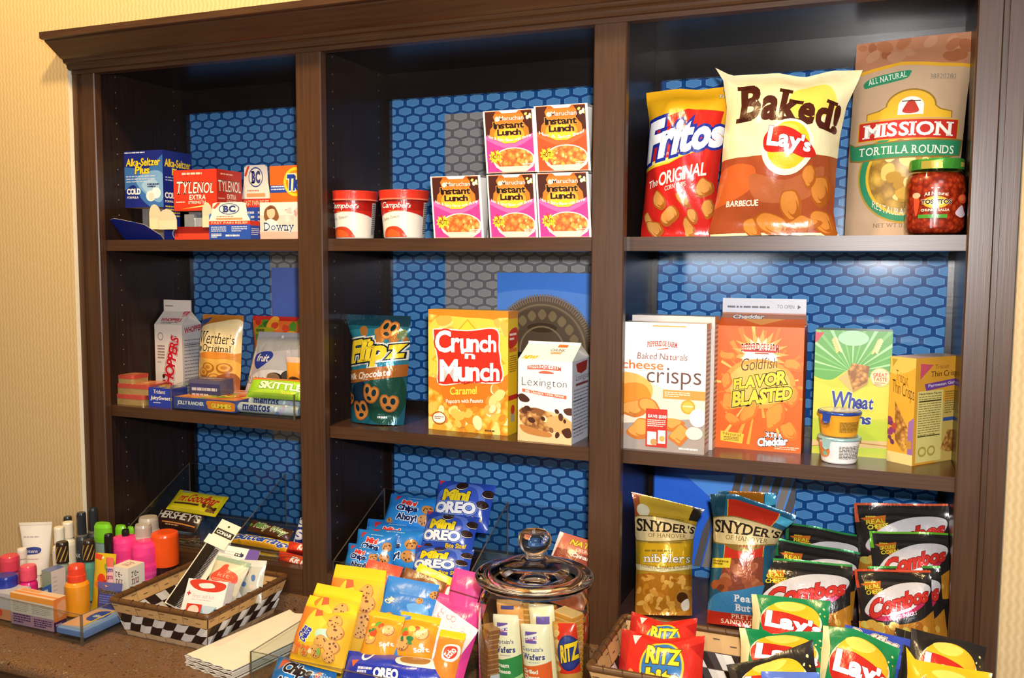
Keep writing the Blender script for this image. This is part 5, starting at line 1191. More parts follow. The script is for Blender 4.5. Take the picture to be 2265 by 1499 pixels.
R_ = Art('c', 5.2); R_.R(0, 0, 1, 1, 'e8c024'); R_.R(0, 0, 1, .06, 'd98a24'); R_.B([(.1, .17), (.9, .14), (.95, .26), (.1, .3)], 'c8301f', 4); R_.G(.15, .18, .85, .25, 2, 'fbeedd', 2); R_.R(.1, .3, .9, .33, 'd8782a'); R_.G(.15, .36, .9, .5, 8, '8a6f20', 3); R_.R(.05, .68, 1, .72, 'b82a24'); R_.R(.3, .8, .7, .9, 'b0a890'); R_.C(.5, .8, .2, 'c8402c')
t, W, H, D = at('crunch', 'popcorn_box', 'tall yellow and orange caramel popcorn box on the middle shelf', 'popcorn box'); carton_mesh(t, W, H, D, 'eac02a.c', A, R_)
A = Art('c', 1.42)
A.T('PEPPERIDGE FARM', .17, .055, .80, .10, 'c0402c', .015, sf=1, arc=.02, ol=[('f0e0d4', .03)]); A.P([(.18, .1), (.78, .1), (.76, .118), (.6, .112), (.36, .112), (.2, .118)], 'd0684c'); A.B([(.38, .15), (.48, .125), (.62, .135), (.66, .155), (.5, .16)], 'd06a4c'); A.R(.4, .15, .66, .158, 'b8563c')
A.T('Lexington', .07, .215, .90, .345, '3a2c26', -.015, grow=(1.15, 1)); A.P([(.08, .355), (.5, .39), (.9, .41), (.9, .455), (.5, .43), (.08, .395)], 'd0684c'); A.T('Milk Chocolate Toffee Almond', .14, .385, .85, .42, 'fdf0e4', .01, slope=.02)
A.B([(.0, .44), (.1, .42), (.22, .48), (.18, .52), (.05, .51)], '4a2a1e'); A.B([(.85, .58), (1, .56), (1.02, .64), (.9, .64)], '5a3426')
A.B([(-.1, .75), (.1, .58), (.4, .60), (.7, .63), (.95, .7), (1.05, .8), (1.05, 1.1), (-.1, 1.1)], 'edc892'); A.B([(.05, .65), (.3, .58), (.6, .64), (.72, .75), (.6, .86), (.3, .84), (.08, .78)], 'cookieprint'); A.B([(.5, .72), (.75, .66), (.98, .72), (1, .85), (.7, .86)], 'd9ab6c')
A.bits(.05, .58, .95, .9, 16, .06, ['4a281a', '5c3422', '8a5a34', 'f0d8a8'], 4); A.B([(.05, .8), (.35, .84), (.62, .88), (.6, .93), (.3, .92), (.1, .88)], 'c08040'); A.B([(.82, .84), (.96, .8), (1, .9), (.9, .92)], '4a281a')
R_ = Art('c', 1.5); R_.R(0, 0, 1, 1, 'dcdce6'); R_.P([(.2, .04), (.85, .02), (.8, .14), (.5, .17), (.28, .14)], 'b03a34'); R_.T('Lexington', .2, .17, .95, .27, '4a4a58', -.01); R_.R(.2, .28, .9, .31, '8a4a4c'); R_.G(.1, .35, .9, .95, 14, '8d8fa4', 4, .4); R_.R(.05, .48, .6, .49, '3a3c4c'); R_.R(.05, .82, .6, .83, '3a3c4c')
S = Art('c', .5); S.R(.6, .02, .78, .2, 'e0702c'); S.T('CHUNK', .5, .3, .78, .44, '5a3c2c', .01, sf=1); S.P([(.52, .5), (.74, .46), (.72, .6), (.54, .62)], 'dca878'); S.T('NEW!', .05, .74, .30, .95, 'e8b41e', .05, it=.2, ol=[('f8e890', .03)])
gable('lex', 'short white gable-top cookie bag with chocolate chunk cookies pictured, beside the popcorn box', 'cookie carton', 'f3efe8.c', A, R_, S, None, .028, .004)

# ------------------------------------------------------------------ middle shelf, right bay
A = Art('c', 1.53)
A.R(0, 0, 1, 1, 'f4f1ee'); A.B([(-.1, .42), (.3, .46), (.6, .52), (1.1, .55), (1.1, 1.05), (-.1, 1.05)], 'f0dfc4'); A.B([(-.1, .42), (.15, .4), (.36, .48), (.34, .6), (.1, .62), (-.1, .6)], 'f3b55c'); A.B([(0, .5), (.25, .48), (.36, .58), (.25, .68), (.0, .66)], 'e88f2c'); A.P([(0, .8), (1, .72), (1, 1), (0, 1)], 'a89a90')
A.R(.5, .515, 1, .585, 'e09a48'); A.G(.52, .53, .82, .575, 3, 'f8e6c8', 3); A.C(.80, .64, .085, 'eea030'); A.C(.80, .64, .065, 'f3b94a'); A.G(.74, .63, .86, .65, 1, 'fbe8c4', 2)
for i, (x, y, r) in enumerate([(.15, .68, .16), (.35, .66, .15), (.6, .78, .17), (.25, .84, .18), (.72, .86, .15)]): A.chip(x, y, r, i+20, 'c9742c', 'e8a24c')
A.E(.92, .72, .10, .07, 'f2ece4'); A.E(.88, .84, .1, .05, 'e2d8cc'); A.R(.36, .02, .76, .03, 'e6a24a')
A.T('PEPPERIDGE FARM', .30, .14, .66, .18, 'b83a2c', .02, sf=1, arc=.01, ol=[('efd9cc', .04)]); A.P([(.42, .205), (.55, .19), (.55, .2), (.42, .21)], 'c8603c'); A.T('Baked Naturals', .18, .235, .78, .285, '8a4a3a', .0, it=.15)
A.T('cheese', .0, .295, .50, .365, 'e0782c', .01); A.T('crisps', .30, .345, .95, .51, '6a4a3c', -.006, grow=(.95, 1.05))
A.R(.30, .67, .56, .97, 'c8372a'); A.T('SAVE $1.00', .325, .715, .55, .745, 'fdf4ec', .03); A.G(.32, .755, .54, .815, 4, 'f6dccc', 3); A.R(.32, .85, .43, .955, 'f4eee6'); A.R(.45, .835, .54, .94, 'f4eee6'); A.C(.4, .93, .04, 'c89a5a'); A.C(.5, .9, .035, 'e0b060'); A.G(.7, .96, .93, .975, 1, 'f0e8e0', 2, .9)
R_ = Art('c', 2.4); R_.R(0, 0, 1, 1, 'c9b8ac'); R_.G(.1, .04, .9, .95, 26, '6a625e', 4, .5); R_.R(0, 0, 1, .05, 'd08a4a')
t, W, H, D = at('crisps', 'cracker_box', 'white and orange cheese crisps box with red coupon, at left end of right middle shelf', 'cracker box'); carton_mesh(t, W, H, .045, 'ece6e0.c', A, R_)
t = thing('cracker_box', 'cracker box hidden behind the white cheese crisps box', 'cracker box', (1.379, .084, -.363), (0, 0, -.02)); carton_mesh(t, .156, .247, .046, 'cfc6be.c', None, R_)
A = Art('c', 1.49)
A.R(0, 0, 1, 1, 'ea6416'); rnd = random.Random(5)
for i in range(26):
    a = 2*PI*i/26+rnd.uniform(-.06, .06); L = rnd.uniform(.4, .75); w = rnd.uniform(.02, .05)
    A.P([(.5+.1*math.cos(a), .47+.07*math.sin(a)), (.5+L*math.cos(a-w), .47+L*.67*math.sin(a-w)), (.5+L*math.cos(a+w), .47+L*.67*math.sin(a+w))], rnd.choice(['f28a2a', 'f6a53c', 'f07a22', 'fbc35e']))
A.star(.5, .22, .34, 'f6a850', 17, .55, .2); A.star(.5, .23, .24, 'fbe6c0', 15, .6, .15); A.E(.5, .27, .2, .1, 'fdf3e2'); A.E(.5, .46, .42, .2, 'f29a3a'); A.E(.5, .46, .36, .17, 'f8b85a')
for i, (x, y, r) in enumerate([(.12, .25, .12), (.88, .3, .13), (.12, .45, .1), (.9, .55, .12), (.15, .62, .12), (.86, .82, .12), (.4, .7, .17), (.7, .72, .2), (.2, .76, .12)]): A.chip(x, y, r, i+31, 'e2701a', 'f49434')
A.T('PEPPERIDGE FARM', .28, .135, .72, .19, 'b82c24', .02, sf=1, arc=.012, ol=[('f6e6d4', .04)]); A.P([(.28, .19), (.72, .19), (.68, .205), (.32, .205)], 'b82c24'); A.R(.44, .21, .6, .22, 'a84a2a')
A.T('Goldfish', .28, .245, .70, .345, '4a2a14', -.01, it=.12, slope=-.02, grow=(1.2, 1))
kw = dict(ol=[('3a1a0c', .05), ('f6d040', .085)], it=.06, part='logo'); A.T('FLAVOR', .20, .375, .82, .485, 'fbd23a', .05, slope=-.035, grow=(.85, 1.1), **kw); A.T('BLASTED', .19, .49, .88, .615, 'fbd23a', .05, slope=-.045, grow=(1.15, .95), **kw)
A.P([(.06, .86), (.34, .875), (.32, .955), (.06, .94)], 'f6c93c'); A.T('Natural', .09, .872, .30, .895, '9a5a1c', .0, slope=.004); A.G(.1, .905, .28, .94, 3, '8a5a1c', 2)
A.T('XTRA', .58, .845, .79, .89, 'ffffff', .05, sf=1, ol=[('2a1a14', .05)], slope=.002); A.T('Cheddar', .50, .885, .85, .955, 'ffffff', .05, slope=-.014, ol=[('2a1a14', .05)]); A.G(.7, .955, .98, .985, 2, 'f6d0b0', 4)
S = Art('c', .35); S.R(0, 0, 1, 1, 'ea6416'); S.P([(.2, .3), (.5, .9), (.8, .3)], 'f6a04a'); S.R(0, 0, 1, .35, 'b9795c'); S.T('Cheddar', .14, .05, .52, .4, 'e8e4e0', .05, slope=-.02, ol=[('2a1a14', .05)])
K = Art('c', .15); K.R(0, .9, 1, 1, 'a86a50'); K.G(.06, .48, .58, .62, 1, '5a5a62', 2, .9); K.T('TO OPEN', .66, .38, .86, .6, '4a4a52', .0); K.P([(.9, .36), (.94, .5), (.9, .64)], '22222a')
gable('goldfish', 'large orange gable-top cheddar cracker carton with grey ridge', 'cracker carton', 'e06218.c', A, None, S, K, .02, .03, 'c6c6ce.c', D=.085)
A = Art('c', 1.75)
A.R(0, 0, 1, 1, 'c6c93a'); A.B([(-.1, -.1), (1.1, -.1), (1.1, .3), (.8, .38), (.5, .3), (.2, .4), (-.1, .3)], '62a64e')
for i in range(15):
    a = PI*1.02+i*PI*.96/14; A.P([(.5, .33), (.5+.8*math.cos(a-.03), .33+.42*math.sin(a-.03)), (.5+.8*math.cos(a+.035), .33+.42*math.sin(a+.035))], 'a9d49a' if i % 2 else '7fbd6a')
A.E(.5, .06, .2, .06, 'a9d8a8'); A.B([(-.1, .42), (.3, .46), (.7, .44), (1.1, .4), (1.1, .66), (-.1, .7)], 'd2cf46'); A.B([(-.1, .75), (.5, .7), (1.1, .74), (1.1, .95), (-.1, .95)], 'b7c832')
A.P([(.0, .02), (.12, .02), (.02, .1), (0, .1)], 'd8384a')
for x, s in ((.26, 1), (.84, -1)):
    for k in range(6): A.E(x+s*.012*k+.02, .07+.018*k, .025, .012, 'eadf9a', rot=.6); A.E(x+s*.012*k-.02, .075+.018*k, .025, .012, 'd9c878', rot=-.6)
A.P([(.32, .38), (.5, .29), (.64, .36), (.52, .5)], 'd9b268'); A.P([(.5, .27), (.72, .29), (.7, .42), (.52, .49), (.44, .34)], 'b98f48'); A.P([(.5, .255), (.72, .275), (.70, .40), (.52, .47), (.44, .32)], 'cracker')
A.C(.86, .36, .13, 'e3c27c'); A.C(.86, .36, .115, 'f0ddaa'); A.T('GREAT', .77, .325, .95, .355, 'c8402c', .02); A.T('TASTE', .77, .36, .95, .39, 'c8402c', .02); A.G(.79, .4, .93, .43, 2, 'c06a4a', 2)
A.T('Wheat', .22, .485, .78, .62, '2a388e', .03, it=.16, grow=(1.25, .95), ol=[('eef0c0', .03)], part='logo'); A.T('Thins', .26, .64, .76, .74, '2a388e', .03, it=.16, grow=(1.2, 1), ol=[('eef0c0', .03)], part='logo'); A.line([(.2, .645), (.5, .625)], .03, '2a388e')
A.P([(0, .89), (1, .86), (1, .92), (0, .94)], 'd9b87a'); A.G(.3, .885, .66, .905, 1, '6a5a38', 2); A.line([(.0, .94), (.6, .89), (1, .9)], .015, 'b5813a')
t, W, H, D = at('wheat', 'cracker_box', 'green and yellow wheat cracker box behind the two dip cups', 'cracker box'); carton_mesh(t, W, H, D, 'bcc23a.c', A)
def dip_cup(label, loc, r, h, body, lid, A, lidart):
    t = thing('dip_cup', label, 'dip cup', loc, (0, 0, 0), 'dip cups stacked on the right middle shelf'); mbs = {None: MB()}; m = mbs[None]
    m.lathe([(0, .0008), (r*.76, .0008)], body, 40); m.lathe([(r*.76, .0008), (r*.80, .003)], body, 48); m.lathe([(r*.80, .003), (r*.93, h*.88)], body, 48); band(A, mbs, [(r*.93, h*.88), (r*.80, .003)], -PI*1.02, PI*.02); flush(mbs, t, 'cup')
    l = {None: MB()}; l[None].lathe([(r*.93, h*.87), (r*1.0, h*.885), (r*1.01, h*.93), (r, h*.97), (r*.96, h)], lid, 48); l[None].lathe([(r*.96, h), (0, h-.0004)], lid, 48); art_flat(l, lidart, (-r, r, h+.0003), (2*r, 0, 0), (0, -2*r, 0)); flush(l, t, 'foil_lid')
    tab = MB(); tab.P = None; flap(tab, [(-r*.75, -r*.68, h*.97), (-r*.35, -r*.94, h*.97), (-r*.42, -r*1.05, h*.62), (-r*.6, -r*1.0, h*.55), (-r*.74, -r*.85, h*.66)], lid); tab.build('pull_tab', t); return t
p = PL['dip1']; R0 = .0365; x, y = p[0], p[1]
A = Art('g', .5); A.B([(.12, .2), (.3, .16), (.36, .5), (.3, .78), (.14, .74)], 'e88a4a'); A.C(.24, .3, .06, 'e05a2c'); A.C(.26, .62, .05, '7fbfa0'); A.R(.5, .2, .92, .85, 'e2ddd4'); A.G(.51, .22, .91, .84, 9, '55504e', 3)
LA = Art('f', 1); LA.E(.5, .5, .4, .4, 'e8ecec')
dip_cup('white dip cup at the bottom of the dip stack', (x, y, -.363), R0, .0465, 'f0ece6.g', 'a5cfcf.f', A, LA)
A = Art('g', .5); A.R(0, 0, 1, 1, 'e8a02c'); A.C(.24, .45, .12, 'c8862a'); A.T('TOSTI', .15, .36, .33, .52, '3a2a5a', .03); A.R(.5, .3, .88, .85, 'c9902c'); A.G(.52, .33, .87, .83, 8, '6a4f20', 5)
LA = Art('f', 1); LA.E(.5, .5, .42, .42, 'e4c060'); LA.B([(.2, .5), (.4, .25), (.6, .4), (.45, .7)], 'f0e0a0'); LA.B([(.5, .5), (.8, .3), (.85, .6), (.6, .75)], 'd8cfc0'); LA.B([(.3, .6), (.5, .5), (.6, .8), (.4, .85)], 'f6ecd0')
dip_cup('yellow cheese dip cup with blue lid on top of the dip stack', (x-.001, y, -.363+.0469), R0, .044, 'e8a02c.g', '2f4fae.f', A, LA)
# corner-on cracker box
t = thing('cracker_box', 'golden yellow thin cracker box turned corner-on at the right end', 'cracker box', PL['triscL'][:3], (0, 0, -.663)); W, H = PL['triscL'][6], PL['triscL'][7]; D = .125
A = Art('c', H/W); A.R(0, 0, 1, 1, 'e6a838'); A.B([(-.1, -.1), (1.1, -.1), (1.1, .06), (.4, .16), (-.1, .12)], 'e0c05a'); A.P([(.08, .02), (.3, .02), (.1, .1)], 'b89a3a'); A.T('Triscuit', .25, .14, .72, .24, '7a4a1c', -.01, it=.0, slope=.02); A.T('Thin Crisps', .12, .24, .98, .40, '3a2412', -.01, slope=.03)
A.P([(.25, .42), (.92, .72), (.6, .88), (.3, .78)], 'cracker'); A.bits(.0, .58, .3, .86, 12, .12, ['8a3c6a', 'b8483c', '6a3a5c', 'a8752c'], 4); A.P([(.8, .6), (1, .55), (1, .9), (.8, .9)], '9a6aa8'); A.R(0, .9, 1, 1, 'f0d48a'); A.bits(.5, .78, .9, .92, 8, .1, ['d9a84c', 'c08a38'], 7)
R_ = Art('c', H/D); R_.R(0, 0, 1, 1, 'eaa838'); R_.R(.5, .42, 1, 1, 'd8b860'); R_.P([(.1, .05), (.38, .07), (.1, .2)], 'd85a6a'); R_.T('Triscuit', .42, .07, .72, .11, '6a4a24', -.01); R_.T('Thin Crisps', .33, .13, .96, .20, '4a2c14', .0); R_.P([(.2, .245), (.98, .21), (.98, .27), (.24, .31)], '7a4a9a'); R_.T('Parmesan Garlic', .28, .24, .95, .27, 'f4eaf4', .01, slope=-.01)
R_.R(.06, .31, .62, .98, 'f0de84'); R_.T('Nutrition Facts', .09, .325, .58, .345, '2a2412', .02); R_.G(.09, .36, .58, .74, 17, '8a7c4a', 3, .35); R_.R(.09, .40, .58, .412, '3a3218'); R_.R(.09, .73, .58, .74, '3a3218'); R_.G(.66, .33, .97, .55, 10, '8a7438', 5); R_.R(.64, .58, .95, .615, '3f5a9a'); R_.P([(.6, .88), (.75, .7), (1, .72), (1, .9), (.8, .92)], 'cracker'); R_.ring(.2, .88, .09, .05, .03, 'c0a84a', 16); R_.ring(.4, .88, .09, .05, .03, 'c0a84a', 16)
carton_mesh(t, W, H, D, 'dda034.c', A, R_)

# ------------------------------------------------------------------ bottom left: acrylic candy rack and bars
def rack(label, x0, x1, y0, y1, z0, zf, zb, mids=()):
    t = thing('acrylic_rack', label, 'display rack', (x0, y0, z0)); w, d = x1-x0, y1-y0; th = .003
    def slab(nm, q, n):
        m = MB(); q = [Vector(p) for p in q]; n = Vector(n)*th
        m.tris([[tuple(q[0]), tuple(q[1]), tuple(q[2])], [tuple(q[0]), tuple(q[2]), tuple(q[3])]], 'acrylic'); r = [p+n for p in q]; m.tris([[tuple(r[2]), tuple(r[1]), tuple(r[0])], [tuple(r[3]), tuple(r[2]), tuple(r[0])]], 'acrylic')
        for i in range(4): m.quad(tuple(q[i]), tuple(r[i]), tuple(r[(i+1) % 4]), tuple(q[(i+1) % 4]), 'acrylic_edge')
        m.build(nm, t)
    slab('back_panel', [(0, d, 0), (w, d, 0), (w, d, zb), (0, d, zb)], (0, 1, 0))
    for x in (0, *[m-x0 for m in mids], w-th): slab('divider' if 0 < x < w-th else 'side_panel', [(x, 0, 0), (x, d-.001, 0), (x, d-.001, zb), (x, 0, zf)], (1, 0, 0))
    slab('front_lip', [(0, -.001, 0), (w, -.001, 0), (w, -.001, zf), (0, -.001, zf)], (0, -1, 0))
    slab('rack_floor', [(.004, .002, .003), (w-.004, .002, .003), (w-.004, d-.004, .004), (.004, d-.004, .004)], (0, 0, 1)); return t
rack('clear acrylic candy bar rack on the bottom left shelf', .085, .600, .03, .25, -.6775, .018, .135, (.385,))
rack('clear acrylic rack holding the blue cookie bags', .665, 1.235, .03, .25, -.6775, .018, .125, (.98,))
def bar(pl, name, label, cat, T, base, art, group=None, **kw):
    kw.setdefault('seal', (0, 0)); kw.setdefault('nu', 18); kw.setdefault('nv', 10); kw.setdefault('crum', .002); kw.setdefault('prof', [(0, 0, 1), (1, 0, 1)])
    return bag(pl, name, label, cat, T, base, art, group, **kw)
GB = 'candy bars in the clear rack'
A = Art('g', .5); A.R(0, 0, 1, 1, 'e6d41e'); A.R(.1, .05, .28, .16, 'b8bfa0'); A.T('mr.Goodbar', .14, .18, .90, .62, 'd8301c', .03, it=.12, grow=(.9, 1.05), ol=[('f2e65c', .02)]); A.R(.1, .66, .62, .74, '5a3a1c'); A.bits(.68, .6, .95, .88, 8, .05, ['6a3a1c', '8a5a2c', '4a2414'], 2); A.R(0, .9, 1, 1, 'cfc020'); A.R(0, 0, .05, 1, 'd4c41c'); A.R(.95, 0, 1, 1, 'd4c41c')
bar('goodbar', 'candy_bar', 'bright yellow candy bar with red lettering, topmost in the rack', 'candy bar', .012, 'e0cf20.g', A, GB)
A = Art('g', .5); A.R(0, 0, 1, 1, '2b1714'); A.T("HERSHEY'S", .03, .06, .98, .52, 'b8b4b4', .02, ol=[('15100f', .03)], track=-.03); A.line([(.2, .7), (.95, .72)], .03, 'c07a3a'); A.G(.3, .78, .8, .9, 1, 'a8845c', 3)
bar('hersh', 'candy_bar', 'dark brown chocolate bar with silver lettering under the yellow bar', 'candy bar', .012, '2b1714.g', A, GB)
A = Art('g', .6); A.R(0, 0, 1, 1, '2a1a18'); A.R(.0, .05, 1, .2, '3a2622'); A.G(.5, .4, .9, .55, 2, '8a8482', 3); A.R(.1, .7, .9, .74, '45332e')
bar('hershbox', 'candy_bar', 'dark brown chocolate bar at the front of the rack behind the orange cap', 'candy bar', .03, '2a1a18.g', A, GB)
A = Art('g', .4); A.R(0, 0, 1, 1, '4a2a1a'); A.T('Milky Way', .14, .2, .86, .8, '4e7a34', .03, it=.15, ol=[('e8e4c0', .05)], slope=.02); A.C(.07, .5, .05, '5c8a34')
bar('milky', 'candy_bar', 'brown candy bar with green script lettering', 'candy bar', .016, '4a2a1a.g', A, GB)
for i, (pl, lab) in enumerate([('butter1', 'upper yellow candy bar with blue lettering in the rack'), ('butter2', 'lower yellow candy bar with blue lettering in front of the other')]):
    A = Art('g', .22); A.R(0, 0, 1, 1, 'e0b424'); A.B([(0, .6), (.5, .4), (1, .6), (1, 1), (0, 1)], 'd89a1c'); A.T('Butterfinger', .03, .08, 1.05, .85, '2448a8', .04, it=.15, ol=[('f6f0d8', .04)], grow=(1.25, .9)); A.P([(0, 0), (.07, 0), (.03, 1), (0, 1)], 'b88a1c')
    bar(pl, 'candy_bar', lab, 'candy bar', .016, 'e0b424.g', A, GB)
for pl, lab in (('kit1', 'upper red wafer bar half hidden by the post'), ('kit2', 'lower red wafer bar half hidden by the post')):
    A = Art('g', .5); A.R(0, 0, 1, 1, 'd83a1e'); A.E(.7, .45, .42, .4, 'e8502a'); A.T('Kit Kat', .42, .2, 1.0, .7, 'f8f2ec', .05, it=.1); A.R(0, .75, 1, 1, '8a1c14')
    bar(pl, 'wafer_bar', lab, 'candy bar', .014, 'd83a1e.g', A, GB)
A = Art('g', 1.4); A.R(0, 0, 1, 1, '28367c'); A.T('S', .05, .08, .6, .42, 'dfe2ee', .05, ol=[('4a5cb0', .04)]); A.T('S', .05, .52, .6, .9, 'dfe2ee', .05, ol=[('4a5cb0', .04)]); A.R(0, 0, .08, 1, 'b8bcc8')
bar('bluebar', 'candy_bar', 'dark blue candy pack standing upright against the post', 'candy bar', .014, '28367c.g', A, GB)

# ------------------------------------------------------------------ toiletries tray on the counter
acrylic_tray('acrylic_tray', 'clear acrylic tray of toiletries on the granite counter at left', (-.06, -.302, -.7697), -.035, .375, .275, .062, .062, .004)
Zt = -.7655
def bottle(pl, name, label, cat, parts, group=None, sx=1, sy=1, art=None):
    """turned bottle; parts = [(part name, material, [(r, z) ...])] in fractions of radius and height"""
    t, W, H, _ = at(pl, name, label, cat, group); t.location.z = Zt; R = W/2
    for nm, key, prof in parts:
        m = MB(); seg = []
        for k in range(len(prof)-1):
            (r0_, z0), (r1, z1) = prof[k], prof[k+1]
            m.lathe([(r0_*R, z0*H), (r1*R, z1*H)], key, 28, sx=sx, sy=sy)
        o = {None: m}
        if art and nm == art[0]: band(art[1], o, [(art[2][0]*R, art[2][1]*H), (art[2][2]*R, art[2][3]*H)], -PI*.95, PI*.05)
        flush(o, t, nm)
    return t
CAP = lambda a, b, r=1, e=.03: [(0, a), (r, a), (r*1.0, b-e), (r*.93, b-e*.2), (r*.85, b), (0, b)]
def body(a, b, r=1, n=.5, s=.12): return [(0, a), (r*.95, a), (r, a+.02), (r, b-s), (r*.9, b-s*.55), (n, b-.02), (n, b), (0, b)]
for pl, lab in (('wb1', 'small white lotion bottle with round cap, nearer one'), ('wb2', 'small white lotion bottle with round cap, farther one')):
    bottle(pl, 'lotion_bottle', lab, 'bottle', [('bottle_body', 'efe6d0.c', body(0, .74, 1, .6)), ('cap', 'f3ead6.c', CAP(.74, 1, .72))], 'white lotion bottles at left')
for pl, lab in (('db1', 'dark grey spray can at left of the three'), ('db2', 'dark grey spray can in front of the three, with white mark'), ('db3', 'dark grey spray can nearest the bookcase')):
    A = Art('g', 2); A.T('AX', .35, .3, .6, .4, 'c8ccd0', .03)
    bottle(pl, 'spray_can', lab, 'spray can', [('can', '34383c.c', body(0, .68, 1, .8, .06)), ('cap', '2a2e33.g', [(0, .67), (.72, .67), (.70, .97), (.62, 1), (0, 1)]), ('collar', '8a8478.f', [(.84, .665), (.84, .69), (.7, .69)])], 'dark grey spray cans at the back', art=('can', A, (1, .6, 1, .05)))
for pl, lab in (('gc1', 'bottle with wide bright green cap'), ('gc2', 'bottle with green cap behind the pink deodorants'), ('gc3', 'bottle with bright green cap half hidden by grey caps')):
    bottle(pl, 'deodorant', lab, 'deodorant', [('stick_body', '8aa8a0.g', body(0, .74, .92, .9, .03)), ('cap', '7ccf2a.g', [(0, .74), (1, .74), (1.04, .8), (1.0, .95), (.8, 1), (0, 1)])], 'green-capped deodorants', sx=1, sy=.62)
for pl, lab in (('gold1', 'small bottle with black cap and gold stripes, in front of the white bottles'), ('gold2', 'small bottle with black cap and gold stripes, beside the yellow pack')):
    A = Art('g', .8)
    for k in range(5): A.P([(k*.22-.1, .9), (k*.22+.22, .1), (k*.22+.28, .1), (k*.22-.03, .9)], 'b89448')
    bottle(pl, 'shampoo_bottle', lab, 'bottle', [('bottle_body', '5a9a86.g' if pl == 'gold2' else '9aa890.g', body(0, .66, 1.0, .8)), ('cap', '2c221c.g', CAP(.65, 1, .95))], 'gold-striped small bottles', art=('cap', A, (.96, .97, .96, .66)))
bottle('blk1', 'deodorant', 'slim black cylinder bottle beside the pink deodorants', 'deodorant', [('bottle_body', '1f1c1e.g', CAP(0, .72, 1)), ('cap', '161416.g', CAP(.72, 1, 1))])
bottle('blk2', 'deodorant', 'black cap bottle behind the pink deodorants', 'deodorant', [('bottle_body', '2a2a30.g', CAP(0, .8, 1)), ('cap', '1a181a.g', CAP(.8, 1, .95))])
for pl, lab in (('pk1', 'hot pink deodorant, left one of the pair'), ('pk2', 'hot pink deodorant right behind the lens cleaner box')):
    bottle(pl, 'deodorant', lab, 'deodorant', [('stick_body', 'e8509a.g', [(0, 0), (1, 0), (1, .3), (.94, .4), (1, .46), (1, .52), (0, .52)]), ('cap', 'ee3f8c.g', [(0, .52), (1.0, .52), (1.02, .6), (.98, .66), (1.0, .8), (.95, .92), (.8, .98), (.5, 1), (0, 1)])], 'hot pink deodorants')
for pl, lab in (('gy1', 'translucent grey domed cap bottle, front one'), ('gy2', 'translucent grey domed cap bottle, taller one at back')):
    bottle(pl, 'deodorant', lab, 'deodorant', [('stick_body', '9a948a.g', CAP(0, .6, 1)), ('cap', 'b3aa9e.g', [(0, .6), (1, .6), (1, .82), (.93, .84), (.9, .96), (.8, 1), (0, 1)])], 'grey-capped deodorants')
bottle('or1', 'deodorant', 'deodorant with large bright orange cap and black base', 'deodorant', [('stick_body', '2a1512.g', CAP(0, .52, .95)), ('cap', 'f0561a.g', [(0, .5), (.98, .5), (1, .6), (1, .95), (.95, .985), (.8, 1), (0, 1)])])
bottle('rd1', 'deodorant', 'pink-red capped bottle at the left edge of the counter tray', 'deodorant', [('bottle_body', 'c23a6a.g', body(0, .7)), ('cap', 'e0445a.g', CAP(.68, 1, 1, .1))])
bottle('rd2', 'deodorant', 'magenta bottle with red cap beside the toothpaste box', 'deodorant', [('bottle_body', 'e0267a.g', body(0, .7)), ('cap', 'e8506a.g', CAP(.68, 1, .95, .08))])
bottle('blue1', 'deodorant', 'bottle with dark blue slanted cap at the left edge', 'deodorant', [('bottle_body', '6a7ab0.g', body(0, .6)), ('cap', '24369c.g', CAP(.6, 1, 1, .06))])
bottle('wcap', 'lotion_bottle', 'small bottle with white round cap under the white tube', 'bottle', [('bottle_body', 'e6d8cc.c', body(0, .8)), ('cap', 'f2e6dc.c', CAP(.78, 1, 1, .06))])
A = Art('g', 1.3); A.R(.05, .3, .25, .9, '8a5a1c'); A.R(.3, .0, .4, 1, 'f0a83a')
bottle('obot', 'medicine_bottle', 'orange bottle with red-orange cap in the counter tray', 'bottle', [('bottle_body', 'ee9a24.g', body(0, .70, 1, .7, .1)), ('cap', 'e8452a.g', [(0, .68), (.78, .68), (.78, .8), (.72, .82), (.70, .95), (.62, 1), (0, 1)])])
# white squeeze tube, flat crimp on top
t, W, H, _ = at('tube', 'lotion_tube', 'white squeeze tube of lotion with blue label, standing on its cap', 'tube'); t.location.z = Zt
t.rotation_euler = (0, 0, .5)
mbs = {None: MB()}; a = np.linspace(0, 2*PI, 33); rows = np.linspace(0, 1, 9)
P = np.array([[(W*(.34+.16*v)*math.cos(q), W*(.30*(1-v)+.012)*math.sin(q), H*(.2+.8*v)) for q in a] for v in rows]); mbs[None].grid(P, 'f1eadf.c', wrapu=True)
G = np.array([[(W*(.34+.16*v)*math.cos(q), W*(.30*(1-v)+.012)*math.sin(q)-.0006, H*(.2+.8*v)) for q in np.linspace(-PI*.97, -PI*.03, 17)] for v in rows[::-1]]); N = -gridnormals(G)
if N[4, 8, 1] > 0: N = -N
A = Art('c', 1.6); A.R(.0, .0, 1, .05, 'e6dccc'); A.G(.2, .26, .85, .30, 1, 'b8aeb8', 3); A.B([(.24, .5), (.5, .46), (.66, .5), (.62, .58), (.4, .6), (.24, .6)], '34408c'); A.T('intens', .28, .51, .58, .57, 'f0f0f6', .0); A.G(.25, .68, .7, .71, 1, 'd8a8a8', 5)
art_grid(mbs, A, G, N); flush(mbs, t, 'tube_body'); m = MB(); m.cyl((0, 0, 0), W*.30, 0, H*.2, 'f3ece2.c', 28, bev=.003); m.build('cap', t)
def small_box(pl, name, label, cat, base, F, R=None, T=None, yaw=None):
    t, W, H, D = at(pl, name, label, cat); t.location.z = Zt
    if yaw is not None: t.rotation_euler = (0, 0, yaw)
    carton_mesh(t, W, H, D, base, F, R, None, T); return t
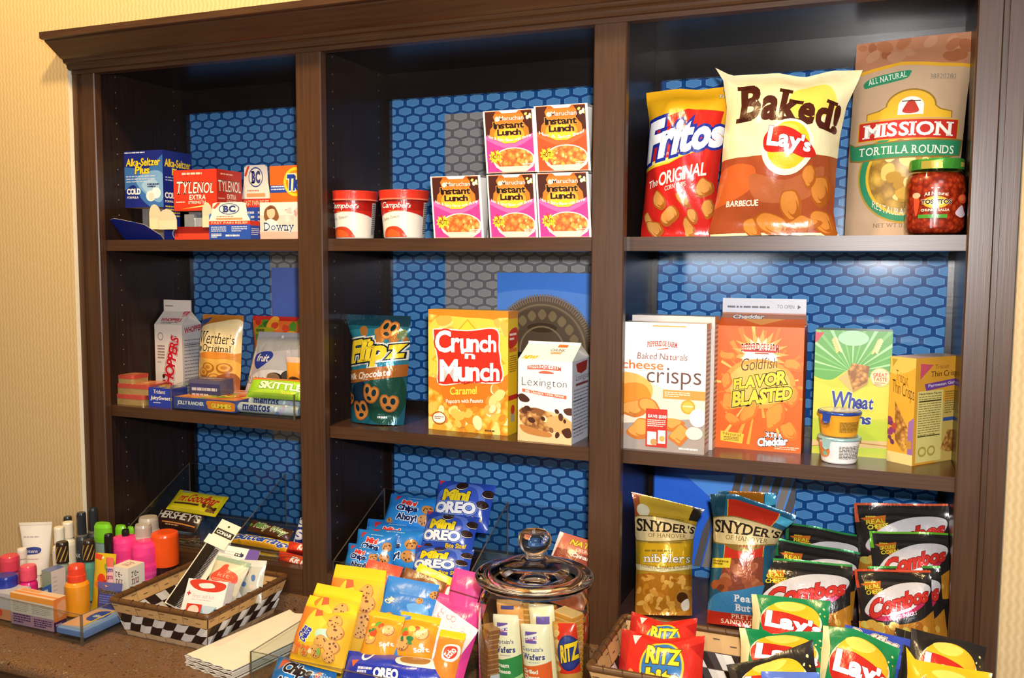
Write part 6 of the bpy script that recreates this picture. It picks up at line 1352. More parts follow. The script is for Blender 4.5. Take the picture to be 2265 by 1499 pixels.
A = Art('c', .55); A.R(0, 0, 1, .18, 'ee9a3a'); A.R(0, .18, 1, .62, 'd9d0c4'); A.G(.06, .24, .42, .58, 6, 'a8a09a', 2, .4); A.G(.5, .24, .92, .58, 6, 'a8a09a', 4, .4); A.R(0, .62, 1, 1, 'b08aa0'); A.G(.06, .64, .46, .95, 4, '4a2a66', 5, .6); A.G(.54, .7, .96, .97, 4, '4a2a66', 7, .6)
R_ = Art('c', 2); R_.R(0, 0, 1, .72, 'e6803a'); R_.B([(.3, .2), (.9, .1), (.9, .5), (.4, .6)], 'e0a070'); R_.R(0, .72, 1, 1, '3c2050'); R_.G(.15, .8, .9, .9, 1, 'd8a8c8', 3); T_ = Art('c', .25); T_.R(0, 0, 1, 1, 'e8c8a8'); T_.R(0, .55, 1, .75, 'e98a34'); T_.R(.05, .1, .5, .4, 'e6a060')
small_box('bfront', 'medicine_box', 'orange, white and purple medicine box at the front of the counter tray', 'box', 'd8c8b8.c', A, R_, T_)
A = Art('c', 3); A.R(0, 0, 1, 1, '8f9a86'); A.P([(0, .45), (1, .3), (1, .9), (0, .95)], '3a6ab8'); A.P([(.2, .5), (.6, .45), (.7, .6), (.3, .68)], 'c8d8ea'); A.P([(0, .7), (.5, .64), (1, .9), (0, .95)], '6a9ad8')
R_ = Art('c', 2.4); R_.R(0, 0, 1, 1, 'e0d6d0'); R_.G(.1, .15, .4, .8, 6, 'c0bcc8', 3, .4); T_ = Art('c', 1); T_.R(0, 0, 1, 1, '5f6fae')
small_box('tooth', 'toothpaste_box', 'upright white and blue toothpaste box in the counter tray', 'box', 'dcd2cc.c', A, R_, T_)
A = Art('c', .8); A.R(0, 0, 1, 1, 'c8c4c8'); A.R(0, .6, 1, 1, 'd8926a'); A.C(.6, .75, .12, 'e0502a'); small_box('bfar', 'medicine_box', 'grey-white box with orange foot at the left picture edge', 'box', 'c4c4cc.c', A)
# tissue pack
t, W, H, D = at('tissue', 'tissue_pack', 'flat blue wrapped tissue pack at the right front corner of the tray', 'tissue pack'); t.location.z = Zt; H = .019
mbs = {None: MB()}; q = [(-.5, .12), (-.46, .02), (-.4, 0), (.4, 0), (.46, .02), (.5, .12), (.5, .85), (.46, .97), (.4, 1), (-.4, 1), (-.46, .97), (-.5, .85), (-.5, .12)]
P = np.array([[(x*W, y*D, (.5+.5*math.tanh(2.2*k))*H if False else z) for z in [0]*1 for y in [0]] for x, k in [(0, 0)]]) if False else None
P = np.array([[(W*x, yv*D, H*z) for x, z in q] for yv in (0, .03, .97, 1)]); P[0, :, 2] = H*.5+(P[0, :, 2]-H*.5)*.55; P[-1, :, 2] = H*.5+(P[-1, :, 2]-H*.5)*.55
mbs[None].grid(P, '7f9bd0.g', flip=False)
for e, s in ((0, 1), (-1, -1)):
    c = P[e].mean(0); mbs[None].tris([[c, P[e, i+1], P[e, i]] if s > 0 else [c, P[e, i], P[e, i+1]] for i in range(12)], '6c8cc8.g')
A = Art('g', 1.5); A.R(0, .0, 1, 1, '9aaed4'); A.P([(0, .1), (.75, 0), (.75, .9), (0, 1)], 'e8b08a'); A.B([(.3, .2), (.75, .1), (.9, .4), (.7, .62), (.35, .55)], '2f4fae'); A.T('tissue', .4, .3, .82, .44, 'e6ecf6', .02, it=.2); A.P([(.72, .02), (.8, .02), (.8, .9), (.72, .95)], 'ecc040')
art_flat(mbs, A, (-W*.4, D*.96, H*1.004), (W*.8, 0, 0), (0, -D*.92, 0)); flush(mbs, t, 'tissue_wrapper')
A = Art('c', .9); A.R(0, 0, 1, 1, '3c4488'); A.R(0, 0, 1, .3, '565a96'); A.P([(.35, .1), (.5, .14), (.4, .18)], 'e8a03a'); A.T('Dramamine', .18, .26, .86, .44, '1c1a30', .03, ol=[('b8a24a', .03)], slope=.02); A.G(.15, .52, .9, .9, 4, '6a78c0', 4)
bag('dram', 'medicine_pack', 'dark blue travel medicine pack leaning above the tissue pack', 'medicine pack', .008, '3c4488.g', A, seal=(0, 0), nu=10, nv=12, crum=.001, floor=Zt)
A = Art('c', 1.25); A.R(0, 0, 1, 1, 'd8b41e'); A.P([(0, 0), (.4, .05), (.4, .2), (.05, .15)], 'e0502a'); A.C(.45, .12, .04, 'f6f0e0'); A.B([(.6, .3), (.95, .2), (1, .6), (.7, .5)], '7aa02c'); A.E(.5, .72, .2, .16, 'd8402a'); A.E(.72, .85, .18, .12, 'c8301f'); A.E(.34, .86, .14, .1, 'e87a2c')
bag('ypack', 'medicine_pack', 'yellow hanging card pack with red fruit picture, leaning in the tray', 'medicine pack', .008, 'd0aa1c.g', A, seal=(0, 0), nu=10, nv=12, crum=.001, floor=Zt)
A = Art('g', 3.4); A.R(0, 0, 1, 1, 'e8b4b0'); A.R(0, 0, 1, .25, 'e8705a'); A.T('gum', .1, .3, .95, .45, '4a4a9a', .03); A.T('gum', .1, .5, .95, .66, 'a83a6a', .03)
bag('pinkbag', 'medicine_pack', 'narrow pink pack wedged beside the lens cleaner box', 'medicine pack', .006, 'e8b4b0.g', A, seal=(0, 0), nu=8, nv=12, crum=.001, floor=Zt)
def renu_face():
    A = Art('c', 1.7); A.R(0, 0, 1, 1, 'f2ecdc'); A.T('re-', .2, .10, .62, .22, '3a3a3c', .0, sf=1); A.T('nu', .2, .26, .64, .38, '8a3a4c', .0, sf=1); A.B([(-.2, .52), (.2, .48), (.55, .60), (1.2, .42), (1.2, 1.2), (-.2, 1.2)], '2a50c4'); A.G(.1, .62, .6, .67, 1, 'd8e2f6', 3, .8); A.G(.1, .78, .9, .95, 3, '9ab0e8', 4, .4); return A
TT = Art('c', 1); TT.R(0, 0, 1, 1, 'f3ead4'); TT.T('re-', .3, .2, .7, .42, '4a4440', .0, sf=1); TT.T('nu', .3, .5, .7, .72, '8a4a4c', .0, sf=1)
small_box('renu', 'lens_cleaner_box', 'white and blue lens cleaner box, corner towards the viewer', 'box', 'f0e8d8.c', renu_face(), renu_face(), TT)

# ------------------------------------------------------------------ woven baskets
@special
def weave():
    k = NT('bamboo_weave'); co = k.coord('UV'); return k.m
def basket(label, x0, x1, y0, y1, zb, zr, flare, pat=True):
    t = thing('woven_basket', label, 'basket', ((x0+x1)/2, (y0+y1)/2, zb)); hx, hy = (x1-x0)/2, (y1-y0)/2; h = zr-zb
    bx, by = hx-flare, hy-flare
    names = [((-1, -1), (1, -1)), ((1, -1), (1, 1)), ((1, 1), (-1, 1)), ((-1, 1), (-1, -1))]
    for a, b in names:
        mbs = {None: MB()}; A0 = Vector((a[0]*bx, a[1]*by, 0)); B0 = Vector((b[0]*bx, b[1]*by, 0)); A1 = Vector((a[0]*hx, a[1]*hy, h)); B1 = Vector((b[0]*hx, b[1]*hy, h))
        L = (B1-A1).length; n = max(6, int(L/.017)); rows = 6
        # woven strips: uprights pass alternately over and under broad horizontal bands
        bands = [(.0, .15, 'c2a37c.p'), (.165, .40, None), (.415, .65, None), (.665, .985, 'd0a56a.p')]
        nrm = (B0-A0).cross(A1-A0).normalized()
        def pt(u, v, d):
            p = A0.lerp(B0, u).lerp(A1.lerp(B1, u), v)+nrm*d; return tuple(p)
        m = mbs[None]; n = max(5, int(L/.029))
        for side in (1, -1):
            for bi, (v0, v1, key) in enumerate(bands):
                if key:                                     # broad plain strip with small tucks of the darker uprights
                    for i in range(n):
                        d0 = side*(.0018+.0007*(i % 2)); q = [pt(i/n, v0, d0), pt((i+1)/n, v0, d0), pt((i+1)/n, v1, d0), pt(i/n, v1, d0)]
                        m.quad(*(q if side == 1 else q[::-1]), key if i % 2 else ('caa067.p' if bi == 3 else 'bd9d76.p'))
                        if bi == 3:
                            u = (i+.1)/n; vm = v0+(v1-v0)*(.35 if i % 2 else .62); q = [pt(u, vm, side*.0034), pt(u+.4/n, vm, side*.0034), pt(u+.4/n, vm+.018, side*.0034), pt(u, vm+.018, side*.0034)]
                            m.quad(*(q if side == 1 else q[::-1]), '5a3d26.p')
                    continue
                for i in range(-1, n+1):                    # slanted black and white checks
                    sl = .45/n; kk = ('2c1b13.p' if (i+bi) % 2 else 'ded9d0.p'); c_ = lambda u: min(max(u, 0), 1)
                    a0, a1 = (i+bi*.5)/n, (i+1+bi*.5)/n; dm = side*(.0030 if (i+bi) % 2 else .0036)
                    u_ = [c_(a0), c_(a1), c_(a1+sl), c_(a0+sl)]; mid0, mid1 = c_((a0+a1)/2), c_((a0+a1)/2+sl); e = side*.0012
                    if u_[1]-u_[0] < 1e-4 and u_[2]-u_[3] < 1e-4: continue
                    for q in ([pt(u_[0], v0, e), pt(mid0, v0, dm), pt(mid1, v1, dm), pt(u_[3], v1, e)], [pt(mid0, v0, dm), pt(u_[1], v0, e), pt(u_[2], v1, e), pt(mid1, v1, dm)]):
                        m.quad(*(q if side == 1 else q[::-1]), kk)
        m.quad(pt(0, 0, 0), pt(1, 0, 0), pt(1, 1, 0), pt(0, 1, 0), '6a4a30.p')
        flush(mbs, t, 'woven_side')
    m = MB(); m.box(-bx, bx, -by, by, .0005, .003, 'b8935f.p'); m.build('basket_floor', t)
    r = MB(); cr = .008; pts = []
    for cx, cy, q0 in ((hx-cr, hy-cr, 0), (-hx+cr, hy-cr, PI/2), (-hx+cr, -hy+cr, PI), (hx-cr, -hy+cr, 3*PI/2)):
        pts += [(cx+cr*math.cos(q), cy+cr*math.sin(q), h) for q in np.linspace(q0, q0+PI/2, 5)]
    r.tube(pts, .0062, '634223.c', 8, closed=True); rim = r.build('rim', t)
    s = MB(); per = [Vector(p) for p in pts]+[Vector(pts[0])]
    for p, q in zip(per[:-1], per[1:]):
        L = (q-p).length; k = int(L/.03)
        for i in range(k):
            c = p.lerp(q, (i+.5)/k); d = (q-p).normalized(); nn = Vector((-d.y, d.x, 0)); 
            ring = [tuple(c+d*(.004*(j-3)/3)+(nn*math.cos(e)+Vector((0, 0, 1))*math.sin(e))*.0068) for j, e in enumerate(np.linspace(-.4, PI+.4, 7))]
            s.tube(ring, .0009, '4a301c.p', 5)
    s.build('rim_stitching', rim); return t
basket('small woven basket of toiletries between the counter tray and the paper napkins', .330, .572, -.256, -.008, -.7697, -.694, .022)
# comb card, first aid packs in the basket
t, W, H, _ = at('comb', 'comb_card', 'black comb on a long white hanging card leaning in the basket', 'comb'); 
W = .052; H = .205
c = {None: MB()}; c[None].box(-W/2, W/2, 0, .001, 0, H, 'efe2cc.c'); A = Art('c', H/W); A.R(.05, .10, .95, .17, '15110f'); A.T('CONAIR', .12, .115, .88, .155, 'f4efe8', .03); A.G(.15, .2, .85, .27, 3, 'd8a89a', 3, .5); A.C(.5, .05, .05, '3a2f28'); art_flat(c, A, (-W/2, 0, H), (W, 0, 0), (0, 0, -H)); flush(c, t, 'hanging_card')
m = MB(); m.box(-.019, .001, -.007, -.0005, .002, H*.70, '1a100c.g')
m.build('comb_spine', t)
m = MB()
for k in range(46): m.box(.001, .014, -.005, -.002, .004+k*.003, .0055+k*.003, '2a1a14.g')
o = m.build('comb_teeth', t); o['kind'] = 'stuff'
m = MB(); m.box(-W/2-.0015, W/2+.0015, -.0085, .0025, H*.70, H*.80, 'f2e8d6.c'); m.build('card_sleeve', t)
A = Art('c', .75); A.R(0, 0, 1, 1, 'f6f0ea'); A.B([(.05, .08), (.3, .0), (.9, .05), (.95, .2), (.7, .3), (.25, .26)], 'd8402c'); A.B([(.3, .12), (.6, .08), (.7, .18), (.4, .22)], 'f6ece4'); A.R(.05, .36, .15, .40, 'c8303a'); A.R(.085, .32, .115, .44, 'c8303a'); A.T('first aid kit', .2, .38, .75, .48, 'e09a9a', -.01); A.G(.2, .52, .7, .55, 1, 'dcb0b0', 2); A.R(.12, .64, .5, 1, 'd8402c'); A.E(.31, .82, .14, .15, 'f0d8c8'); A.R(.5, .66, .86, 1, '7fb4d8'); A.P([(.5, .66), (.86, .66), (.6, 1)], 'c8dcea')
t, W, H, _ = at('aid', 'first_aid_box', 'white first aid pack with red cross at the front of the basket', 'first aid pack'); kw = dict(floor=-.766); settle(t, H, A, kw); carton_mesh(t, W*.92, kw['_H'], .022, 'f2ece6.c', A)
A = Art('g', .8); A.R(0, 0, 1, 1, 'd8d0b4'); A.R(0, 0, 1, .14, '9ab09a'); A.B([(.1, .62), (.3, .4), (.38, .22), (.5, .22), (.55, .34), (.85, .44), (.9, .7), (.6, .8), (.3, .78)], 'e0533a'); A.T('kit', .35, .48, .7, .6, 'f2b09a', .0); A.G(.2, .66, .8, .74, 2, 'f0a890', 3)
bag('clr', 'toiletry_bag', 'pale clear pouch with large red print in the basket', 'toiletry pouch', .018, 'cfc9b0.g', A, seal=(.04, 0), nu=14, nv=16, floor=-.765, seed=4)
A = Art('c', .55); A.R(0, 0, 1, 1, 'f4eee6'); A.G(.05, .2, .4, .6, 4, 'd8ccc8', 3, .4); A.T('EL', .46, .12, .56, .42, '3a3440', .02, rot=-1.5); A.C(.62, .3, .04, '3a3a5c'); A.R(.72, 0, 1, 1, '6f55a4')
bag('pcard', 'toiletry_card', 'white card pack with purple end at the back of the basket', 'toiletry pack', .006, 'f0eae2.c', A, seal=(0, 0), nu=8, nv=8, crum=.0005, floor=-.765)
A = Art('g', 1.0); A.R(0, 0, 1, 1, 'c9c8b8'); A.R(0, 0, 1, .2, 'd8d8d0'); A.bits(.2, .4, .8, .8, 7, .09, ['c8705a', '5a7ab0', 'e0d0b8'], 3)
bag('clr2', 'toiletry_bag', 'pale grey pouch with small coloured picture at the right side of the basket', 'toiletry pouch', .012, 'c9c8b8.g', A, seal=(.04, 0), nu=12, nv=14, floor=-.722, seed=6)
# napkins
t = thing('napkin_stack', 'stack of folded cream paper napkins on the counter', 'napkins', (.645, -.19, -.7697), (0, 0, -.18)); m = MB(); rnd = random.Random(3)
n = 14; w, d = .125, .255
for k in range(n):
    z0 = k*.0016; ox, oy = rnd.uniform(-.002, .002), rnd.uniform(-.002, .002); seg = 16
    e = [(-w/2+w*i/seg+ox, -d/2+oy+.0015*math.sin(i*1.7+k)) for i in range(seg+1)]; b = [(-w/2+w*i/seg+ox, d/2+oy+.0045*math.sin(i*1.1+k*.6)) for i in range(seg+1)]
    for i in range(seg):
        m.quad((*e[i], z0), (*e[i+1], z0), (*e[i+1], z0+.0014), (*e[i], z0+.0014), 'f3ead8.p'); m.quad((*b[i+1], z0), (*b[i], z0), (*b[i], z0+.0014), (*b[i+1], z0+.0014), 'f3ead8.p')
        if k == n-1: m.quad((*e[i], z0+.0014), (*e[i+1], z0+.0014), (*b[i+1], z0+.0014), (*b[i], z0+.0014), 'f6ecd6.p')
    for s in (0, -1): m.quad(*( [(*b[s], z0), (*e[s], z0), (*e[s], z0+.0014), (*b[s], z0+.0014)] if s == 0 else [(*e[s], z0), (*b[s], z0), (*b[s], z0+.0014), (*e[s], z0+.0014)]), 'f1e8d6.p')
m.build('folded_napkins', t)

# ------------------------------------------------------------------ bottom middle: cookie bags
FL = -.660
PILL = [(0, 0, 1), (.1, .0, 1), (.3, .02, .98), (.7, .02, .98), (1, 0, 1)]
def tri_mark(A, x, y, w, c='d83a3c'): A.P([(x, y), (x+w, y+.01), (x+w*.25, y+w*.9/A.asp)], c)
def mini_cookie(pl, label, crop=1.0, T=.022, seed=1):
    A = Art('g', .75); A.R(0, 0, 1, 1, '2a84d8'); A.B([(-.1, .6), (.4, .4), (1.1, .6), (1.1, 1.1), (-.1, 1.1)], '2f8fe0'); tri_mark(A, .14, .08, .14); A.G(.4, .12, .7, .15, 1, 'a8d0f0', 2, .8)
    A.T('Mini', .34, .22, .64, .38, 'e03a34', .04, ol=[('ffffff', .05)], slope=.012); A.T('Chips', .26, .38, .70, .6, '14245c', .05, ol=[('ffffff', .06)], slope=.012); A.T('Ahoy!', .30, .62, .72, .84, '14245c', .05, ol=[('ffffff', .06)], slope=.012)
    A.cookie(.86, .42, .10, seed=3); A.cookie(.84, .72, .11, seed=4); A.cookie(.16, .84, .07, seed=5); A.R(0, 0, .05, 1, '2578c4'); A.R(.95, 0, 1, 1, '2578c4')
    return bag(pl, 'cookie_bag', label, 'cookie bag', T, '2a84d8.g', A, 'light blue mini chocolate chip cookie bags', seal=(.03, .03), seed=seed, prof=PILL, nu=16, nv=16, floor=FL+.02 if False else None)
mini_cookie('mcA', 'light blue mini cookie bag at the top back of the blue bag row', seed=2); mini_cookie('mcB1', 'light blue mini cookie bag second from the back', seed=5); mini_cookie('mcB2', 'light blue mini cookie bag in the middle of the row', seed=7)
mini_cookie('mcC0', 'light blue mini cookie bag just behind the front one, only its corner showing', seed=3); mini_cookie('mcC', 'light blue mini cookie bag at the front left of the row', seed=4)
def mini_oreo(pl, label, seed=1):
    A = Art('g', .85); A.R(0, 0, 1, 1, '2c4cb4'); A.B([(.05, .3), (.4, .05), (.8, .1), (.9, .5), (.5, .6), (.1, .55)], '5a7ad8'); A.B([(.1, .4), (.45, .12), (.72, .16), (.8, .46), (.4, .55)], '3a58c0'); tri_mark(A, .02, .0, .10)
    A.oreo(.46, .10, .10); A.oreo(.93, .22, .09); A.oreo(.88, .46, .09)
    A.T('Mini', .16, .20, .66, .44, 'f0d428', .06, sf=0, ol=[('1a1c3c', .04)], slope=.0); A.T('OREO', .06, .46, .80, .70, 'f8f8fc', .055, sf=0, ol=[('2a3a8c', .05), ('8fb0ec', .09)], slope=-.02, part='logo')
    A.T('Bite Size!', .54, .72, .90, .82, 'f0c828', .03, it=.15, ol=[('1a1c3c', .03)], slope=-.02); A.oreo(.2, .86, .09); A.oreo(.6, .9, .08)
    return bag(pl, 'cookie_bag', label, 'cookie bag', .024, '2c4cb4.g', A, 'dark blue mini sandwich cookie bags', seal=(.03, .03), seed=seed, prof=PILL, nu=16, nv=18)
mini_oreo('moA', 'dark blue mini sandwich cookie bag highest at the back', 3); mini_oreo('moB', 'dark blue mini sandwich cookie bag in the middle of its row', 6); mini_oreo('moC', 'dark blue mini sandwich cookie bag at the front of its row', 8)
A = Art('g', .5); A.R(0, 0, 1, 1, 'c8705a'); A.R(0, .62, 1, 1, '8a3c30'); A.P([(0, 0), (.1, .03), (.04, 1), (0, 1)], 'e8d0c8'); A.T('NATURE', .3, .16, 1.05, .40, 'e0c83a', .04, it=.1, ol=[('5a4a1c', .04)]); A.T('CRUNCHY', .48, .46, .95, .58, 'f0d0c0', .01); A.T('Cinnamon', .44, .66, 1.0, .82, 'f4e4dc', .02)
bag('granola', 'granola_bar', 'pink-brown granola bar pack behind the glass jar', 'granola bar', .014, 'c8705a.g', A, seal=(0, 0), nu=14, nv=8, crum=.002, floor=-.674, prof=[(0, 0, 1), (1, 0, 1)])

# acrylic tray of cookie bags on the counter
acrylic_tray('acrylic_tray', 'clear acrylic tray full of cookie bags, front middle of the counter', (.733, -.338, -.7697), .0, .335, .235, .07, .07, .004)
FT = -.765
def keebler(pl, label, seed, T=.03):
    A = Art('p', 1.0); A.R(0, 0, 1, 1, 'eebc1c'); A.R(0, 0, 1, .17, 'f2c81c'); A.P([(0, .19), (.4, .2), (1, .24), (1, 1), (0, 1)], 'ecb428'); A.P([(0, .2), (.32, .2), (.22, 1), (0, 1)], 'e8862c'); A.P([(.28, .22), (.42, .26), (.62, .4), (.5, .75), (.2, .8), (.2, .5)], 'dcc83a'); A.B([(.5, .55), (.7, .5), (.72, .62), (.55, .68)], 'b8d8c0'); A.P([(.3, .2), (.42, .2), (.5, .3), (.36, .34)], 'e0603a')
    A.T('Chips', .15, .54, .36, .70, '2a3a9c', .05, rot=-1.25, ol=[('f6f2ee', .06)]); A.T('Deluxe', .20, .58, .44, .72, '2a3a9c', .05, rot=-1.25, ol=[('f6f2ee', .06)])
    for x, y, r, s in ((.74, .36, .12, 2), (.8, .52, .13, 5), (.62, .72, .11, 4), (.8, .76, .12, 6), (.56, .88, .11, 7), (.78, .92, .1, 8), (.34, .92, .09, 9)): A.cookie(x, y, r, 'd9a052', '6a3a1c', 7, s, 'b87a34')
    A.bits(.2, .82, .7, 1, 7, .05, ['5a8a3a', '8ab04a', 'e8702c', 'f0d8a0'], 4); A.T('soft', .02, .86, .14, .96, 'f6ecd8', .0, rot=-1.2)
    return bag(pl, 'cookie_bag', label, 'cookie bag', T, 'e8b01c.p', A, 'yellow cookie bags in the front tray', seal=(.12, 0), gb=.4, seed=seed, nu=18, nv=22, floor=FT if pl == 'kG' else -.718, prof=[(0, .02, .98), (.15, .0, 1), (.6, -.02, 1.02), (1, 0, 1.02)], crum=.004)
keebler('kG', 'yellow chip cookie bag at the back of the tray', 5); keebler('kF2', 'yellow chip cookie bag directly behind the front one', 8); keebler('kF', 'yellow and orange chip cookie bag at front left of the tray', 3)
def plain(pl, label, col, cat='cookie bag', draw=None, T=.018, seed=1, fin='g', seal=(.06, 0), **kw):
    A = Art(fin, .7); A.R(0, 0, 1, 1, col); A.R(0, .16, 1, .175, '8a6a4a') if kw.pop('crease', False) else None
    if draw: draw(A)
    return bag(pl, 'cookie_bag', label, cat, T, col+'.'+fin, A, seal=seal, seed=seed, nu=16, nv=16, floor=FT, prof=PILL, **kw)
plain('red', 'plain coral red cookie bag at the back of the cookie tray', 'd8503c', seed=2)
plain('brown', 'plain chocolate brown cookie bag at the back of the cookie tray', '7a4420', seed=3)
def d(A):
    A.P([(.0, .2), (1, .25), (1, .3), (0, .24)], 'f6da3a'); A.R(.78, .28, .98, .9, 'd8402c'); A.T('!', .82, .3, .94, .8, 'f6e8d8', .05)
plain('ysm', 'bright yellow cookie bag with red mark at the back of the tray', 'f0cc1c', draw=d, seed=4)
def d(A): A.line([(0, .62), (1, .66)], .03, '7a2a3a')
plain('pkB', 'hot pink cookie bag at the back right of the tray', 'd8488e', draw=d, seed=5)
plain('pkF', 'hot pink cookie bag behind the white bag', 'd8408c', draw=lambda A: A.R(0, .1, 1, .115, 'e870a8'), seed=6)
def d(A):
    A.cookie(.9, .6, .12, seed=3); A.cookie(.96, .3, .08, seed=2)
plain('bc1', 'medium blue cookie bag behind another in the tray', '3a86d4', draw=d, seed=7)
def d(A):
    A.T('Chips', .06, .12, .22, .40, 'e8e0c8', .04, rot=-1.1, ol=[('5a4a3a', .05)]); A.cookie(.22, .8, .12, seed=3, base='d09a50'); A.B([(.5, .3), (.8, .2), (.95, .5), (.7, .6)], '62a4e6'); A.T('6ct', .84, .5, .98, .8, 'f4f4f4', .02, rot=-.8); A.cookie(.7, .12, .07, seed=6)
plain('bc2', 'medium blue cookie bag with a cookie picture, in front of its pair', '2f7ccc', draw=d, seed=8)
def d(A):
    rnd = random.Random(4)
    for _ in range(11):
        x, y = rnd.uniform(.1, .95), rnd.uniform(.05, .6); A.B([(x+.05*math.cos(q)*rnd.uniform(.6, 1.2), y+.08*math.sin(q)*rnd.uniform(.6, 1.2)) for q in np.linspace(0, 6.28, 7)[:-1]], 'e0a0a4'); A.B([(x+.035*math.cos(q), y+.055*math.sin(q)) for q in np.linspace(0, 6.28, 7)[:-1]], 'f4eee8')
    A.B([(.1, .5), (.3, .42), (.4, .6), (.3, .8), (.1, .75)], '4a2a24'); A.B([(.18, .55), (.3, .5), (.36, .66), (.22, .72)], 'e8c830')
plain('wht', 'white cookie bag with pink outline pattern, tilted in the tray', 'f4ece6', draw=d, seed=9)
def echo(pl, label, seed):
    A = Art('g', 1.0); A.R(0, 0, 1, 1, 'eba028'); A.R(0, 0, 1, .16, 'f0b822'); A.P([(0, .16), (1, .22), (1, .3), (0, .26)], 'e89a20'); A.B([(.1, .35), (.5, .3), (.9, .4), (.95, .9), (.3, .95), (.05, .7)], 'ee9434'); A.cookie(.3, .78, .2, 'e0a860', '8a5a2c', 6, seed); A.cookie(.72, .48, .16, 'e6b878', 'c86a4a', 5, seed+2); A.bits(.2, .35, .65, .75, 9, .09, ['3f8a4a', '6aa83a', 'd8502a', 'f0d050', '2f7a4a'], seed); A.T('Soft', .62, .8, .95, .92, 'f6efe2', .04, rot=-.3)
    return bag(pl, 'cookie_bag', label, 'cookie bag', .02, 'e89c24.g', A, 'small orange cookie packs in the front tray', seal=(.12, 0), seed=seed, nu=14, nv=16, floor=-.712, prof=PILL)
echo('ys1', 'small orange cookie pack next to the big yellow bag', 3); echo('ys2', 'small orange cookie pack in the middle of the tray', 5)
A = Art('g', 1.1); A.R(0, 0, 1, 1, 'e88a34'); A.R(0, 0, 1, .22, 'f0c020'); A.B([(.45, .5), (.9, .42), (.98, .7), (.85, .95), (.5, .9)], 'f4ece4'); A.B([(.5, .55), (.85, .48), (.92, .7), (.8, .88), (.55, .84)], 'd8402c'); A.T('Echo', .54, .58, .9, .8, 'f6efe6', .03, rot=-1.1)
bag('ys3', 'cookie_bag', 'small orange pack with red and white oval at the right of the tray', 'cookie bag', .02, 'e88a34.g', A, seal=(.18, 0), seed=6, nu=12, nv=14, floor=-.712, prof=PILL)
A = Art('g', .5); A.R(0, 0, 1, 1, '2a82d2'); tri_mark(A, .12, .05, .16, 'e0684a'); A.G(.4, .03, .65, .07, 1, 'b8daf2', 2, .8); A.T('Chips', .22, .10, .70, .46, '2a1a2c', .05, it=.1, ol=[('ffffff', .06)], slope=.03); A.T('Ahoy!', .16, .50, .72, .86, '2a1a2c', .05, it=.1, ol=[('ffffff', .06)], slope=.03); A.T('!', .72, .18, .80, .5, 'd8402c', .05, it=.2); A.cookie(.86, .66, .11, 'dca85c', seed=3); A.R(0, 0, .08, 1, '2472bc'); A.T('cookies', .74, .2, .96, .36, 'f0f4f8', .0)
bag('cahoy', 'cookie_pack', 'light blue chocolate chip cookie pack lying at front left of the tray', 'cookie pack', .03, '2a82d2.g', A, seal=(0, 0), seed=3, nu=18, nv=12, prof=[(0, .03, 1), (1, -.03, .99)])
A = Art('g', .31); A.R(0, 0, 1, 1, '2534a8'); A.P([(0, 0), (.6, .0), (.5, .4), (0, .3)], '2c40b8'); A.P([(.1, .26), (.18, .24), (.14, .44)], 'e0683c'); A.T('OREO', .38, .40, .62, .68, 'f6f6fa', .06, ol=[('141c60', .05)], part='logo'); A.G(.2, .42, .36, .6, 2, 'd8dcf0', 2, .7); A.T('6 ct', .68, .58, .80, .78, 'f4f4f8', .03); A.B([(.56, .02), (.92, .04), (.94, .26), (.6, .26)], 'efe6da'); A.B([(.58, .03), (.82, .05), (.8, .2), (.62, .2)], 'a8763e'); A.ring(.24, .05, .06, .2, .02, 'e8e8f4', 18)
bag('opack', 'cookie_pack', 'dark blue sandwich cookie pack lying at the front of the tray', 'cookie pack', .035, '2534a8.g', A, seal=(0, 0), seed=5, nu=24, nv=12, crum=.005, prof=[(0, .0, 1), (1, -.02, 1.02)])

# ------------------------------------------------------------------ glass cracker jar
JX, JY, JR = 1.212, -.200, .094
t = thing('glass_jar', 'large round glass jar with knobbed lid, full of cracker packs', 'jar', (JX, JY, -.7697)); R = JR
g = MB(); H = .215
out = [(0, .0), (R*.86, .0), (R*.97, .006), (R, .02), (R, H*.80), (R*.97, H*.88), (R*.87, H*.95), (R*.84, H*.97), (R*.84, H)]
for a, b in zip(out[:-1], out[1:]): pass
g.lathe(out, 'jarglass', 64); g.lathe([(R*.845, H*.985), (R*.885, H*.99), (R*.885, H*1.01), (R*.84, H*1.015)], 'solidglass', 64); g.build('jar_body', t)
l = MB(); z = H+.004; R2 = R*1.06
prof = [(0, z+.006), (R*.62, z+.006), (R*.82, z), (R*.84, z-.004), (R2*.97, z+.002), (R2, z+.007), (R2*.98, z+.012), (R*.84, z+.016), (R*.72, z+.021), (R*.5, z+.031), (R*.34, z+.036), (R*.22, z+.038), (R*.17, z+.042), (R*.16, z+.046), (R*.22, z+.052), (R*.29, z+.062), (R*.30, z+.072), (R*.26, z+.081), (R*.17, z+.086), (0, z+.087)]
pp_ = smooth([(r_, z_) for r_, z_ in prof], 3, closed=False); pp_[:, 0] = np.maximum(pp_[:, 0], 0)
kn = int(len(pp_)*.62); l.lathe(pp_[:kn+1], 'solidglass', 64); ld = l.build('jar_lid', t)
kb = MB(); kb.lathe([(0, pp_[kn][1])]+[tuple(q) for q in pp_[kn:]], 'solidglass', 48); kb.build('lid_knob', t)
def cracker_pack(pl, label, base, draw, T=.016, fl=-.763, group=None, **kw):
    A = Art('g', 2.7); A.R(0, 0, 1, 1, base); draw(A)
    return bag(pl, 'cracker_pack', label, 'cracker pack', T, base+'.g', A, group, seal=(0, 0), gb=1, nu=12, nv=18, floor=fl, crum=.001, prof=[(0, .02, .98), (.05, 0, 1), (1, 0, 1)], back=.9, **kw)
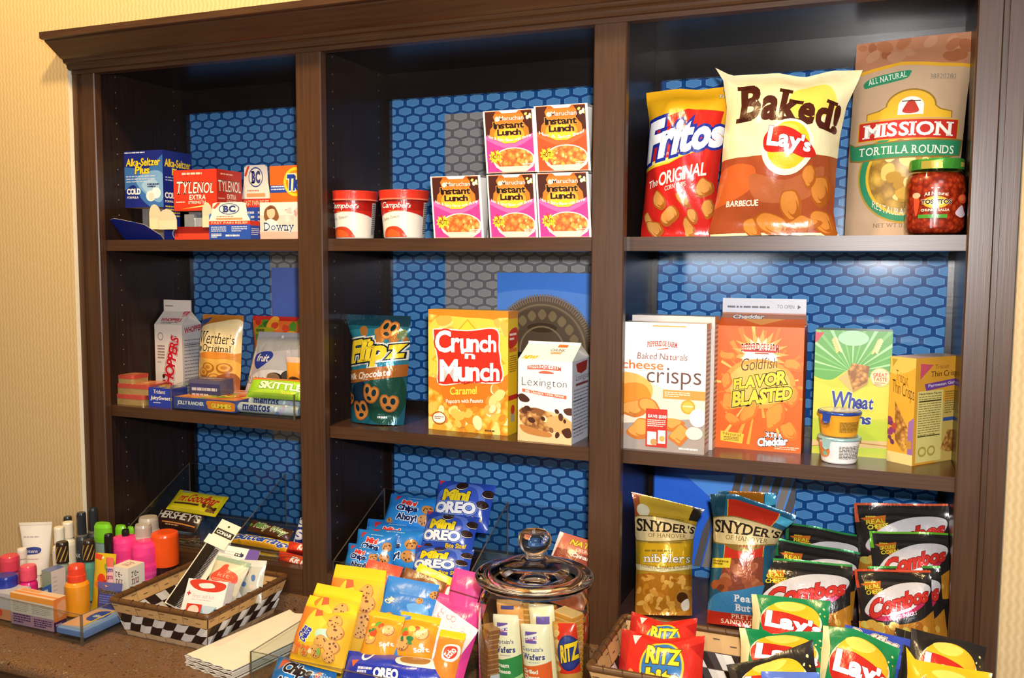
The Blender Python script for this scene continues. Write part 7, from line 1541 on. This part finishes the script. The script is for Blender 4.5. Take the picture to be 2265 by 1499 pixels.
def lance(c, w1, w2):
    def f(A):
        A.R(0, .0, 1, .06, 'f6eed2'); A.R(.2, .09, .62, .24, '6a55a8'); A.P([(.2, .15), (.68, .1), (.68, .13), (.2, .18)], 'f0e8dc'); A.T('LANCE', .24, .13, .62, .20, 'f2ecf4', .03); A.P([(.22, .2), (.6, .17), (.6, .18), (.22, .21)], 'd05a7a')
        A.T("Captain's", .06, .29, .82, .36, '3a3f8c', .01, sf=1); A.T('Wafers', .06, .38, .86, .46, '2f3684', .035, sf=1); A.G(.3, .49, .7, .505, 1, '7a80b8', 2)
        A.P([(0, .56), (.4, .545), (1, .50), (1, 1.3), (0, 1.3)], c); A.T(w1, .06, .59, .62, .65, 'f4f2e6', .03); A.T(w2, .06, .67, .66, .73, 'f4f2e6', .03); A.P([(0, .9), (1, .75), (1, .8), (0, .97)], 'a8d890' if c == '2f8a4a' else 'f6c0a0')
    return f
cracker_pack('waf4', 'orange-topped cracker pack standing behind the green one in the jar', 'e8a45a', lambda A: (A.R(.2, .12, .7, .2, '4a4a8c'), A.R(0, .0, 1, .1, 'f0c08a')), group='cracker packs in the glass jar')
cracker_pack('waf3', 'cream cracker pack with purple mark standing behind in the jar', 'f2e8be', lambda A: (A.R(.35, .25, .85, .42, '6a55a8'), A.R(0, 0, 1, .08, 'f8f2d8')), group='cracker packs in the glass jar')
cracker_pack('waf1', 'cream and green wafer cracker pack in the jar', 'f3ecca', lance('2f8a4a', 'Cream', 'Cheese'), group='cracker packs in the glass jar'); cracker_pack('waf2', 'cream and orange grilled cheese wafer pack at front of the jar', 'f3ecca', lance('e8632c', 'Grilled', 'Cheese'), group='cracker packs in the glass jar')
def rz(A):
    A.R(.25, .02, 1, .85, 'd8321f'); A.bits(0, .1, .28, .95, 9, .2, ['d9a45a', 'e6bd78', 'b87a34'], 3); A.E(.66, .5, .44, .30, '1c2a6c'); A.E(.66, .5, .40, .27, '26388c'); A.T('RITZ', .36, .34, 1.0, .64, 'f4cf2a', .05, it=.0, slope=-.03, ol=[('1a1a3a', .03)]); A.R(0, .85, 1, 1.3, 'c9913f')
cracker_pack('ritz', 'red cracker pack with round blue badge at right in the jar', 'c98f40', rz, group='cracker packs in the glass jar')
def loose(label, x, y, rz, w, h, d, cols, seed):
    t = thing('cracker_pack', label, 'cracker pack', (JX+x, JY+y, -.764), (0, .05*math.sin(seed), rz), 'cracker packs in the glass jar'); m = MB(); n = 16
    for k in range(n):
        z0 = h*k/n; m.box(-w/2, w/2, -d/2, d/2, z0, z0+h/n*.72, cols[0]); m.box(-w/2*.93, w/2*.93, -d/2*.93, d/2*.93, z0+h/n*.72, z0+h/n, cols[1])
    if len(cols) > 2: m.box(-w*.35, w*.35, -d/2-.001, d/2+.001, h*.08, h*.42, cols[2])
    m.build('crackers_in_wrapper', t)
loose('brown cracker pack with pale label at left in the jar', -.064, -.030, .9, .04, .135, .03, ('8a5a34.g', 'b98a58.g', 'c8ccd8.p'), 1); loose('golden cracker pack at the back left of the jar', -.05, .035, .4, .045, .15, .03, ('c98a3a.g', 'e8bd70.g'), 2); loose('golden cracker pack at the back right of the jar', .045, .045, -.4, .045, .15, .03, ('d9973c.g', 'ecc988.g'), 3); loose('red and gold cracker pack at the back middle of the jar', .0, .06, 0, .045, .145, .03, ('c8502a.g', 'e6b060.g'), 4)

# ------------------------------------------------------------------ bottom right: pretzels, filled snacks, chips in a basket
def pretzel_art(red):
    A = Art('f', 2.0)
    if not red:
        A.R(0, 0, 1, 1, 'b8942a'); A.P([(0, 0), (.14, 0), (.1, .18), (0, .2)], 'a0522c'); A.P([(.84, 0), (1, 0), (1, .16), (.86, .16)], '2a241c'); A.R(.1, .02, .86, .14, 'c6a234'); A.G(.2, .165, .8, .18, 1, '7a6a24', 2, .8); A.E(.14, .13, .1, .05, 'd8d0b0')
    else:
        A.R(0, 0, 1, 1, '255f7c'); A.P([(0, .0), (.2, .0), (.14, .3), (0, .3)], '1c4454'); A.R(.22, .04, .82, .5, 'c8321f'); A.P([(.82, .06), (1, .08), (1, .16), (.82, .14)], '52b4d8'); A.R(.21, .04, .222, .5, 'd8b04a'); A.R(.82, .04, .832, .5, 'd8b04a')
    A.B([(-.03, .22), (.06, .175), (.5, .17), (.94, .20), (1.03, .24), (1.01, .35), (.92, .37), (.5, .39), (.1, .385), (-.02, .36)], '8a7434'); A.B([(-.01, .225), (.07, .183), (.5, .178), (.93, .207), (1.01, .245), (.99, .345), (.91, .36), (.5, .38), (.1, .375), (.01, .35)], 'dcc690')
    A.T("SNYDER'S", .03, .205, .99, .305, '2a2018', .025, sf=1, slope=.008, grow=(1.15, .95), part='logo'); A.T('OF HANOVER', .22, .318, .86, .352, '6a5630', -.005, sf=1, slope=.006)
    A.B([(.2, .385), (.5, .395), (.8, .385), (.6, .425), (.4, .425)], '8a7030')
    if not red:
        A.R(.08, .40, .94, .60, 'cfa41c'); A.G(.16, .455, .92, .475, 1, '8a7420', 3, .8); A.T('nibblers', .14, .49, .95, .56, 'f4f2ec', .01, sf=1, ol=[('5a4a1c', .03)]); A.P([(.0, .575), (.5, .605), (1, .575), (1, .61), (.5, .64), (.02, .625)], 'e6d9a8'); A.T('HONEY MUSTARD & ONION', .1, .59, .92, .615, '6a4a1c', .0, sf=1, arc=-.018)
        A.P([(.0, .66), (.5, .645), (1, .66), (1, 1), (0, 1)], 'b8761e'); A.bits(.04, .67, .98, .98, 60, .085, ['d99c3c', 'c98628', 'e8b456', 'b06c1c', 'e0a848'], 5, .5); A.E(.84, .87, .16, .09, 'b07a30'); A.E(.82, .85, .1, .045, '4a2a10'); A.B([(.8, .9), (.92, .86), (.94, .94), (.84, .96)], 'e6dcc8')
    else:
        A.P([(.2, .5), (.84, .46), (.84, .76), (.2, .78)], '8a4630'); A.bits(.24, .52, .8, .76, 22, .085, ['a85a3a', '8a402a', 'b8704a', '6a2c1c'], 6, .85); A.P([(.02, .50), (.34, .485), (.33, .56), (.02, .575)], 'e6d23a'); A.G(.05, .51, .3, .55, 2, '8a6a1c', 3, .7)
        A.bits(.02, .66, .3, .84, 8, .1, ['a85a34', '7a3c24'], 2); A.B([(.1, .78), (.5, .72), (1, .68), (1, .92), (.05, .92)], '3f86b8'); A.T('Peanut', .42, .755, .9, .81, 'f2f2f4', .03, sf=1); A.T('Butter', .44, .825, .88, .88, 'f2f2f4', .03, sf=1); A.R(0, .90, 1, 1, 'c0301e'); A.T('PRETZEL', .38, .905, .86, .94, 'f2d8b0', .01, sf=1); A.T('SANDWICHES', .22, .95, .96, .985, 'f2d8b0', .01, sf=1)
    return A
bag('sand2', 'pretzel_bag', 'orange and blue pretzel bag hidden behind the red and blue one', 'pretzel bag', .03, '255f7c.f', (lambda A: (A.R(.2, .0, .8, .3, 'b06a1c'), A.P([(.82, .02), (1, .03), (1, .12), (.82, .14)], '52b4d8'), A)[-1])(Art('f', 1.8)), seal=(.04, 0), gb=.4, seed=4)
bag('sand', 'pretzel_bag', 'red and blue foil bag of peanut butter pretzel sandwiches', 'pretzel bag', .035, '255f7c.f', pretzel_art(True), seal=(.05, 0), gb=.4, seed=6, prof=[(0, -.02, 1.3), (.1, .02, 1.24), (.2, .06, 1.10), (.4, .06, .99), (.7, .02, .96), (1, 0, .96)], top=[(0, .0), (.3, .012), (1, -.13)], crum=.006)
bag('nib', 'pretzel_bag', 'gold foil bag of pretzel nibblers beside the wide post', 'pretzel bag', .035, 'b8942a.f', pretzel_art(False), seal=(.05, 0), gb=.4, seed=7, prof=[(0, -.03, 1.28), (.12, .02, 1.16), (.3, .03, 1.08), (.6, .03, 1.02), (1, 0, 1.0)], top=[(0, .05), (1, -.10)], crum=.005)
def combos(pl, label, edge, tiltlogo=-.1, seed=1, crop=1.0, T=.022, corn=False):
    A = Art('f', .85*crop); y = lambda v: v/crop
    A.R(0, 0, 1, 1.2, '2c2826'); A.R(0, 0, 1, y(.035), edge); A.P([(0, 0), (.03, 0), (.05, y(.3)), (0, y(.3))], edge)
    for k in range(7): A.line([(.02+.0*k, y(.10+.012*k)), (.5, y(.075+.012*k)), (.98, y(.12+.012*k))], .003, '4a4644')
    A.B([(.1, y(.25)), (.5, y(.20)), (.98, y(.3)), (.98, y(.34)), (.5, y(.25)), (.1, y(.3))], '3c3836')
    A.P([(.06, y(.24)), (.34, y(.19)), (.32, y(.36)), (.24, y(.44)), (.2, y(.34))], 'e0762a'); A.T('GROUND' if corn else 'REAL', .12, y(.25), .33, y(.32), 'ecd83a', .03, slope=-.02, ol=[('2a2018', .04)]); A.T('CORN' if corn else 'CHEESE', .13, y(.33), .36, y(.40), 'ecd83a', .03, slope=-.02, ol=[('2a2018', .04)]); A.G(.12, y(.205), .3, y(.23), 1, 'e8d040', 3, .9)
    e = [(.10, .70), (.14, .55), (.3, .38), (.55, .24), (.8, .20), (.96, .24), (.97, .36), (.85, .56), (.6, .74), (.3, .80)]
    A.B([(x, y(v+.02)) for x, v in e], '8a1c3c'); A.B([(x, y(v)) for x, v in e], 'e6e0e0')
    A.B([(.14, y(.72)), (.4, y(.74)), (.7, y(.64)), (.9, y(.46)), (.86, y(.58)), (.6, y(.76)), (.3, y(.82))], 'c83058')
    A.T('Combos', .14, y(.36), .94, y(.66), 'd8362c', .05, it=.1, slope=y(-.16), ol=[('7a1a24', .03)], grow=(1.15, .9), part='logo'); A.T('BAKED SNACKS', .42, y(.70), .78, y(.755), 'f4dce0', .01, slope=y(-.05))
    A.B([(-.05, y(.84)), (.4, y(.88)), (.8, y(.8)), (1.05, y(.62)), (1.05, y(1.1)), (-.05, y(1.1))], 'c8862c'); A.bits(.05, y(.86), .95, y(.99), 12, .07, ['e0b050', 'b06a1c', 'd8c860', 'c98a34'], 4)
    return bag(pl, 'snack_bag', label, 'snack bag', T, '24211f.f', A, W=PL[pl][6]*1.07, group='black filled-pretzel snack bags', seal=(.06, 0), seed=seed, nu=18, nv=18, floor=-.675, prof=PILL, crum=.004, wave=.006)
combos('cL1', 'black snack bag with green top edge, rearmost of the left stack', '2f8a4c', seed=2, crop=.65); combos('cL2', 'black snack bag with green top edge, middle of the left stack', '2f8a4c', seed=5, crop=.65); combos('cL3', 'black snack bag with green edge and cheese star, front of the left stack', '3c9a4a', seed=8)
combos('cA', 'black snack bag with orange edge, rearmost of the right stack', 'd8603a', seed=3); combos('cB', 'black snack bag with lime green wavy edge, second in the right stack', '6ab82c', seed=6, corn=True)
combos('cD', 'black snack bag peeking out at the right behind the front one', '4a9a3a', seed=4); combos('cC', 'black snack bag with orange edge and white oval, front of the right stack', 'd8502c', seed=9)
# basket of chip bags
basket('wide woven basket of chip bags at the right end of the counter', 1.322, 1.905, -.245, -.018, -.7697, -.664, .03)
FB = -.762
def lays(pl, label, base, seed, asp=.62, big=True, T=.03, tilt=0, top=None):
    A = Art('g', asp); A.R(0, 0, 1, 1.3, base); 
    if base != '16824a' and base != '24201e': pass
    A.P([(0, 0), (.07, 0), (.12, .5), (.1, 1.2), (0, 1.2)], 'e6d49a' if base == '16824a' else ('3a342f' if base == '24201e' else base))
    A.E(.52, .62, .40, .48, 'f6efc8', 36); A.E(.53, .56, .37, .45, 'f3b928', 36); A.B([(.3, .2), (.5, .12), (.7, .2), (.6, .35), (.4, .35)], 'f8d860')
    A.B([(.13, .62), (.2, .42), (.4, .40), (.7, .52), (.9, .72), (.9, .92), (.6, .90), (.22, .96)], 'c4281e'); A.T("Lay's", .18, .44, .90, .95, 'ffffff', .05, it=.04, slope=.06, ol=[('9a1812', .02)], grow=(1.2, .85), part='logo')
    A.bits(.86, .2, .98, .5, 4, .02, ['d8c83a', 'e8e0a0'], 3)
    return bag(pl, 'chip_bag', label, 'chip bag', T, base+'.g', A, None, seal=(.05, 0), seed=seed, nu=18, nv=18, floor=FB, prof=[(0, -.02, 1.02), (.15, .01, .99), (.5, .0, 1.0), (1, .02, .98)], crum=.006, wave=.004, top=top)
lays('lA', 'green chip bag at the back of the basket with large red logo', '16824a', 3)
lays('lB', 'green chip bag in the middle front of the basket, logo half hidden', '16824a', 5)
A = Art('g', .5); A.R(0, 0, 1, 1.3, '3a50b4'); A.T('Ruffles', .08, .12, .78, .55, 'e6e0d4', .05, it=.15, slope=.08, ol=[('8a5a2c', .05), ('f4f0ea', .08)]); A.B([(.0, .8), (.5, .6), (1, .8), (1, 1.2), (0, 1.2)], '4a64c8')
bag('ruf', 'chip_bag', 'blue chip bag behind the green ones, lettering partly showing', 'chip bag', .026, '3a50b4.g', A, seal=(.05, 0), seed=4, floor=FB, prof=PILL, nu=16, nv=16)
A = Art('g', .9); A.R(0, 0, 1, 1.3, '26211d'); A.R(.42, 0, .48, 1, '4a443c')
bag('lR0', 'chip_bag', 'narrow black chip bag end beside the blue bag', 'chip bag', .02, '26211d.g', A, seal=(.05, 0), seed=2, floor=FB, prof=PILL, nu=10, nv=14)
lays('lR', 'black chip bag with red and yellow logo at the right end of the basket', '24201e', 6, .7)
lays('lC', 'green chip bag tilted at the front right, whole logo showing', '16824a', 8, .72, top=[(0, .02), (.4, .05), (1, -.02)])
lays('lY', 'bright yellow chip bag at the front right corner of the basket', 'f0b61c', 9, .6, top=[(0, .08), (.12, -.02), (1, -.02)])
lays('lK', 'black chip bag at the bottom front of the basket', '24201e', 7, .55, top=[(0, -.05), (.5, -.02), (1, .12)])
A = Art('g', .6); A.R(0, 0, 1, 1.3, '5a78cc'); A.B([(0, .3), (.4, .15), (.8, .4), (.9, 1), (0, 1)], 'c8d4ee')
bag('lW', 'chip_bag', 'pale blue chip bag at the very front of the basket', 'chip bag', .025, '5a78cc.g', A, seal=(.05, 0), seed=5, floor=-.70, prof=PILL, nu=14, nv=14)
def ritz(pl, label, seed):
    A = Art('g', .62); A.R(0, 0, 1, 1.3, 'd42c20'); A.R(0, 0, .12, 1.3, 'b82820'); A.P([(.15, .08), (.26, .05), (.2, .25)], 'f0d8d0'); A.E(.55, .62, .26, .50, 'f0c02c', 32); A.E(.55, .62, .235, .46, '2f74b4', 32); A.T('RITZ', .36, .22, .76, .58, 'f6d42c', .05, grow=(1.1, .95), ol=[('5a3a14', .04)]); A.T('bits', .38, .66, .76, 1.0, 'f6d42c', .06, ol=[('5a3a14', .04)]); A.bits(.05, .75, .3, .98, 5, .05, ['e06a2c', 'e88a3a'], 3); A.P([(.85, .2), (1, .1), (1, .4)], 'b41c18'); A.bits(.3, .95, .5, 1.0, 3, .05, ['e8a03a'], 2)
    return bag(pl, 'cracker_bag', label, 'cracker bag', .025, 'd42c20.g', A, 'red bite-size cracker bags', seal=(.0, 0), seed=seed, nu=18, nv=16, floor=FB, prof=[(0, .02, 1.0), (.3, .02, .99), (1, -.02, 1.0)], crum=.005, top=[(0, .05), (.5, -.05), (1, .05)])
ritz('rzB', 'red cracker bag with round blue badge, behind the front one', 3); ritz('rzF', 'red cracker bag with round blue badge at the left front of the basket', 5)
